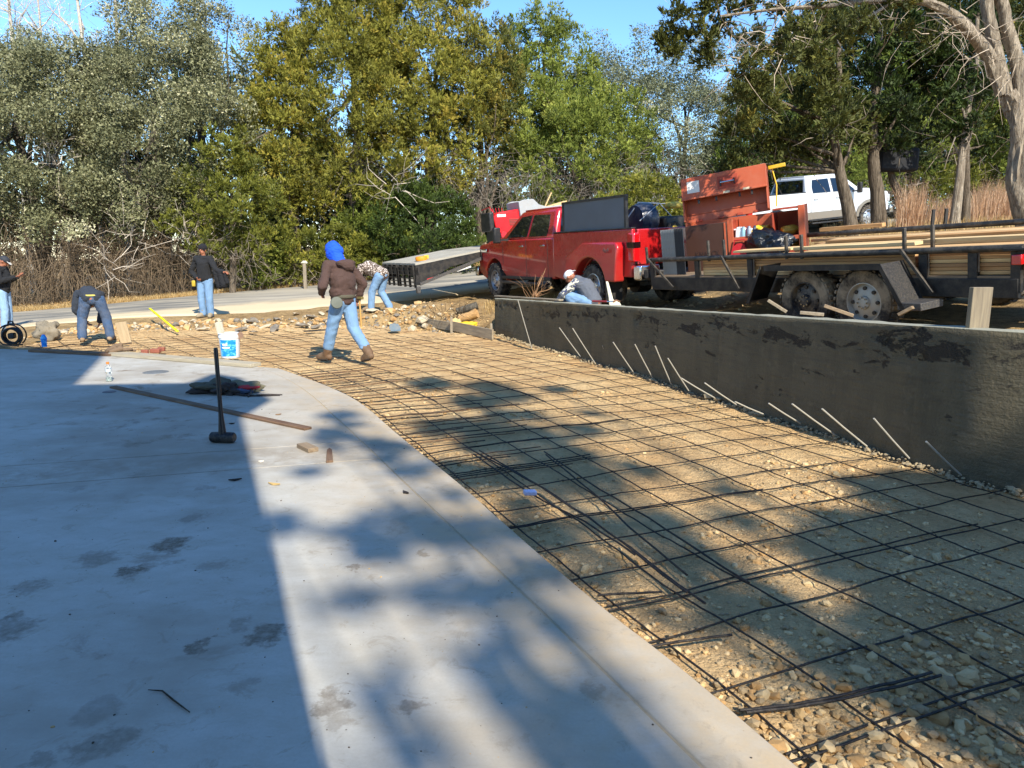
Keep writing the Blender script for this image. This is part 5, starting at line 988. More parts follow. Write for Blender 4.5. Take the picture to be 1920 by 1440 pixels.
for j in range(4): MB().tube([(.15 + j * .1, .1, 1.08), (.12 + j * .1, .1, 1.24)], .012, 6).build('control_lever', M_RP, bg_, smooth=60)
MB().box((.12, .2, .30), (.20, .6, .50)).build('foot_guard', M_BLK, bg_, bevel=.02); MB().box((.75, .42, .3), (1.3, .7, .2)).build('chassis', M_BLK, bg_)
MB().lathe([(0, -.05), (.11, -.05), (.12, 0), (.11, .05), (0, .05)], 18, Matrix.Translation((.40, -.02, .36)) @ Matrix.Rotation(PI / 2, 4, 'X')).build('fuel_cap', M_RP, bg_, smooth=40); MB().tube([(.7, -.04, .46), (1.0, -.04, .46)], .05, 10).build('exhaust', M_CHR, bg_, smooth=60)
for k in range(3): MB().box((.28, -.02, .40 - k * .09), (.12, .02, .035)).build('cooling_fin', M_CHR, bg_)
tub = MB(); pr_o = [(1.00, .55), (.92, 1.40), (1.10, 1.46), (1.42, 1.47), (1.60, 1.28), (1.85, 1.20), (2.9, 1.26), (3.0, 1.18), (2.5, .55)]
tub.prism(pr_o, -.10, -.05, lambda p, q, t_: (p, t_, q)); tub.build('tub_side', M_TUB, bg_, bevel=.012, fix=True); MB().prism(pr_o, .95, 1.0, lambda p, q, t_: (p, t_, q)).build('tub_side', M_TUB, bg_, bevel=.012, fix=True)
MB().prism([(1.00, .55), (.92, 1.40), (.97, 1.41), (1.06, .60), (2.48, .60), (2.96, 1.18), (3.0, 1.18), (2.5, .55)], -.05, .95, lambda p, q, t_: (p, t_, q)).build('tub_floor', M_TUB, bg_, fix=True)
for u in (.5, 1.6):
    for v_, s in ((.0, -1), (.85, 1)): wh = make_wheel(bg_, (u, v_, .20), .20, .12, 1, rim=M_BR, holes=4); wh.rotation_euler = (0, 0, PI / 2 * s)
for i, (a_, b_, wd_) in enumerate([((1.7, .1, 1.15), (2.7, .3, 1.36), .16), ((1.9, .3, 1.2), (2.9, .1, 1.3), .2), ((1.75, .05, 1.0), (2.15, .15, 1.66), .035), ((2.0, .5, 1.2), (2.8, .6, 1.32), .22)]):
    o = MB().bar(a_, b_, wd_, .03).build('scrap_board', WD[2], None); o.matrix_world = Pm; tag(o, ['pale scrap board lying along the grey tub', 'wide white offcut across the load in the grey tub', 'thin stick poking up out of the grey tub', 'scrap panel at the back of the grey tub'][i], 'board', 'scrap in the grey tub')
# ================================================================== people
def capsule_soup(parts):
    """tapered capsules and ellipsoids as closed meshes, to be fused by a voxel remesh"""
    bm = bmesh.new()
    for p in parts:
        if p[0] == 'c':
            _, a, ra, b, rb_ = p; a = Vector(a); b = Vector(b); L = (b - a).length
            ax = (b - a).normalized() if L > 1e-6 else Vector((0, 0, 1)); q = ax.to_track_quat('Z', 'Y').to_matrix().to_4x4(); n = 14; rings = []
            prof = [(ra * math.sin(t_), -ra * math.cos(t_)) for t_ in np.linspace(.02, PI / 2, 5)] + [(rb_ * math.cos(t_), L + rb_ * math.sin(t_)) for t_ in np.linspace(0, PI / 2 - .02, 5)]
            mb = MB().lathe(prof, n, Matrix.Translation(a) @ q)
        else:
            _, c, r3, R_ = p; prof = [(math.sin(t_), -math.cos(t_)) for t_ in np.linspace(.02, PI - .02, 12)]; mb = MB().lathe(prof, 18, Matrix.Translation(Vector(c)) @ (R_.to_4x4() if R_ is not None else Matrix()) @ Matrix.Diagonal((*r3, 1)))
        vs = [bm.verts.new(v_) for v_ in mb.v]
        for f in mb.f:
            try: bm.faces.new([vs[i] for i in f])
            except ValueError: pass
    bmesh.ops.recalc_face_normals(bm, faces=bm.faces); me = bpy.data.meshes.new('soup'); bm.to_mesh(me); bm.free(); return me
_tex = {}
def fuse(name, parts, mat, parent, voxel=.012, smooth=4, fold=0.0, fscale=.12, seed=0, post=None):
    me = capsule_soup(parts); o = bpy.data.objects.new('tmp', me); COL.objects.link(o)
    m_ = o.modifiers.new('r', 'REMESH'); m_.mode = 'VOXEL'; m_.voxel_size = voxel
    if smooth: s_ = o.modifiers.new('s', 'SMOOTH'); s_.factor = .5; s_.iterations = smooth
    dg = bpy.context.evaluated_depsgraph_get(); res = bpy.data.meshes.new_from_object(o.evaluated_get(dg)); bpy.data.objects.remove(o)
    if name == 'body' or len(res.polygons) > 6000:
        o2 = bpy.data.objects.new('tmp', res); COL.objects.link(o2); dm = o2.modifiers.new('d', 'DECIMATE'); dm.ratio = .2 if name == 'body' else .42; dg = bpy.context.evaluated_depsgraph_get(); r2 = bpy.data.meshes.new_from_object(o2.evaluated_get(dg)); bpy.data.objects.remove(o2); res = r2
    if fold or post:
        n = len(res.vertices); co = np.empty(n * 3, np.float32); res.vertices.foreach_get('co', co); nn = np.empty(n * 3, np.float32); res.vertices.foreach_get('normal', nn); co = co.reshape(-1, 3); nn = nn.reshape(-1, 3)
        if fold:
            s1 = 1 / fscale; a = vn(co[:, 0] * 1.0 + co[:, 1] * .7 + seed, co[:, 2] * 2.2 + co[:, 1], s1 * .8); b = vn(co[:, 0] - co[:, 1] + seed, co[:, 2] * 3.5 + co[:, 0], s1 * 1.7)
            co = co + nn * ((np.abs(a) * -1.6 + .35 + b * .7) * fold)[:, None]
        res.vertices.foreach_set('co', co.ravel()); res.update()
    res.polygons.foreach_set('use_smooth', [True] * len(res.polygons)); res.materials.clear(); res.materials.append(mat); res.name = name
    ob = bpy.data.objects.new(name, res); COL.objects.link(ob); ob.parent = parent; return ob
def hand_parts(wr, direction, palm_n, side, curl=.5, k=1.0):
    wr = Vector(wr); d = Vector(direction).normalized(); pn = Vector(palm_n); pn = (pn - d * pn.dot(d)).normalized(); s = d.cross(pn).normalized() * side; P_ = []
    for j in (-1, -.33, .33, 1): P_.append(('c', wr + d * .01 + s * .012 * j, .016 * k, wr + d * .085 + s * .03 * j, .0125 * k))
    ln = [.062, .074, .080, .070]
    for i, j in enumerate((-1, -.33, .33, 1)):
        b = wr + d * .088 + s * .031 * j; a1 = curl * .7; a2 = curl * 1.5; e1 = b + (d * math.cos(a1) + pn * math.sin(a1)) * ln[i] * .5; e2 = e1 + (d * math.cos(a2) + pn * math.sin(a2)) * ln[i] * .5
        P_ += [('c', b, .0098 * k, e1, .0088 * k), ('c', e1, .0088 * k, e2, .0075 * k)]
    t0 = wr + d * .03 + s * .030; t1 = t0 + (d * .6 + s * .7 + pn * .25).normalized() * .042; t2 = t1 + (d * .9 + s * .2 + pn * .35).normalized() * .032
    return P_ + [('c', t0, .0135 * k, t1, .011 * k), ('c', t1, .011 * k, t2, .009 * k)]
SKIN = M('brown_skin', '#9a6247', .55, .08, 8, .1, 60, Subsurface_Weight=.1)
def person(label, loc, yaw, J, wear, mats, hat=None, boots=True, curlL=.6, curlR=.6, look=(0, 1, 0), sc_=1.0, gloves=None, group=None, palmL=(1, 0, 0), palmR=(-1, 0, 0), fold=.014):
    root = empty('person', loc, (0, 0, yaw), label=label, cat='person', group=group or 'workers on the site'); root.scale = (sc_,) * 3
    J = {k_: Vector(v_) for k_, v_ in J.items()}; hd_ = J['head']; lk = Vector(look).normalized(); up = (hd_ - J['neck']).normalized(); rt = lk.cross(up).normalized(); up2 = rt.cross(lk).normalized(); HR = Matrix((rt, lk, up2)).transposed()
    h = lambda x, y, z: hd_ + HR @ Vector((x, y, z))
    B = [('e', hd_ + HR @ Vector((0, -.008, .02)), (.078, .098, .108), HR), ('e', h(0, .035, -.055), (.055, .058, .06), HR), ('c', h(0, .09, .005), .010, h(0, .112, -.022), .014), ('c', h(-.03, .078, -.058), .010, h(.03, .078, -.058), .010),
         ('c', h(-.04, .078, .03), .012, h(.04, .078, .03), .012), ('e', h(-.08, .0, -.005), (.012, .02, .032), HR), ('e', h(.08, .0, -.005), (.012, .02, .032), HR), ('c', J['neck'], .058, hd_ - up * .03, .052),
         ('c', J['pelvis'], .125, J['chest'], .13), ('c', J['chest'], .13, J['neck'], .06), ('c', J['shL'], .055, J['shR'], .055), ('c', J['hipL'], .09, J['hipR'], .09)]
    for s in 'LR':
        B += [('c', J['sh' + s], .050, J['el' + s], .038), ('c', J['el' + s], .038, J['wr' + s], .027), ('c', J['hip' + s], .075, J['kn' + s], .048), ('c', J['kn' + s], .048, J['an' + s], .034), ('c', J['an' + s], .040, J['toe' + s], .032), ('c', J['chest'], .08, J['sh' + s], .055)]
    for s, cu, pm in (('L', curlL, palmL), ('R', curlR, palmR)):
        B += hand_parts(J['wr' + s], J['wr' + s] - J['el' + s], pm, -1 if s == 'L' else 1, cu)
    fuse('body', B, mats.get('skin', SKIN), root, .0085, 2)
    for s in (-1, 1): MB().lathe([(math.sin(t_) * .011, math.cos(t_) * .011) for t_ in np.linspace(.05, PI - .05, 6)], 8, Matrix.Translation(h(s * .032, .088, .012))).build('eye', M('dark_eye', '#1c1512', .2), root, smooth=60)
    MB().tube([h(-.024, .093, -.054), h(0, .099, -.053), h(.024, .093, -.054)], .005, 5).build('mouth', M('lip', '#7c3f35', .5), root, smooth=60)
    if 'top' in mats:
        hem = J['pelvis'].lerp(J['chest'], .12); T_ = [('c', hem, .158, J['chest'], .165), ('c', J['chest'], .165, J['neck'] - (J['neck'] - J['chest']) * .25, .095), ('c', J['shL'], .078, J['shR'], .078), ('c', J['pelvis'].lerp(J['hipL'], .5) + Vector((0, 0, .03)), .135, J['pelvis'].lerp(J['hipR'], .5) + Vector((0, 0, .03)), .135)]
        for s in 'LR': w_ = J['wr' + s].lerp(J['el' + s], .06); T_ += [('c', J['sh' + s], .076, J['el' + s], .066), ('c', J['el' + s], .066, w_, .046), ('c', J['chest'], .13, J['sh' + s], .078)]
        fuse('jacket', T_ + wear.get('top_extra', []), mats['top'], root, .012, 3, fold * 1.7, .11, len(label))
    L_ = [('c', J['hipL'], .112, J['hipR'], .112), ('c', J['pelvis'], .125, J['pelvis'] + (J['chest'] - J['pelvis']) * .15, .128)]
    for s in 'LR': L_ += [('c', J['hip' + s], .112, J['kn' + s], .086), ('c', J['kn' + s], .086, J['an' + s].lerp(J['kn' + s], wear.get('cuff', .08)), .080)]
    fuse('jeans', L_, mats['legs'], root, .012, 3, .014, .10, len(label) * 3)
    for s in 'LR':
        a = J['an' + s]; t_ = J['toe' + s]; d = (t_ - a); d.normalize(); heel = a - Vector((d.x, d.y, 0)).normalized() * .045 + (t_ - a) * 0; heel.z = min(a.z - .04, heel.z); sh = J['kn' + s] - a; sh.normalize()
        fuse('boot', [('c', a + sh * wear.get('shaft', .10), .076, a, .064), ('c', heel, .046, t_, .046), ('c', a, .062, a.lerp(t_, .8), .052)], mats.get('boots', M('tan_boots', '#8b7254', .85, .3, 10, .3, 40, dust=.5)), root, .010, 3, .004, .05)
        dn = Vector((d.x, d.y, 0)).normalized(); MB().bar(heel + Vector((0, 0, -.036)), t_ + Vector((0, 0, -.034)), .088, .022).build('boot_sole', M('dark_sole', '#2e2620', .8), root, bevel=.01)
    if hat:
        kind, hm = hat
        if kind == 'beanie': fuse('beanie', [('e', h(0, -.012, .055), (.100, .115, .098), HR), ('c', h(0, -.01, .03), .098, h(0, -.012, .05), .1)], hm, root, .010, 3, .004, .04)
        if kind == 'hood': fuse('hood', [('e', h(0, -.03, .045), (.098, .118, .108), HR), ('c', h(0, -.06, .09), .05, h(0, -.10, -.02), .075), ('c', h(0, -.05, -.04), .09, J['neck'] + Vector((0, -.03, -.03)), .11), ('c', h(0, -.03, .0), .108, J['neck'] + Vector((0, 0, .03)), .095), ('e', h(0, .03, -.02), (.095, .075, .10), HR)], hm, root, .010, 3, .016, .08)
        if kind in ('cap', 'capback'):
            fuse('cap', [('e', h(0, -.01, .045), (.093, .108, .085), HR)], hm, root, .008, 2); sgn = 1 if kind == 'cap' else -1
            MB().prism([(-.075, .07), (-.06, .13), (-.03, .165), (.03, .165), (.06, .13), (.075, .07)], 0, .008, lambda p, q, t_2: tuple(h(p, q * sgn, .045 + t_2 - (q - .07) * .25))).build('visor', wear.get('visor', hm), root, bevel=.003)
    if wear.get('belt'): MB().tube([J['pelvis'] + Vector((.135 * math.cos(a), .115 * math.sin(a), .06)) for a in np.linspace(0, 2 * PI, 25)], .016, 6).build('belt', wear['belt'], root, smooth=60)
    return root
M_JEAN = M('faded_denim', '#6f8fb0', .9, .28, 7, .4, 120); M_JEAN2 = M('dark_denim', '#38506f', .9, .3, 7, .4, 120, dust=.15); M_JEAN3 = M('pale_denim', '#86a5c4', .9, .22, 6, .4, 120)
M_BRNH = M('brown_hoodie', '#4a3731', .95, .18, 9, .4, 160); M_BLKJ = M('black_fleece', '#1b1c1f', .95, .25, 9, .4, 160); M_GRYJ = M('charcoal_shirt', '#2c323c', .95, .2, 9, .4, 120)
t = NT('digital_camouflage'); v = t.map(); M_CAMO = t.done(t.ramp(t.noise(v, 26, 3, .7), [(.0, lin('#3b3029')), (.46, lin('#6d5d52')), (.52, lin('#a3968c')), (.60, lin('#d3ccc4'))], 'CONSTANT'), .95)
t = NT('patterned_sleeve'); v = t.map(); M_PAT = t.done(t.ramp(t.noise(v, 16, 4, .6), [(.0, lin('#3b4266')), (.47, lin('#b9b6a0')), (.55, lin('#dcdac9'))], 'CONSTANT'), .9)
# 1 walking man, blue hood, brown hoodie, seen from behind
def std(lean=0, **kw):
    J = dict(pelvis=(0, 0, .94), chest=(0, lean * .6, 1.28), neck=(0, lean, 1.47), head=(0, lean * 1.15, 1.63), shL=(-.18, lean * .85, 1.42), shR=(.18, lean * .85, 1.42), elL=(-.24, .0, 1.14), elR=(.24, .0, 1.14), wrL=(-.22, .1, .90), wrR=(.22, .1, .90),
             hipL=(-.09, 0, .90), hipR=(.09, 0, .90), knL=(-.10, .03, .49), knR=(.10, .03, .49), anL=(-.10, 0, .09), anR=(.10, 0, .09), toeL=(-.12, .17, .04), toeR=(.12, .17, .04)); J.update(kw); return J
wm = at(648, 676, -.03)
walker = person('man in bright blue hood and brown hoodie walking across the rebar, seen from behind', (wm.x, wm.y, -.05), rad(52), std(.10,
    pelvis=(0, 0, .93), chest=(.02, .05, 1.25), neck=(.02, .10, 1.45), head=(-.01, .19, 1.60), elL=(-.36, .0, 1.13), wrL=(-.24, .18, 1.02), elR=(.34, -.06, 1.14), wrR=(.30, .04, .90),
    hipL=(-.09, 0, .90), knL=(-.10, .16, .50), anL=(-.10, .30, .10), toeL=(-.12, .47, .045), hipR=(.09, 0, .90), knR=(.10, -.08, .50), anR=(.11, -.40, .15), toeR=(.12, -.26, .05)),
    dict(shaft=.24, cuff=.30, top_extra=[('e', (0, .0, 1.18), (.205, .165, .22), None), ('c', (-.10, 0, 1.04), .115, (.10, 0, 1.04), .115), ('c', (-.02, -.10, 1.42), .075, (.06, -.10, 1.40), .075), ('e', (.02, -.05, 1.44), (.15, .12, .07), None)]), dict(top=M_BRNH, legs=M_JEAN, boots=M('tan_leather_boots', '#5f452e', .8, .3, 10, .3, 40, dust=.22)), hat=('hood', M('royal_blue_hood', '#0f4fd6', .85, .1, 8, .2, 120)), look=(-.35, .8, -.45), sc_=1.04)
MB().lathe([(0, -.012), (.08, -.012), (.088, 0), (.08, .012), (.03, .016), (0, .016)], 22, Matrix.Translation((-.20, -.10, .89)) @ Matrix.Rotation(rad(78), 4, 'X') @ Matrix.Rotation(rad(-25), 4, 'Y')).build('tie_wire_reel', M('grey_green_reel', '#575b50', .6, .25, 12, .3, 40), walker, smooth=40)
MB().tube([(.29, -.02, .90), (.28, -.05, .50)], .014, 8).build('hammer_handle', M('hickory', '#b98f4e', .6, .2, 12), walker, smooth=60); MB().box((.29, -.02, .93), (.05, .14, .04)).build('hammer_head', M('dull_brass_tool', '#6d6034', .5), walker, bevel=.006)
MB().tube([Vector((.16 * math.cos(a), .14 * math.sin(a), .97)) for a in np.linspace(0, 2 * PI, 25)], .028, 6).build('tool_belt', M('olive_belt', '#4f4b3d', .9), walker, smooth=60)
# 2 bent man, seen from behind
bm_ = at(180, 638, .0)
person('bent-over man in dark shirt, yellow belt and blue jeans, seen from behind', (bm_.x, bm_.y, -.02), rad(22), dict(pelvis=(0, -.02, .80), chest=(-.10, .36, .86), neck=(-.12, .56, .80), head=(-.12, .70, .70), shL=(-.28, .46, .86), shR=(.08, .50, .84), elL=(-.36, .44, .58), elR=(.08, .56, .56), wrL=(-.22, .50, .36), wrR=(.02, .56, .32),
    hipL=(-.10, 0, .78), hipR=(.10, 0, .78), knL=(-.20, .06, .44), knR=(.20, .06, .44), anL=(-.22, 0, .09), anR=(.24, .02, .09), toeL=(-.24, .16, .04), toeR=(.28, .18, .04)), dict(belt=M('yellow_belt', '#c9b85a', .8), cuff=.03), dict(top=M_GRYJ, legs=M_JEAN2), hat=('cap', M('dark_cap', '#20242c', .8)), look=(0, .6, -.8))
# 3 beanie man facing us
p3_ = (at(362, 601, .05).x, 18.15)
bean = person('man in black beanie and black fleece standing on the road edge, facing us', (p3_[0], p3_[1], gz(*p3_)), rad(168), std(0, wrR=(.13, .12, .96), elR=(.36, -.02, 1.12), elL=(-.38, .08, 1.15), wrL=(-.60, .12, 1.12), knL=(-.11, .03, .48), knR=(.11, .03, .48), toeR=(.16, .15, .04), toeL=(-.16, .15, .04)), dict(cuff=.02), dict(top=M_BLKJ, legs=M_JEAN, boots=M('dusty_boots', '#8d8068', .9, .3, 10, dust=.5)), hat=('beanie', M('black_knit', '#15151a', .95, .2, 40, .6, 90)), look=(0, 1, -.05), curlR=.9, palmL=(0, 0, -1))
fuse('folded_coat', [('c', (-.50, .10, 1.10), .07, (-.58, .12, .80), .09), ('c', (-.35, .08, 1.15), .06, (-.46, .1, .78), .08), ('c', (-.62, .12, 1.10), .05, (-.68, .12, .86), .05)], M('black_coat', '#111216', .9, .2, 8, .3, 80), bean, .012, 4, .02, .08)
MB().box((.20, .16, .83), (.09, .05, .15)).build('tool_pouch', M('yellow_tape_measure', '#b39a2d', .5, .1, 8), bean, bevel=.02); MB().box((.26, .06, .80), (.10, .1, .26)).build('tool_bag', M('dark_leather', '#2c2420', .7), bean, bevel=.03)
# 4 phone man at the left edge
p4_ = aty(12, 615, 17.6)
ph = person('man in cap and black fleece looking down at his phone at the left edge', (p4_.x + .02, p4_.y, gz(p4_.x, p4_.y) - .02), rad(-78), std(.03, head=(0, .10, 1.61), elR=(.25, .06, 1.15), wrR=(.12, .34, 1.25), elL=(-.25, .06, 1.15), wrL=(-.10, .34, 1.25), chest=(0, .03, 1.28)), dict(cuff=.02, visor=M('cap_white', '#cfcbc2', .8)), dict(top=M_BLKJ, legs=M_JEAN3), hat=('cap', M('cap_dark', '#2c2f36', .8)), look=(0, .75, -.6), curlL=.9, curlR=.9, palmL=(0, 0, 1), palmR=(0, 0, 1))
MB().box((0, .46, 1.30), (.075, .15, .01), R=Matrix.Rotation(.5, 3, 'X')).build('phone', M_BLK, ph, bevel=.003)
# 5 camouflage man bent over
p5_ = aty(712, 583, 17.6)
cm = person('bent man in camouflage shirt, face low, working by the dirt mound behind the walker', (p5_.x, p5_.y, gz(p5_.x, p5_.y) + .0), rad(68), dict(pelvis=(0, -.10, .86), chest=(-.02, .26, 1.02), neck=(-.02, .46, .96), head=(-.02, .60, .86), shL=(-.20, .36, 1.02), shR=(.18, .34, 1.04), elL=(-.24, .40, .72), elR=(.26, .20, .78), wrL=(-.14, .46, .50), wrR=(.26, .06, .55),
    hipL=(-.10, -.08, .83), hipR=(.10, -.08, .83), knL=(-.12, .12, .47), knR=(.12, .02, .45), anL=(-.12, .16, .09), anR=(.14, -.20, .09), toeL=(-.14, .34, .04), toeR=(.16, -.04, .04)), dict(cuff=.02), dict(top=M_CAMO, legs=M_JEAN), hat=('cap', M('red_cap', '#a3312c', .8)), look=(0, .5, -.85))
MB().tube([(-.14, .55, .50), (-.20, .75, .05)], .016, 6).build('tool_handle', M('hickory', '#b98f4e', .6, .2, 12), cm, smooth=60); MB().box((-.20, .66, .34), (.14, .06, .05)).build('tool_grip', M_YEL, cm, bevel=.01)
# 6 squatting man behind the wall
p6_ = (aty(1085, 560, 13.0).x + .12, 13.0)
sq = person('man in white backwards cap and grey vest squatting behind the retaining wall', (p6_[0], p6_[1], .52), rad(58), dict(pelvis=(0, -.18, .26), chest=(0, .02, .55), neck=(0, .22, .70), head=(0, .34, .72), shL=(-.19, .12, .62), shR=(.19, .12, .62), elL=(-.26, .34, .40), elR=(.24, .34, .40), wrL=(-.18, .54, .22), wrR=(.16, .54, .22),
    hipL=(-.11, -.14, .24), hipR=(.11, -.14, .24), knL=(-.20, .26, .38), knR=(.20, .26, .38), anL=(-.18, .02, .09), anR=(.18, .02, .09), toeL=(-.20, .2, .04), toeR=(.20, .2, .04)), dict(cuff=.02), dict(top=M('grey_vest', '#555a64', .9, .12, 6, .2, 120), legs=M_JEAN), hat=('capback', M('white_cap', '#d9dae0', .7, .06, 8)), look=(0, .75, -.65), palmL=(0, 0, -1), palmR=(0, 0, -1), sc_=.93)
for s in (-1, 1): fuse('patterned_sleeve', [('c', (s * .19, .12, .62), .084, (s * .25, .34, .40), .073), ('c', (s * .25, .34, .40), .073, (s * .18, .50, .25), .052)], M_PAT, sq, .011, 3, .006, .07)
# ================================================================== small things on the slab and around the bed
M_HAM = M('black_fibreglass', '#14161c', .35, .2, 10, .1, 60); M_STEEL = M('blackened_steel', '#22242a', .5, .5, 22, .5, 50, metal=.5, dust=.2)
hp = at(415, 832); hm_ = empty('sledgehammer', (hp.x, hp.y + .04, 0), (0, rad(-.6), rad(-8)), label='black sledgehammer standing on its head on the shaded slab', cat='sledgehammer')
MB().lathe([(0, -.108), (.036, -.108), (.044, -.098), (.046, -.06), (.044, 0), (.046, .06), (.044, .098), (.036, .108), (0, .108)], 22, Matrix.Translation((0, 0, .047)) @ Matrix.Rotation(PI / 2, 4, 'Y')).build('head', M_STEEL, hm_, smooth=30)
MB().tube([(0, 0, .06), (0, 0, .12), (0, 0, .22), (0, 0, .30), (0, 0, .80), (0, 0, .82)], [.036, .031, .022, .0185, .0185, .015], 12).build('handle', M_HAM, hm_, smooth=50)
text_mesh('SLEDGE', .022, Matrix.Translation((-.0025, -.0195, .60)) @ Matrix.Rotation(PI / 2, 4, 'X') @ Matrix.Rotation(PI / 2, 4, 'Z'), M('worn_white_print', '#9aa0a8', .6), hm_, 'marking', .0006) if False else None
def board(label, pa, pb, wd, th, m_, z=0.0, twist=0.0, name='wood_board', cat='board', dz=0, group=None):
    a = at(*pa, z) if len(pa) == 2 else Vector(pa); b = at(*pb, z) if len(pb) == 2 else Vector(pb); c = (a + b) / 2; d = b - a; o = MB().box((0, 0, th / 2), (wd, d.length, th)).build(name, m_, None, bevel=.003, seg=1)
    q = Vector((d.x, d.y, 0)); o.location = c + Vector((0, 0, dz)); o.rotation_euler = (math.asin(max(-1, min(1, d.z / d.length))), twist, math.atan2(-q.x, q.y)); return tag(o, label, cat, group)
W_DK = wood('damp_board', '#4c3626', '#7a5c42', 1, 'Y', .3); W_GR = wood('mortar_grey_board', '#7c7160', '#a3967f', 1, 'Y', .2); W_TN = wood('tan_block', '#77634c', '#9a866b', 1, 'Y')
board('long narrow brown board lying diagonally on the shaded slab behind the sledgehammer', (212, 727), (578, 806), .085, .022, W_DK)
board('long grey mortar-stained plank at the far slab edge, carrying the bucket', (215, 666), (480, 688), .22, .05, wood('pale_plank', '#938872', '#bdb29a', 1, 'Y', .1), dz=.004)
board('dark plank with a black left end at the far left of the slab edge', (62, 659), (215, 667), .18, .04, W_DK, dz=.002)
board('small rectangular wood block on the slab right of the sledgehammer', (566, 838), (588, 848), .09, .036, W_TN, name='wood_block', cat='wood block')
stk = MB().prism([(-.026, -.20), (.026, -.20), (.020, .14), (0, .20), (-.020, .14)], 0, .018, lambda p, q, t_: (p, q, t_)).build('wooden_stake', W_DK, None, bevel=.002, fix=True); sp_ = at(618, 855); stk.location = sp_; stk.rotation_euler = (0, 0, rad(14)); tag(stk, 'pointed wooden stake lying on the slab beside the wood block', 'stake')
# bucket
bk = at(428, 676); bkt = empty('bucket', (bk.x, bk.y + .1, .037), label='white plastic bucket with blue label on the far plank', cat='bucket'); M_BW = M('white_bucket', '#d8dadc', .4, .06, 6, dust=.12)
MB().lathe([(.0, 0), (.132, 0), (.135, .01), (.150, .30), (.158, .305), (.158, .33), (.152, .335), (.152, .36), (.160, .37), (.154, .375), (.146, .37), (.128, .03), (0, .03)], 32).build('pail', M_BW, bkt, smooth=30)
lbv = []; lbf = []
for i in range(17):
    a = -PI / 2 - .75 + 1.75 * i / 16
    for z, r_ in ((.03, .1385), (.28, .1512)): lbv.append((r_ * math.cos(a), r_ * math.sin(a), z))
for i in range(16): lbf.append((2 * i, 2 * i + 2, 2 * i + 3, 2 * i + 1))
t = NT('blue_label'); v = t.map(); M_LBL = t.done(t.mix(t.ramp(t.noise(t.map(scale=(1, 1, 2)), 16, 3), [(.52, 0), (.56, 1)]), lin('#0f7fd8'), lin('#5fb8e6')), .4)
MB().add(lbv, lbf).build('label', M_LBL, bkt, smooth=60)
text_mesh('eal', .07, Matrix.Translation((-.015, -.1545, .215)) @ Matrix.Rotation(rad(5), 4, 'X') @ Matrix.Rotation(PI / 2, 4, 'X'), M('label_white', '#eef2f5', .4), bkt, 'label_word', .0008, bold=True)
MB().box((.0, -.1525, .165), (.11, .002, .022)).build('label_stripe', M('label_white', '#eef2f5', .4), bkt)
MB().tube([(.155, 0, .32), (.19, -.02, .42), (.22, -.03, .52), (.19, .0, .36)], .004, 6).build('bail', M_CHR, bkt, smooth=60)
fl = MB().box((0, 0, .16), (.11, .014, .34)).build('wooden_float', wood('pale_float', '#a8a08c', '#cbc4b0', 1, 'Z'), None, bevel=.003); fl.location = (bk.x - .09, bk.y + .10, .25); fl.rotation_euler = (.05, rad(-10), .1); tag(fl, 'pale flat board standing up in the white bucket', 'board')
tr_ = MB().prism([(-.04, 0), (.04, 0), (.05, .16), (0, .2), (-.05, .16)], 0, .006, lambda p, q, t_: (p, t_, q)).build('trowel_blade', M('rusty_trowel', '#9c7a62', .7), None, bevel=.001, fix=True); tr_.location = (bk.x + .09, bk.y + .1, .33); tr_.rotation_euler = (.5, 1.1, 0); tag(tr_, 'rusty trowel end resting on the bucket rim', 'trowel')
# water bottle
wb_ = at(205, 715); btl = empty('water_bottle', (wb_.x, wb_.y, 0), label='clear plastic bottle with orange cap on the sunlit patch of slab', cat='bottle')
M_PET = NT('clear_plastic'); M_PET = M_PET.done((.92, .96, .97, 1), .05, Transmission_Weight=.92, IOR=1.25)
MB().lathe([(0, 0), (.033, 0), (.037, .01), (.037, .055), (.031, .075), (.031, .10), (.038, .12), (.038, .17), (.030, .195), (.015, .21), (.014, .225)], 24).build('bottle', M_PET, btl, smooth=50); MB().lathe([(0, .222), (.018, .222), (.018, .248), (0, .25)], 18).build('cap', M('orange_cap', '#d97f35', .4), btl, smooth=40)
MB().lathe([(0, .004), (.031, .004), (.034, .012), (.034, .05), (0, .05)], 20).build('water', M('pale_drink', '#a9b6ae', .1), btl, smooth=40); MB().lathe([(.0385, .125), (.0388, .165)], 24).build('wrapper', M('faint_wrapper', '#b9bfbf', .3), btl, smooth=50)
# clean-out cover
cc = at(292, 698); tag(MB().lathe([(0, .004), (.15, .004), (.165, 0), (.165, -.004), (0, -.004)], 32).build('cleanout_cover', M('dull_cover', '#8b8d8c', .45, .15, 20, metal=.5), None, smooth=30, loc=(cc.x, cc.y, .004)), 'round flat metal cover set in the sunlit part of the slab', 'drain cover')
c2_ = at(205, 735); tag(MB().lathe([(0, .003), (.07, .003), (.075, 0), (0, -.003)], 24).build('floor_plug', M('dark_plug', '#5a5c60', .6), None, smooth=30, loc=(c2_.x, c2_.y, .003)), 'small dark round plug in the shaded slab near the end of the long narrow board', 'drain cover')
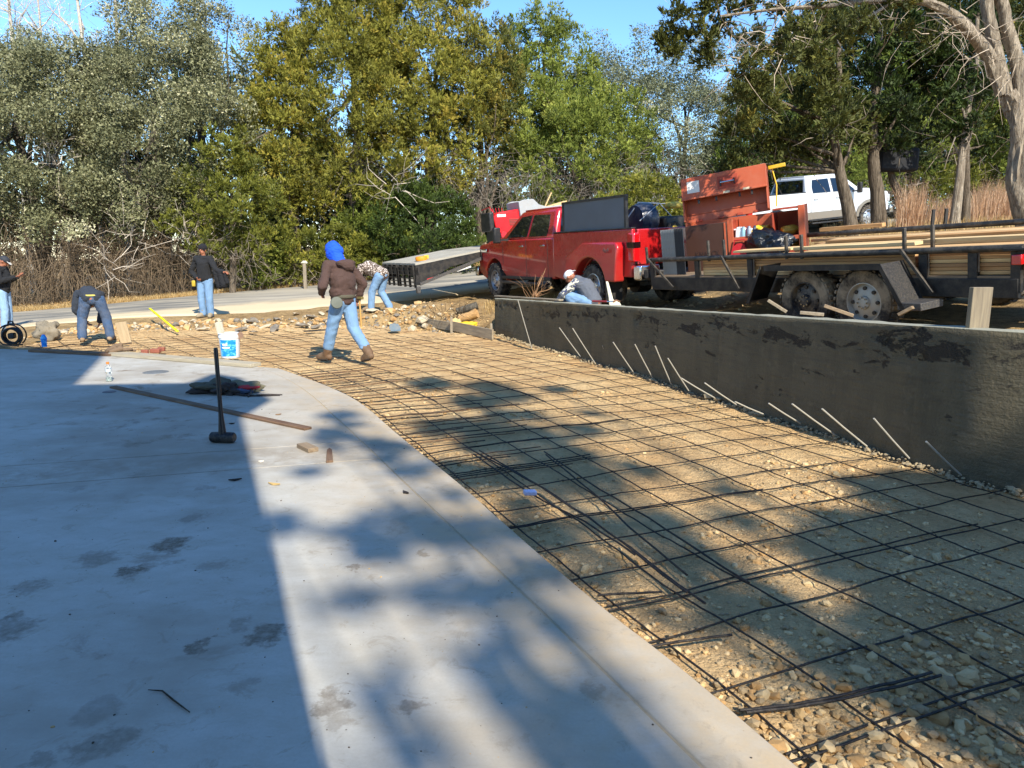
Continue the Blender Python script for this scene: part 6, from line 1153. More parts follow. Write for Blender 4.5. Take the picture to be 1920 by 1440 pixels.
# tool belt heap
tb_ = at(425, 738); tbr = empty('tool_belt', (tb_.x, tb_.y, .0), label='tool belt heap with olive cloth and red-handled pliers on the slab behind the sledgehammer', cat='tool belt'); tbr.scale = (.85,) * 3; M_OLV = M('olive_canvas', '#4d4a3d', .95, .3, 9, .5, 60); M_LTH = M('dark_leather_pouch', '#2b2320', .8, .3, 9, .4, 40)
lump('canvas_pouch', (-.17, .10, .07), (.24, .15, .10), M_OLV, None, None, 31, (0, 0, .3), .3, 4, tbr); lump('leather_pouch', (-.02, -.02, .06), (.20, .13, .08), M_LTH, None, None, 33, (0, 0, -.5), .35, 4, tbr); lump('cloth', (.20, .16, .06), (.26, .12, .08), M('khaki_cloth', '#6d6853', .95, .2, 8), None, None, 35, (0, 0, -.25), .3, 4, tbr); lump('dark_sleeve', (-.36, -.02, .035), (.16, .06, .045), M_LTH, None, None, 37, (0, 0, .15), .3, 3, tbr)
fuse('red_glove', [('c', (.20, -.02, .08), .035, (.30, -.03, .09), .04), ('c', (.30, -.03, .09), .03, (.36, -.02, .07), .018), ('c', (.32, -.05, .09), .022, (.42, -.05, .09), .022), ('c', (.40, -.05, .09), .024, (.46, -.04, .10), .018)], M('red_rubber', '#a3222a', .6, .15, 10), tbr, .008, 3, .004, .03)
fuse('blue_strap_pad', [('c', (.08, -.08, .05), .035, (.24, -.10, .05), .04), ('c', (.24, -.10, .05), .035, (.38, -.08, .04), .02)], M('slate_nylon', '#39455a', .9), tbr, .008, 3, .006, .04)
MB().tube([(.10, -.10, .03), (.30, -.2, .015), (.5, -.22, .012), (.78, -.17, .012)], [.016, .014, .010, .009], 6).build('belt_strap', M_LTH, tbr, smooth=60); MB().tube([(.46, -.16, .012), (.6, -.10, .012), (.8, -.14, .012)], .007, 6).build('belt_strap', M_LTH, tbr, smooth=60)
MB().tube([(.36, -.06, .08), (.385, -.16, .04), (.39, -.27, .01)], [.012, .010, .014], 6).build('plier_jaw', M_STEEL, tbr, smooth=60)
# gloves, brick bits, cans on the far edge
gv = at(212, 668); tag(fuse('work_gloves', [('c', (-.12, 0, .03), .035, (.02, .03, .10), .04), ('c', (.0, .03, .10), .035, (.10, .02, .13), .032), ('c', (-.02, -.06, .03), .035, (.12, -.02, .07), .038), ('c', (.14, .0, .05), .028, (.26, .0, .06), .030), ('c', (.10, .05, .05), .02, (.30, .05, .03), .02)], M('stiff_leather_gloves', '#6f5b47', .9, .3, 9, .5, 40), None, .009, 3, .006, .05), 'pair of stiff brown work gloves lying on the far plank', 'gloves').location = (gv.x - .05, gv.y + .15, .035)
for i, (px, py, s_) in enumerate([(272, 663, .07), (292, 661, .10), (303, 658, .07)]):
    p = at(px, py, -.03); tag(MB().box((0, 0, .03), (s_ * 1.6, s_, .07)).build('brick_fragment', M('red_brick', '#8a5241', .9, .25, 14, .5, 40), None, bevel=.012), ['left brick bit lying on the rebar near the plank', 'largest brick fragment beside the far plank', 'right brick bit lying on the rebar near the plank'][i], 'brick', 'brick fragments by the plank').location = (p.x, p.y, -.03)
cn = at(77, 655); tag(MB().lathe([(0, 0), (.04, 0), (.045, .12), (.05, .125), (.05, .15), (.03, .19), (.02, .21), (0, .21)], 20).build('drink_cup', M_LBL, None, smooth=40, loc=(cn.x, cn.y + .1, .03)), 'small blue and white drink container at the far left end of the dark plank', 'cup')
# cord reel, black frame
rp_ = at(25, 650); cr_ = empty('black_cable_reel', (rp_.x, rp_.y, 0), (0, 0, rad(15)), label='black cable reel with round frame at the left edge of the slab', cat='cable reel')
for s in (-.09, .09): MB().tube([(.19 * math.cos(a), s, .20 + .19 * math.sin(a)) for a in np.linspace(-.9, PI + .9, 22)] + [(.19 * math.cos(-.9), s, .02)], .013, 6).build('frame', M_BLK, cr_, smooth=60)
for j in range(5): MB().tube([(.13 * math.cos(a), -.07 + .035 * j, .19 + .13 * math.sin(a)) for a in np.linspace(0, 2 * PI, 24)], .018, 6, cap=False).build('cable_turn', M('black_cable', '#121418', .5), cr_, smooth=60)
MB().box((0, 0, .19), (.10, .14, .10)).build('hub', M_BLK, cr_, bevel=.02); MB().tube([(-.05, 0, .36), (-.03, 0, .44), (.03, 0, .44), (.05, 0, .36)], .016, 6).build('handle', M_BLK, cr_, smooth=60)
cbl = [at(a, b) for a, b in [(45, 652), (90, 655), (130, 648), (190, 652), (240, 650)]]; tag(MB().tube([Vector((p.x, p.y + .05, .012)) for p in cbl], .008, 6).build('power_cable', M('black_cable', '#121418', .5), None, smooth=60), 'thin black cable running from the reel along the slab edge', 'cable')
bg2 = at(72, 640, -.05); lump('mortar_bag', (bg2.x, bg2.y + .3, .10), (.20, .17, .22), M('grey_tan_bag', '#736b5c', .9, .3, 7, .6, 30, dust=.3), 'crumpled grey-tan bag standing behind the black cable reel', 'bag', 41, (0, .1, .3), .3, 4)
# road-side pieces
up_ = at(236, 636, .0); sb = MB().box((0, 0, .18), (.20, .03, .40)).build('upright_plank', wood('dusty_plank', '#a08a6a', '#b8a483', 1, 'Z'), None, bevel=.004); sb.location = (up_.x, up_.y, -.05); sb.rotation_euler = (.12, rad(-7), .1); tag(sb, 'short dusty plank standing upright at the far edge of the gravel', 'plank')
ya = at(333, 624, .0); yb = at(318, 592, .05); tag(MB().bar((ya.x, ya.y, .03), (yb.x + .1, yb.y - 1.2, .32), .05, .03).build('digging_bar', M('bright_yellow', '#e0dc1e', .4, .1, 8), None, bevel=.008), 'bright yellow bar lying at the road edge near the man in the beanie', 'tool')
_ord = ['leftmost', 'second', 'third', 'fourth', 'fifth', 'sixth', 'seventh', 'eighth', 'ninth', 'tenth', 'eleventh', 'twelfth', 'thirteenth', 'fourteenth', 'fifteenth', 'rightmost']
for i, (px, py) in enumerate([(437, 612), (452, 618), (468, 606), (497, 612), (520, 603), (541, 607), (556, 598), (566, 611), (586, 603), (604, 600), (476, 622), (515, 616), (381, 617), (592, 612), (622, 597), (700, 604)], 0):
    rank = sorted([437, 452, 468, 497, 520, 541, 556, 566, 586, 604, 476, 515, 381, 592, 622, 700]).index(px)
    p = at(px, py, .0); s_ = .10 + .07 * ((i * 37) % 10) / 10; V_, F_ = STN[i % 8]; me = bpy.data.meshes.new('asphalt_chunk'); me.from_pydata((V_ * np.array([1.5, 1, .5]) * s_).tolist(), [], F_.tolist()); me.materials.append(M('broken_asphalt', '#6f685e', .95, .3, 14, .6, 40, dust=.5) if i % 3 else M('pale_rubble', '#b5a78d', .95, .25, 10, .5, 40))
    o = bpy.data.objects.new('asphalt_chunk', me); COL.objects.link(o); o.location = (p.x, p.y, gz(p.x, p.y) + s_ * .35 if sdf(np.array([p.x]), np.array([p.y]), BED)[0] > 0 else -.03 + s_ * .3); o.rotation_euler = (.2 * math.sin(i), .25 * math.cos(i * 2), i * 1.3); tag(o, ('dark' if i % 3 else 'pale') + ' broken chunk, %s from the left in the rubble row along the road edge' % _ord[rank] if 0 < rank < 15 else ('dark' if i % 3 else 'pale') + ' broken chunk, %s of the rubble row along the road edge' % _ord[rank], 'rubble', 'rubble chunks along the road edge')
# rubble scatter along the road edge
n = 1500; X = RNG.uniform(-10, -1.2, n); Yb = np.interp(X, [-10, -8, -5, -3, -1.2], [15.6, 16.7, 17.3, 17.1, 16.0]); Y = Yb + RNG.normal(0, .35, n); h_ = np.where(sdf(X, Y, BED) > 0, ground_h(X, Y), bed_h(X, Y))
rbl = scatter_stones(X, Y, h_, np.exp(RNG.normal(math.log(.035), .5, n)), 'road_edge_rubble', None, [M('pale_rubble', '#b5a78d'), M_ST[0], M('broken_asphalt', '#6f685e'), M_ST[1]]); tag(rbl, 'small broken rubble along the edge between road and gravel', 'rubble')
n = 1600; X = RNG.uniform(-3, 4.2, n); Y = RNG.uniform(10, 18.2, n); k_ = (sdf(X, Y, BED) > .3); X = X[k_]; Y = Y[k_]; tag(scatter_stones(X, Y, ground_h(X, Y), np.exp(RNG.normal(math.log(.022), .5, len(X))), 'dirt_clods', None, M_ST), 'small stones and clods on the dirt around the mound', 'stones')
# form boards with stakes
W_FM = wood('grey_form_board', '#7d715f', '#a39379', 1, 'Y', .2)
def form(label, pa, pb, za, zb, h=.17):
    a = at(pa[0], pa[1], za); b = at(pb[0], pb[1], zb); o = MB().box((0, 0, h / 2), (.04, (b - a).length, h)).build('form_board', W_FM, None, bevel=.003); d = b - a; o.location = (a + b) / 2; o.rotation_euler = (math.atan2(d.z, math.hypot(d.x, d.y)), 0, math.atan2(-d.x, d.y)); return tag(o, label, 'form board', 'form boards at the far end of the gravel')
form('form board between the wall end and the middle stake', (924, 637), (848, 620), -.06, -.02, .20); form('form board left of the middle stake', (846, 620), (741, 602), -.02, .02, .18); form('short form board at the feet of the camouflage man', (735, 600), (707, 584), .04, .12, .16)
for i, (px, py, z_, h_) in enumerate([(847, 624, -.05, .34), (922, 632, -.05, .28), (737, 603, 0, .22)]):
    p = at(px, py, z_); tag(MB().box((0, 0, h_ / 2 - .03), (.05, .035, h_ + .06)).build('form_stake', W_GR, None, bevel=.003, loc=(p.x, p.y - .04, z_)), ['tall stake in the middle of the form boards', 'stake at the left end of the retaining wall', 'stake where the form boards turn by the camouflage man'][i], 'stake', 'stakes holding the form boards')
lg = aty(885, 590, 15.95); tag(MB().tube([(-.22, .1, .02), (0, 0, .08), (.16, -.05, .16)], [.09, .10, .11], 12).build('split_log', wood('cut_log', '#8d6a44', '#d0a66c', 1, 'X'), None, smooth=50, loc=(lg.x - .05, 15.9, .18)), 'cut log end lying in the pit beside the wall end', 'log')
tag(MB().tube([(-.25, 0, 0), (.2, .1, .12)], [.07, .09], 10).build('broken_branch', BK_O, None, smooth=50, loc=(lg.x - .1, 16.2, .35)), 'rough broken branch above the log by the wall end', 'branch')
lump('yellow_bag', (lg.x - .08, 15.7, .10), (.20, .11, .08), M('yellow_sack', '#d8b62a', .6, .15, 7, .4, 30), 'bright yellow sack lying beside the log at the wall end', 'sack', 51, (0, 0, .1), .25, 3); lump('paper_bag', (lg.x - .34, 15.75, .13), (.10, .10, .11), M('tan_paper', '#c2a56f', .8, .2, 8, .4, 30), 'tan crumpled paper bag left of the yellow sack', 'bag', 53, (0, .3, .4), .3, 3)
s_ = []; twigs(s_, 70, (lg.x - .35, 16.15, .30, .6, .35, .14), 77, (.2, .6), .008, droop=.1); tag(join_soup('roots', s_, M('dark_roots', '#54452f', .95, .3, 8), None, 'stuff'), 'dark roots and twigs in the pit by the wall end', 'roots')
# rebar scraps and shovel on the far gravel
tag(MB().prism([(-.10, 0), (.10, 0), (.12, .12), (.09, .26), (0, .3), (-.09, .26), (-.12, .12)], 0, .012, lambda p, q, t_: (p, q, t_ + .18 * (p * p) * 4)).build('shovel_blade', M('worn_blue_steel', '#5d707a', .7, .3, 10, dust=.4), None, bevel=.002, fix=True, loc=(at(742, 622, 0).x, at(742, 622, 0).y, .0)), 'pale blue shovel blade standing by the form boards', 'shovel').rotation_euler = (.5, 0, .3)
a = at(570, 621, .0); tag(MB().bar((a.x, a.y, .0), (a.x + .62, a.y + .1, .03), .11, .02).build('flat_bar', M_STEEL, None, bevel=.002), 'dark flat steel bar lying left of the walking man', 'steel bar')
# things on top of the wall
wt = lambda px, py: at(px, py, float(np.interp(px, [960 + FPX * x_ / y_ / 1.02 for x_, y_ in WB], tops)))
a = aty(1112, 568, 11.75); zt = a.z; ham = empty('framing_hammer', (a.x + .24, a.y + .02, zt + .02), (0, 0, rad(-24)), label='hammer with dark red handle lying on top of the retaining wall', cat='hammer')
MB().tube([(-.26, 0, .0), (-.02, 0, .0)], .017, 8).build('handle', M('dark_red_grip', '#6d1f24', .5), ham, smooth=60); MB().tube([(-.02, 0, 0), (.10, 0, .005)], .010, 6).build('neck', M_CHR, ham, smooth=60); MB().tube([(.10, -.03, -.0), (.10, 0, .01), (.12, .05, .02), (.17, .09, -.0)], [.015, .016, .012, .006], 7).build('claw', M('rusty_hammer', '#9a7258', .6, metal=.4), ham, smooth=60)
board('thin grey board lying on top of the left end of the retaining wall', tuple(aty(930, 556, 14.55)), tuple(aty(1052, 564, 12.2)), .09, .025, W_GR)
st_ = aty(1858, 607, 5.35); so = MB().box((0, 0, .10), (.165, .045, .46)).build('grade_stake', wood('thick_stake', '#6f6353', '#97896f', 1, 'Z', .3), None, bevel=.004); so.location = (st_.x + .06, 5.6, 1.02); so.rotation_euler = (0, 0, rad(8)); tag(so, 'thick square wooden stake rising behind the right part of the wall', 'stake')
for i, (pa, pb, lb_, Y_) in enumerate([((1440, 563), (1475, 585), 'round grey wood offcut leaning by the front trailer wheel', 9.3), ((1545, 573), (1600, 592), 'split pine scrap lying between the trailer wheels', 7.8), ((1500, 586), (1545, 590), 'thin pale wood scrap on the wall edge below the front wheel', 8.1), ((1685, 590), (1712, 576), 'orange-brown mud-caked scrap behind the rear trailer wheel', 7.9)]):
    a = aty(*pa, Y_); b = aty(*pb, Y_ - .1); tag(MB().bar(a, b, .06, .035).build('wood_scrap', W_TN if i % 2 else W_GR, None, bevel=.004), lb_, 'wood scrap')
tg2 = aty(1002, 556, 13.2); s_ = []; twigs(s_, 20, (tg2.x, 13.4, .82, .12, .1, .06), 91, (.3, .55), .006, up=1.6); tag(join_soup('dry_weed', s_, M('dry_weed', '#a8805c', .95, .2, 9), None, 'stuff'), 'tuft of tall dry weed stalks behind the left part of the wall', 'weed')
# litter on the gravel and slab
p = at(993, 931, -.06); lt = MB().box((0, 0, .02), (.09, .05, .03)).build('snack_packet', M('packet_blue_white', '#a9b4d8', .35, .4, 60), None, bevel=.006); lt.location = (p.x, p.y, -.05); lt.rotation_euler = (.1, .1, .3); tag(lt, 'small blue and white packet lying on the gravel under the rebar', 'litter')
for i, (px, py, L_, a_, lb_, hx) in enumerate([(441, 901, .09, .3, 'dark curled leaf on the shaded slab', '#2c241f'), (515, 909, .10, -.4, 'thin tan wood chip on the slab near the shadow edge', '#a98f5c'), (435, 795, .05, .1, 'tiny dark wood bit just right of the sledgehammer handle', '#2a2622'), (490, 866, .04, 0, 'small white chip on the joint strip', '#cfc9ba'), (760, 925, .07, 2.2, 'dark nail-like sliver on the slab in the dappled light', '#2a2320'), (522, 778, .06, .5, 'small tan sliver near the right end of the narrow board', '#7a6148')]):
    p = at(px, py); o = MB().prism([(-L_ / 2, -.008), (0, -.018), (L_ / 2, 0), (0, .014)], 0, .008, lambda a, b, t_: (a, b, t_ + abs(a) * .15)).build('wood_chip', M('chip%d' % i, hx, .9), None, fix=True); o.location = (p.x, p.y, .001); o.rotation_euler = (0, 0, a_); tag(o, lb_, 'chip')
pts = [at(278, 1296), at(305, 1298), at(325, 1315), at(356, 1338)]; tag(MB().tube([Vector((q.x, q.y, .006)) for q in pts], [.0015, .003, .0035, .002], 6).build('fallen_twig', BK_O, None, smooth=60), 'small fallen twig on the shaded slab in the foreground', 'twig')
n = 420; X = RNG.uniform(-4, 1, n); Y = 1.9 + 8 * RNG.random(n) ** 1.5; k_ = sdf(X, Y, SLAB) < -.04; tag(scatter_stones(X[k_], Y[k_], 0 * X[k_], np.exp(RNG.normal(math.log(.0035), .45, k_.sum())), 'slab_crumbs', slab, [M('dark_crumb', '#4a4036', .9)] * 2 + [M_ST[0]] * 2))if False else scatter_stones(X[k_], Y[k_], 0 * X[k_], np.exp(RNG.normal(math.log(.0032), .4, k_.sum())), 'slab_crumbs', slab, [M('dark_crumb', '#4a4036', .9)] * 3 + [M_ST[0]])
# post by the road, fence posts
pp = aty(571, 500, 24.2); pr_ = empty('mailbox_post', (pp.x, 24.2, gz(pp.x, 24.2)), label='short weathered post with a pale top beside the far edge of the road', cat='post'); MB().box((0, 0, .40), (.10, .10, .85)).build('post', wood('weathered_post', '#6f6455', '#9a8d78', 1, 'Z'), pr_, bevel=.01); lump('pale_top', (0, 0, .86), (.08, .07, .05), M('pale_rag', '#c8c2b2', .9, .1, 6), None, None, 61, (0, 0, 0), .35, 3, pr_)
for i, (px, lb_) in enumerate([(1749, 'left dark fence post in the dry grass'), (1773, 'right dark fence post in the dry grass')]):
    p = aty(px, 410, 16.5); g = gz(p.x, 16.5); tag(MB().box((0, 0, .2), (.06, .06, .62)).build('fence_post', M('dark_post', '#2c2a28', .8), None, bevel=.006, loc=(p.x, 16.5, g)), lb_, 'fence post', 'fence posts')
# ================================================================== cedars on the right and the big trunk
GR = 'cedars on the slope behind the trailer'
def cedar_r(label, base, topx, zt, Y, r0, blobs, seed, bk=BK_C, fol='cedar_dark', extra=None, tint=.34, per=350, name='cedar_tree'):  # low leaf tint carries the deep shade under the overhanging foliage
    g = gz(base.x, Y); root = empty(name, (base.x, Y, g), label=label, cat='tree', group=GR); top = aty(topx[0], topx[1], Y)
    tp = limb_pts((0, 0, -.25), (top.x - base.x, 0, top.z - g), .05, seed, 9); tp += [tp[-1] + Vector((.1, 0, .9)), tp[-1] + Vector((.0, 0, 1.9))]
    MB().tube(tp, [r0 * (1.15 - .08 * i) for i in range(11)], 12).build('trunk', bk, root, smooth=60)
    lm = MB(); C_ = []; rr = []; rn = np.random.default_rng(seed)
    for (px, py, rad_px, dY) in blobs:
        c = aty(px, py, Y + dY); L = Vector((c.x - base.x, dY, c.z - g)); R_ = rad_px / FPX * (Y + dY); n = max(6, int(11 * (R_ / .9) ** 2.2)); d = rn.normal(size=(n, 3)); d /= np.linalg.norm(d, axis=1)[:, None]; P_ = np.array(L)[None] + d * (R_ * rn.uniform(.35, 1.0, n)[:, None]) * np.array([1, .9, .8]); C_.append(P_); rr.append(np.full(n, min(.42, R_ * .5)) * rn.uniform(.7, 1.2, n))
        k_ = min(range(5, len(tp)), key=lambda i: (tp[i] - (L - Vector((0, 0, 1.0)))).length); lm.tube(limb_pts(tp[k_], L, .10, seed + int(px), 7), [r0 * .33 * (1 - .8 * j / 6) for j in range(7)], 6)
    lm.build('limbs', bk, root, smooth=60); C_ = np.concatenate(C_); rr = np.concatenate(rr); V, A__ = clump_field(C_, rr, per, 'cedar', seed, tint); quick_mesh('crown', V, np.arange(len(V)).reshape(-1, 3), MFOL[fol], root, attr=A__)
    s_ = []; 
    for (px, py, rp_, dY) in blobs[::2]: c = aty(px, py, Y + dY); twigs(s_, 14, (c.x - base.x, dY, c.z - g - .2, .7, .6, .5), seed + int(py), (.3, .9), .010, droop=.2)
    join_soup('bare_twigs', s_, M('grey_twigs', '#85796a', .9, .3, 10), root); return root
b1 = aty(1606, 430, 17.2); cedar_r('cedar with dark leaning trunk and low left limb, in front of the white pickup', b1, (1568, 235), 0, 17.2, .15, [(1430, 165, 62, -.5), (1400, 240, 50, 0), (1480, 250, 70, .5), (1380, 300, 36, .3), (1440, 285, 45, .6), (1540, 150, 75, 0), (1570, 230, 60, -.6), (1520, 60, 70, .4), (1450, 90, 60, .8), (1610, 250, 44, .2), (1520, 275, 45, .8), (1395, 180, 38, .2), (1360, 320, 28, .5)], 401, tint=.38, fol='cedar_olive')
b2 = aty(1650, 440, 17.8); cedar_r('cedar with rough twisted trunk at the front wheel of the white pickup', b2, (1640, 200), 0, 17.8, .17, [(1640, 120, 75, 0), (1700, 190, 60, -.5), (1610, 210, 60, .3), (1660, 50, 80, .2), (1720, 90, 70, .6), (1655, 255, 45, -.2), (1590, 60, 60, .5)], 402)
b3 = aty(1697, 430, 18.2); cedar_r('thin dark-trunked cedar just right of the white pickup', b3, (1672, 225), 0, 18.2, .10, [(1700, 250, 45, 0), (1740, 210, 55, .3), (1680, 150, 60, .5), (1760, 130, 60, 0)], 403)
b4 = aty(1788, 425, 17.0); cedar_r('slender pale-trunked cedar leaning right beside a darker trunk', b4, (1815, 210), 0, 17.0, .11, [(1800, 160, 60, 0), (1840, 100, 60, .4), (1780, 250, 36, .2), (1760, 60, 70, .3), (1830, 220, 36, -.2)], 404, bk=BK_L)
b5 = aty(1812, 425, 18.6); cedar_r('dark straight-trunked cedar left of the big pale trunk', b5, (1812, 180), 0, 18.6, .10, [(1860, 160, 50, 0), (1810, 60, 70, 0), (1870, 60, 60, .3), (1745, 300, 30, .6), (1850, 270, 36, .5)], 405)
dk = aty(1682, 300, 18.1); tag(MB().box((0, 0, 0), (.95, .30, .55)).build('dark_feeder_box', M('dark_netting', '#15171c', .8), None, bevel=.08, loc=dk), 'dark box-like shape hanging between two of the cedar trunks', 'box')
# bushes and trees further back on the right
for (lb_, px, a, b_, Y_, hw, k_, f_, ti) in [('green cedar far behind, seen between the small trunks', 1560, 200, 420, 29, 95, 'cedar', 'cedar_green', .4), ('green cedar beyond the road, right of the white pickup', 1720, 150, 440, 30.5, 120, 'cedar', 'cedar_green', .45), ('yellow-green cedar beyond the tall dry grass', 1830, 190, 440, 30, 100, 'cedar', 'cedar_bright', .3), ('green cedar at the far right beyond the road', 1930, 100, 430, 29, 95, 'cedar', 'cedar_green', .4), ('dark cedar far behind the tool box lid', 1455, 150, 430, 31.5, 95, 'cedar', 'cedar_dark', .6), ('tall dark cedar behind the row of small trunks', 1650, 0, 330, 33, 150, 'cedar', 'cedar_dark', .6), ('tall dark cedar at the far right behind the big trunk', 1860, -30, 330, 33.5, 140, 'cedar', 'cedar_dark', .5)]:
    tree(lb_, px, a, b_, Y_, hw, k_, f_, .6, .42, 230, ntw=200, tint=ti, group='trees beyond the road on the right', bot=-.95)
s_ = []
for i in range(30):
    px = 1480 + i * 16; p = aty(px, 375 - 40 * RNG.random(), 26.5 + RNG.uniform(2.6, 4)); twigs(s_, 34, (p.x, p.y, p.z, .9, .5, 1.0), 2300 + i, (.5, 1.5), .012, droop=.2)
tag(join_soup('bare_thicket', s_, M('dead_grey', '#9a9084', .95, .3, 4), None, 'stuff'), 'grey bare brush beyond the tall dry grass', 'brush')
# the big pale trunk at the right edge, with its long limb over the road
bt_ = aty(1912, 415, 12.6); g = gz(bt_.x, 12.6); big = empty('large_cedar', (bt_.x, 12.6, g), label='large old cedar with thick shaggy pale trunk at the right edge, limbs arching left overhead', cat='tree')
def rel(px, py, dY=0.0): p = aty(px, py, 12.6 + dY); return Vector((p.x - bt_.x, dY, p.z - g))
def rough_tube(pts, rs, seed, name, mat, parent, n=22, sub=9):
    P_ = [Vector(p) for p in pts]; Q = []; R_ = []
    for i in range(len(P_) - 1):
        for j in range(sub):
            t_ = j / sub; a = P_[max(i - 1, 0)]; b = P_[i]; c = P_[i + 1]; d = P_[min(i + 2, len(P_) - 1)]
            Q.append(.5 * ((2 * b) + (c - a) * t_ + (2 * a - 5 * b + 4 * c - d) * t_ * t_ + (3 * b - a - 3 * c + d) * t_ ** 3)); R_.append(rs[i] + (rs[i + 1] - rs[i]) * t_)
    Q.append(P_[-1]); R_.append(rs[-1]); m = MB().tube(Q, R_, n)
    for i in range(len(m.v)):
        ring = i // n; k_ = i % n; c = Q[ring] if ring < len(Q) else Q[-1]; v_ = Vector(m.v[i]); d = v_ - c; f = mnoise.noise(Vector((k_ * 1.1, ring * .08, seed))) * .34 + mnoise.noise(Vector((k_ * 2.7, ring * .25, seed + 5))) * .22; m.v[i] = tuple(c + d * (1 + f))
    return m.build(name, mat, parent, smooth=60)
rough_tube([rel(1940, 470), rel(1928, 420), rel(1906, 340), rel(1912, 270), rel(1906, 210), rel(1888, 175)], [.23, .18, .138, .138, .148, .125], 1, 'trunk', BK_L, big)
rough_tube([rel(1896, 205), rel(1872, 110), rel(1856, 40), rel(1842, -40), rel(1820, -120)], [.10, .10, .09, .085, .08], 2, 'limb', BK_L, big, 16)
rough_tube([rel(1910, 200), rel(1910, 130), rel(1890, 60), rel(1880, 10), rel(1850, -60), rel(1800, -90)], [.10, .10, .09, .085, .08, .08], 3, 'limb', BK_L, big, 16)
rough_tube([rel(1880, 175), rel(1850, 100, -.1), rel(1800, 40, -.3), rel(1740, 5, -.5), rel(1650, 0, -.8), rel(1560, 10, -1.0), rel(1450, 18, -1.2), rel(1350, 30, -1.3)], [.10, .09, .08, .06, .045, .034, .024, .014], 4, 'limb', BK_L, big, 12)
rough_tube([rel(1700, -20, -.6), rel(1640, 25, -.9), rel(1560, 60, -1.1)], [.03, .022, .010], 5, 'limb', BK_L, big, 8)
s_ = []; rn = np.random.default_rng(9)
for (px, py) in [(1500, 10), (1440, 25), (1390, 45), (1560, 20), (1620, 10), (1700, 30), (1480, 60), (1340, 30), (1760, 60), (1820, 110), (1850, 60), (1800, 30), (1420, 75), (1380, 110), (1880, 120)]:
    c = rel(px, py, -1.0 if px < 1700 else -.2); twigs(s_, 13, (c.x, c.y, c.z, .35, .3, .22), int(px), (.3, .95), .0085, droop=.15)
join_soup('bare_twigs', s_, M('pale_cedar_twigs', '#b0a08c', .95, .25, 10), big)
C_ = []; rr = []
for (px, py, rp_, dY) in [(1255, 48, 22, -1.2), (1290, 62, 26, -1.1), (1330, 75, 24, -1.2), (1278, 22, 24, -1.3), (1315, 8, 26, -1.2), (1350, 45, 22, -1.0), (1370, 15, 26, -1.0), (1405, 5, 24, -1.1), (1330, 110, 16, -1.1), (1390, 130, 22, -.9), (1420, 165, 20, -.8), (1385, 175, 18, -.9), (1425, 100, 22, -.9), (1460, 15, 26, -1.0), (1530, -10, 30, -1.0), (1600, -12, 34, -.9), (1660, -15, 34, -.8), (1575, 35, 22, -1.0), (1500, 95, 22, -.8), (1700, -5, 30, -.6), (1770, -20, 34, -.4), (1620, 40, 24, -.8), (1555, 75, 24, -.7), (1840, -30, 30, 0), (1900, 20, 22, .2), (1915, 60, 18, .2), (1350, -15, 30, -1.2), (1280, -20, 24, -1.3), (1460, 130, 20, -.6), (1440, 200, 20, -.7), (1400, 225, 18, -.7), (1240, 80, 9, -1.2), (1262, 95, 10, -1.2), (1740, 60, 24, .2), (1680, 60, 26, 0), (1530, 95, 40, -2.2), (1590, 60, 36, -2.0), (1480, 60, 36, -2.0), (1560, 140, 30, -2.0)]:  # the nearest leaf masses are added to shade the red pickup's tailgate
    c = rel(px, py, dY); R_ = rp_ / FPX * 11.8; n = max(4, int(R_ * 24)); d = rn.normal(size=(n, 3)); d /= np.linalg.norm(d, axis=1)[:, None]; C_.append(np.array(c)[None] + d * R_ * rn.uniform(.2, 1.0, n)[:, None]); rr.append(np.full(n, .14) * rn.uniform(.8, 1.3, n))
C_ = np.concatenate(C_); rr = np.concatenate(rr); V, A__ = clump_field(C_, rr, 210, 'cedar', 71, .42); T3 = V.reshape(-1, 3, 3); ce = T3.mean(1, keepdims=True); V = (ce + (T3 - ce) * .62).reshape(-1, 3); quick_mesh('crown', V, np.arange(len(V)).reshape(-1, 3), MFOL['cedar_olive'], big, attr=A__)
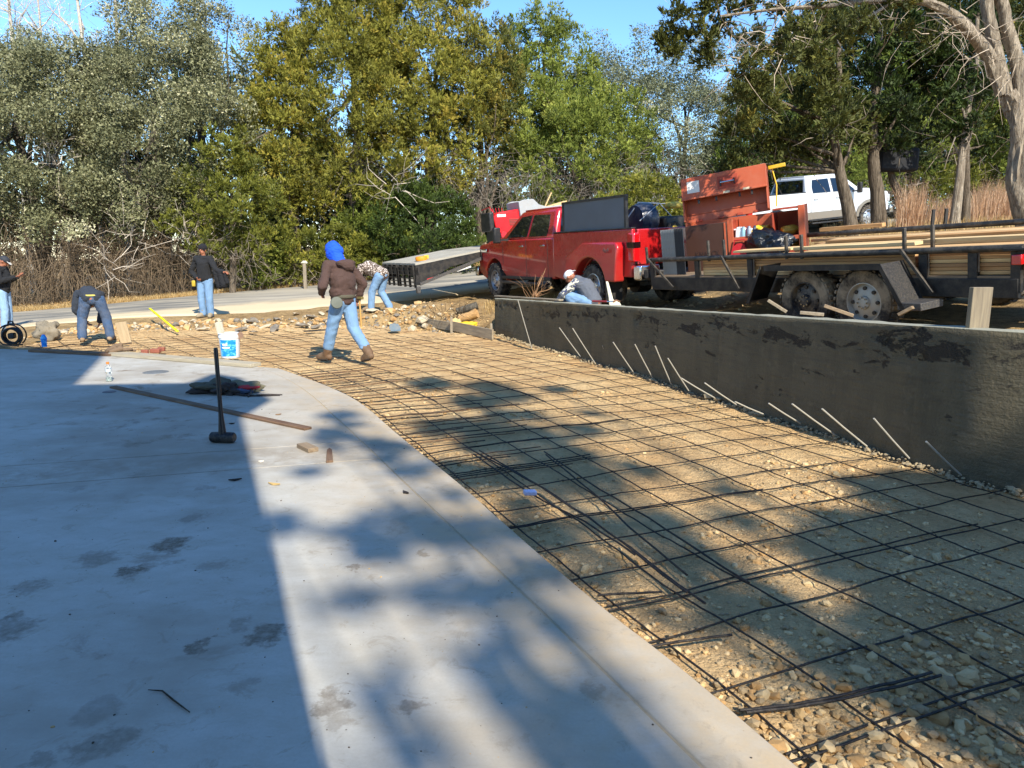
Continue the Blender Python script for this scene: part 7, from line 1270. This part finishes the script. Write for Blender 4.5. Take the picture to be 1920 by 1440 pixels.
# ================================================================== behind the camera: the house and shade trees that cast the foreground shadows
Ku = math.tan(SUN_EL)
def back(px, py, yf, z=0.0):
    p = at(px, py, z); k_ = (p.y - yf) / -SUN_DIR.y; return (p.x + SUN_DIR.x * k_, z + k_ * Ku)
yf = -1.6
out = [back(610, 1440, yf), back(520, 1060, yf), back(447, 755, yf), back(510, 750, yf), back(450, 708, yf), back(400, 700, yf), back(353, 718, yf), back(143, 721, yf), back(212, 650, yf), back(-150, 634, yf), back(-330, 634, yf)]
house = empty('house', (0, 0, 0), label='house behind the viewpoint whose shadow covers the slab', cat='house')
px_ = [(1.35, -.3), (1.25, 2.2)] + out + [(out[-1][0], -.3)]
MB().prism(px_, yf, yf - 5, lambda p, q, t_: (p, t_, q)).build('wall', M('pale_stucco', '#b9b2a2', .9, .1, 3), house, fix=True)
def shade_trees(label, blobs, seed, H0=12.5, H1=15.5, zg=0.0, k=1.0):
    """one tall oak whose leaf masses stand where they shade the listed spots (px, py, metres)"""
    r = np.random.default_rng(seed); C_ = []; rr = []
    extra = []
    for i, (a, b, R_) in enumerate(blobs[:-1]):      # twig-thin leafage bridging neighbouring masses
        for c_ in blobs[i + 1:]:
            if math.hypot(a - c_[0], (b - c_[1]) * 1.4) < 130 and r.random() < .55: extra.append(((a + c_[0]) / 2 + r.normal() * 8, (b + c_[1]) / 2 + r.normal() * 5, min(R_, c_[2]) * .65))
    for px, py, R_ in list(blobs) + extra:
        p = at(px, py, zg)
        for j in range(max(1, int(R_ / .22))):
            H_ = r.uniform(H0, H1); kk = (H_ - zg) / Ku; q = r.normal(size=2) * R_ * .45; C_.append((p.x + SUN_DIR.x * kk + q[0], p.y + SUN_DIR.y * kk + q[1], H_)); rr.append(min(R_ * .75, .42))
    C_ = np.array(C_); rr = np.array(rr); cx, cy = C_[:, 0].mean(), C_[:, 1].mean(); g = gz(cx, cy); root = empty('shade_tree', (cx, cy, g), label=label, cat='tree', group='shade trees behind the viewpoint'); L_ = C_ - np.array([cx, cy, g])
    V, A__ = clump_field(L_, rr, int(62 * k), 'oak', seed); T3 = V.reshape(-1, 3, 3); ce = T3.mean(1, keepdims=True); V = (ce + (T3 - ce) * 2.0).reshape(-1, 3); quick_mesh('crown', V, np.arange(len(V)).reshape(-1, 3), MFOL['oak_grey'], root, attr=A__)
    tp = limb_pts((0, 0, -.2), (0, 0, H0 - 1), .06, seed); MB().tube(tp, [.28 * (1.2 - i * .13) for i in range(7)], 10).build('trunk', BK_O, root, smooth=60); lm = MB()
    for i in range(0, len(L_), 2): lm.tube(limb_pts(tp[3 + i % 4], L_[i].tolist(), .08, seed + i, 5), [.07, .05, .035, .02, .012], 5)
    lm.build('limbs', BK_O, root, smooth=60); return root
shade_trees('tall oak behind the viewpoint, nearest the house, dappling the slab', [(620, 775, .3), (650, 815, .35), (720, 845, .35), (790, 890, .3), (600, 870, .2), (560, 985, .25), (640, 1010, .2), (800, 970, .35), (880, 1000, .35), (740, 1030, .25), (640, 1120, .14), (705, 1135, .2), (860, 1100, .28), (960, 1080, .3), (900, 1190, .2), (1000, 1180, .2), (720, 1265, .10), (765, 1330, .13), (830, 1400, .16), (950, 1290, .18), (1060, 1330, .18), (1130, 1400, .16), (1180, 1290, .10), (1220, 1430, .08)], 71, k=.66)
shade_trees('broad oak behind the viewpoint dappling the middle of the gravel bed', [(880, 715, .5), (960, 735, .5), (1060, 715, .3), (900, 785, .5), (1010, 810, .5), (1120, 790, .35), (860, 850, .35), (960, 880, .45), (1080, 880, .5), (1200, 860, .3), (1000, 960, .35), (1120, 975, .4), (1250, 950, .35), (1150, 1060, .22), (1300, 1030, .3), (1420, 1040, .2), (1250, 1130, .14), (1380, 890, .2), (1460, 965, .25)], 72, k=1.9)
shade_trees('oak behind the viewpoint farthest right, shading the lower right gravel', [(1570, 1005, .28), (1500, 1120, .16), (1380, 1150, .14), (1660, 955, .45), (1800, 950, .5), (1900, 990, .5), (1750, 1040, .4), (1870, 1090, .4), (1620, 1060, .2), (1810, 1190, .25), (1910, 1250, .25), (1720, 1130, .15), (1890, 1360, .16), (1640, 1390, .08), (1900, 905, .3), (1560, 1210, .1), (1480, 1300, .07), (1700, 930, .4), (1760, 905, .4), (1850, 905, .45), (1920, 940, .5), (1850, 1000, .5), (1760, 980, .4), (1930, 1060, .5), (1800, 1080, .35), (1890, 1160, .35), (1960, 1200, .35), (1600, 960, .25), (1520, 1000, .2), (1760, 1120, .3), (1840, 1230, .25), (1930, 1330, .25), (1700, 1200, .12), (1780, 1290, .14)], 73, 9.5, 12.5, k=2.2)
shade_trees('added slim oak behind the viewpoint shading the near right end of the wall', [(1860, 770, .35), (1920, 760, .4), (1960, 800, .4), (1900, 840, .35), (1940, 700, .35)], 75, 9, 11, zg=.2, k=2.0)  # unseen caster, added to keep sun off the wall's near face
shade_trees('added oak behind the viewpoint on the high side, shading the ground beyond the trailer', [(1760, 596, .6), (1830, 600, .6), (1900, 605, .6), (1300, 560, .6), (1220, 556, .6), (1420, 572, .5), (1680, 592, .5), (1560, 580, .4)], 74, 12, 14, zg=.65, k=1.6)  # unseen caster, added to darken the ground seen under the trailer
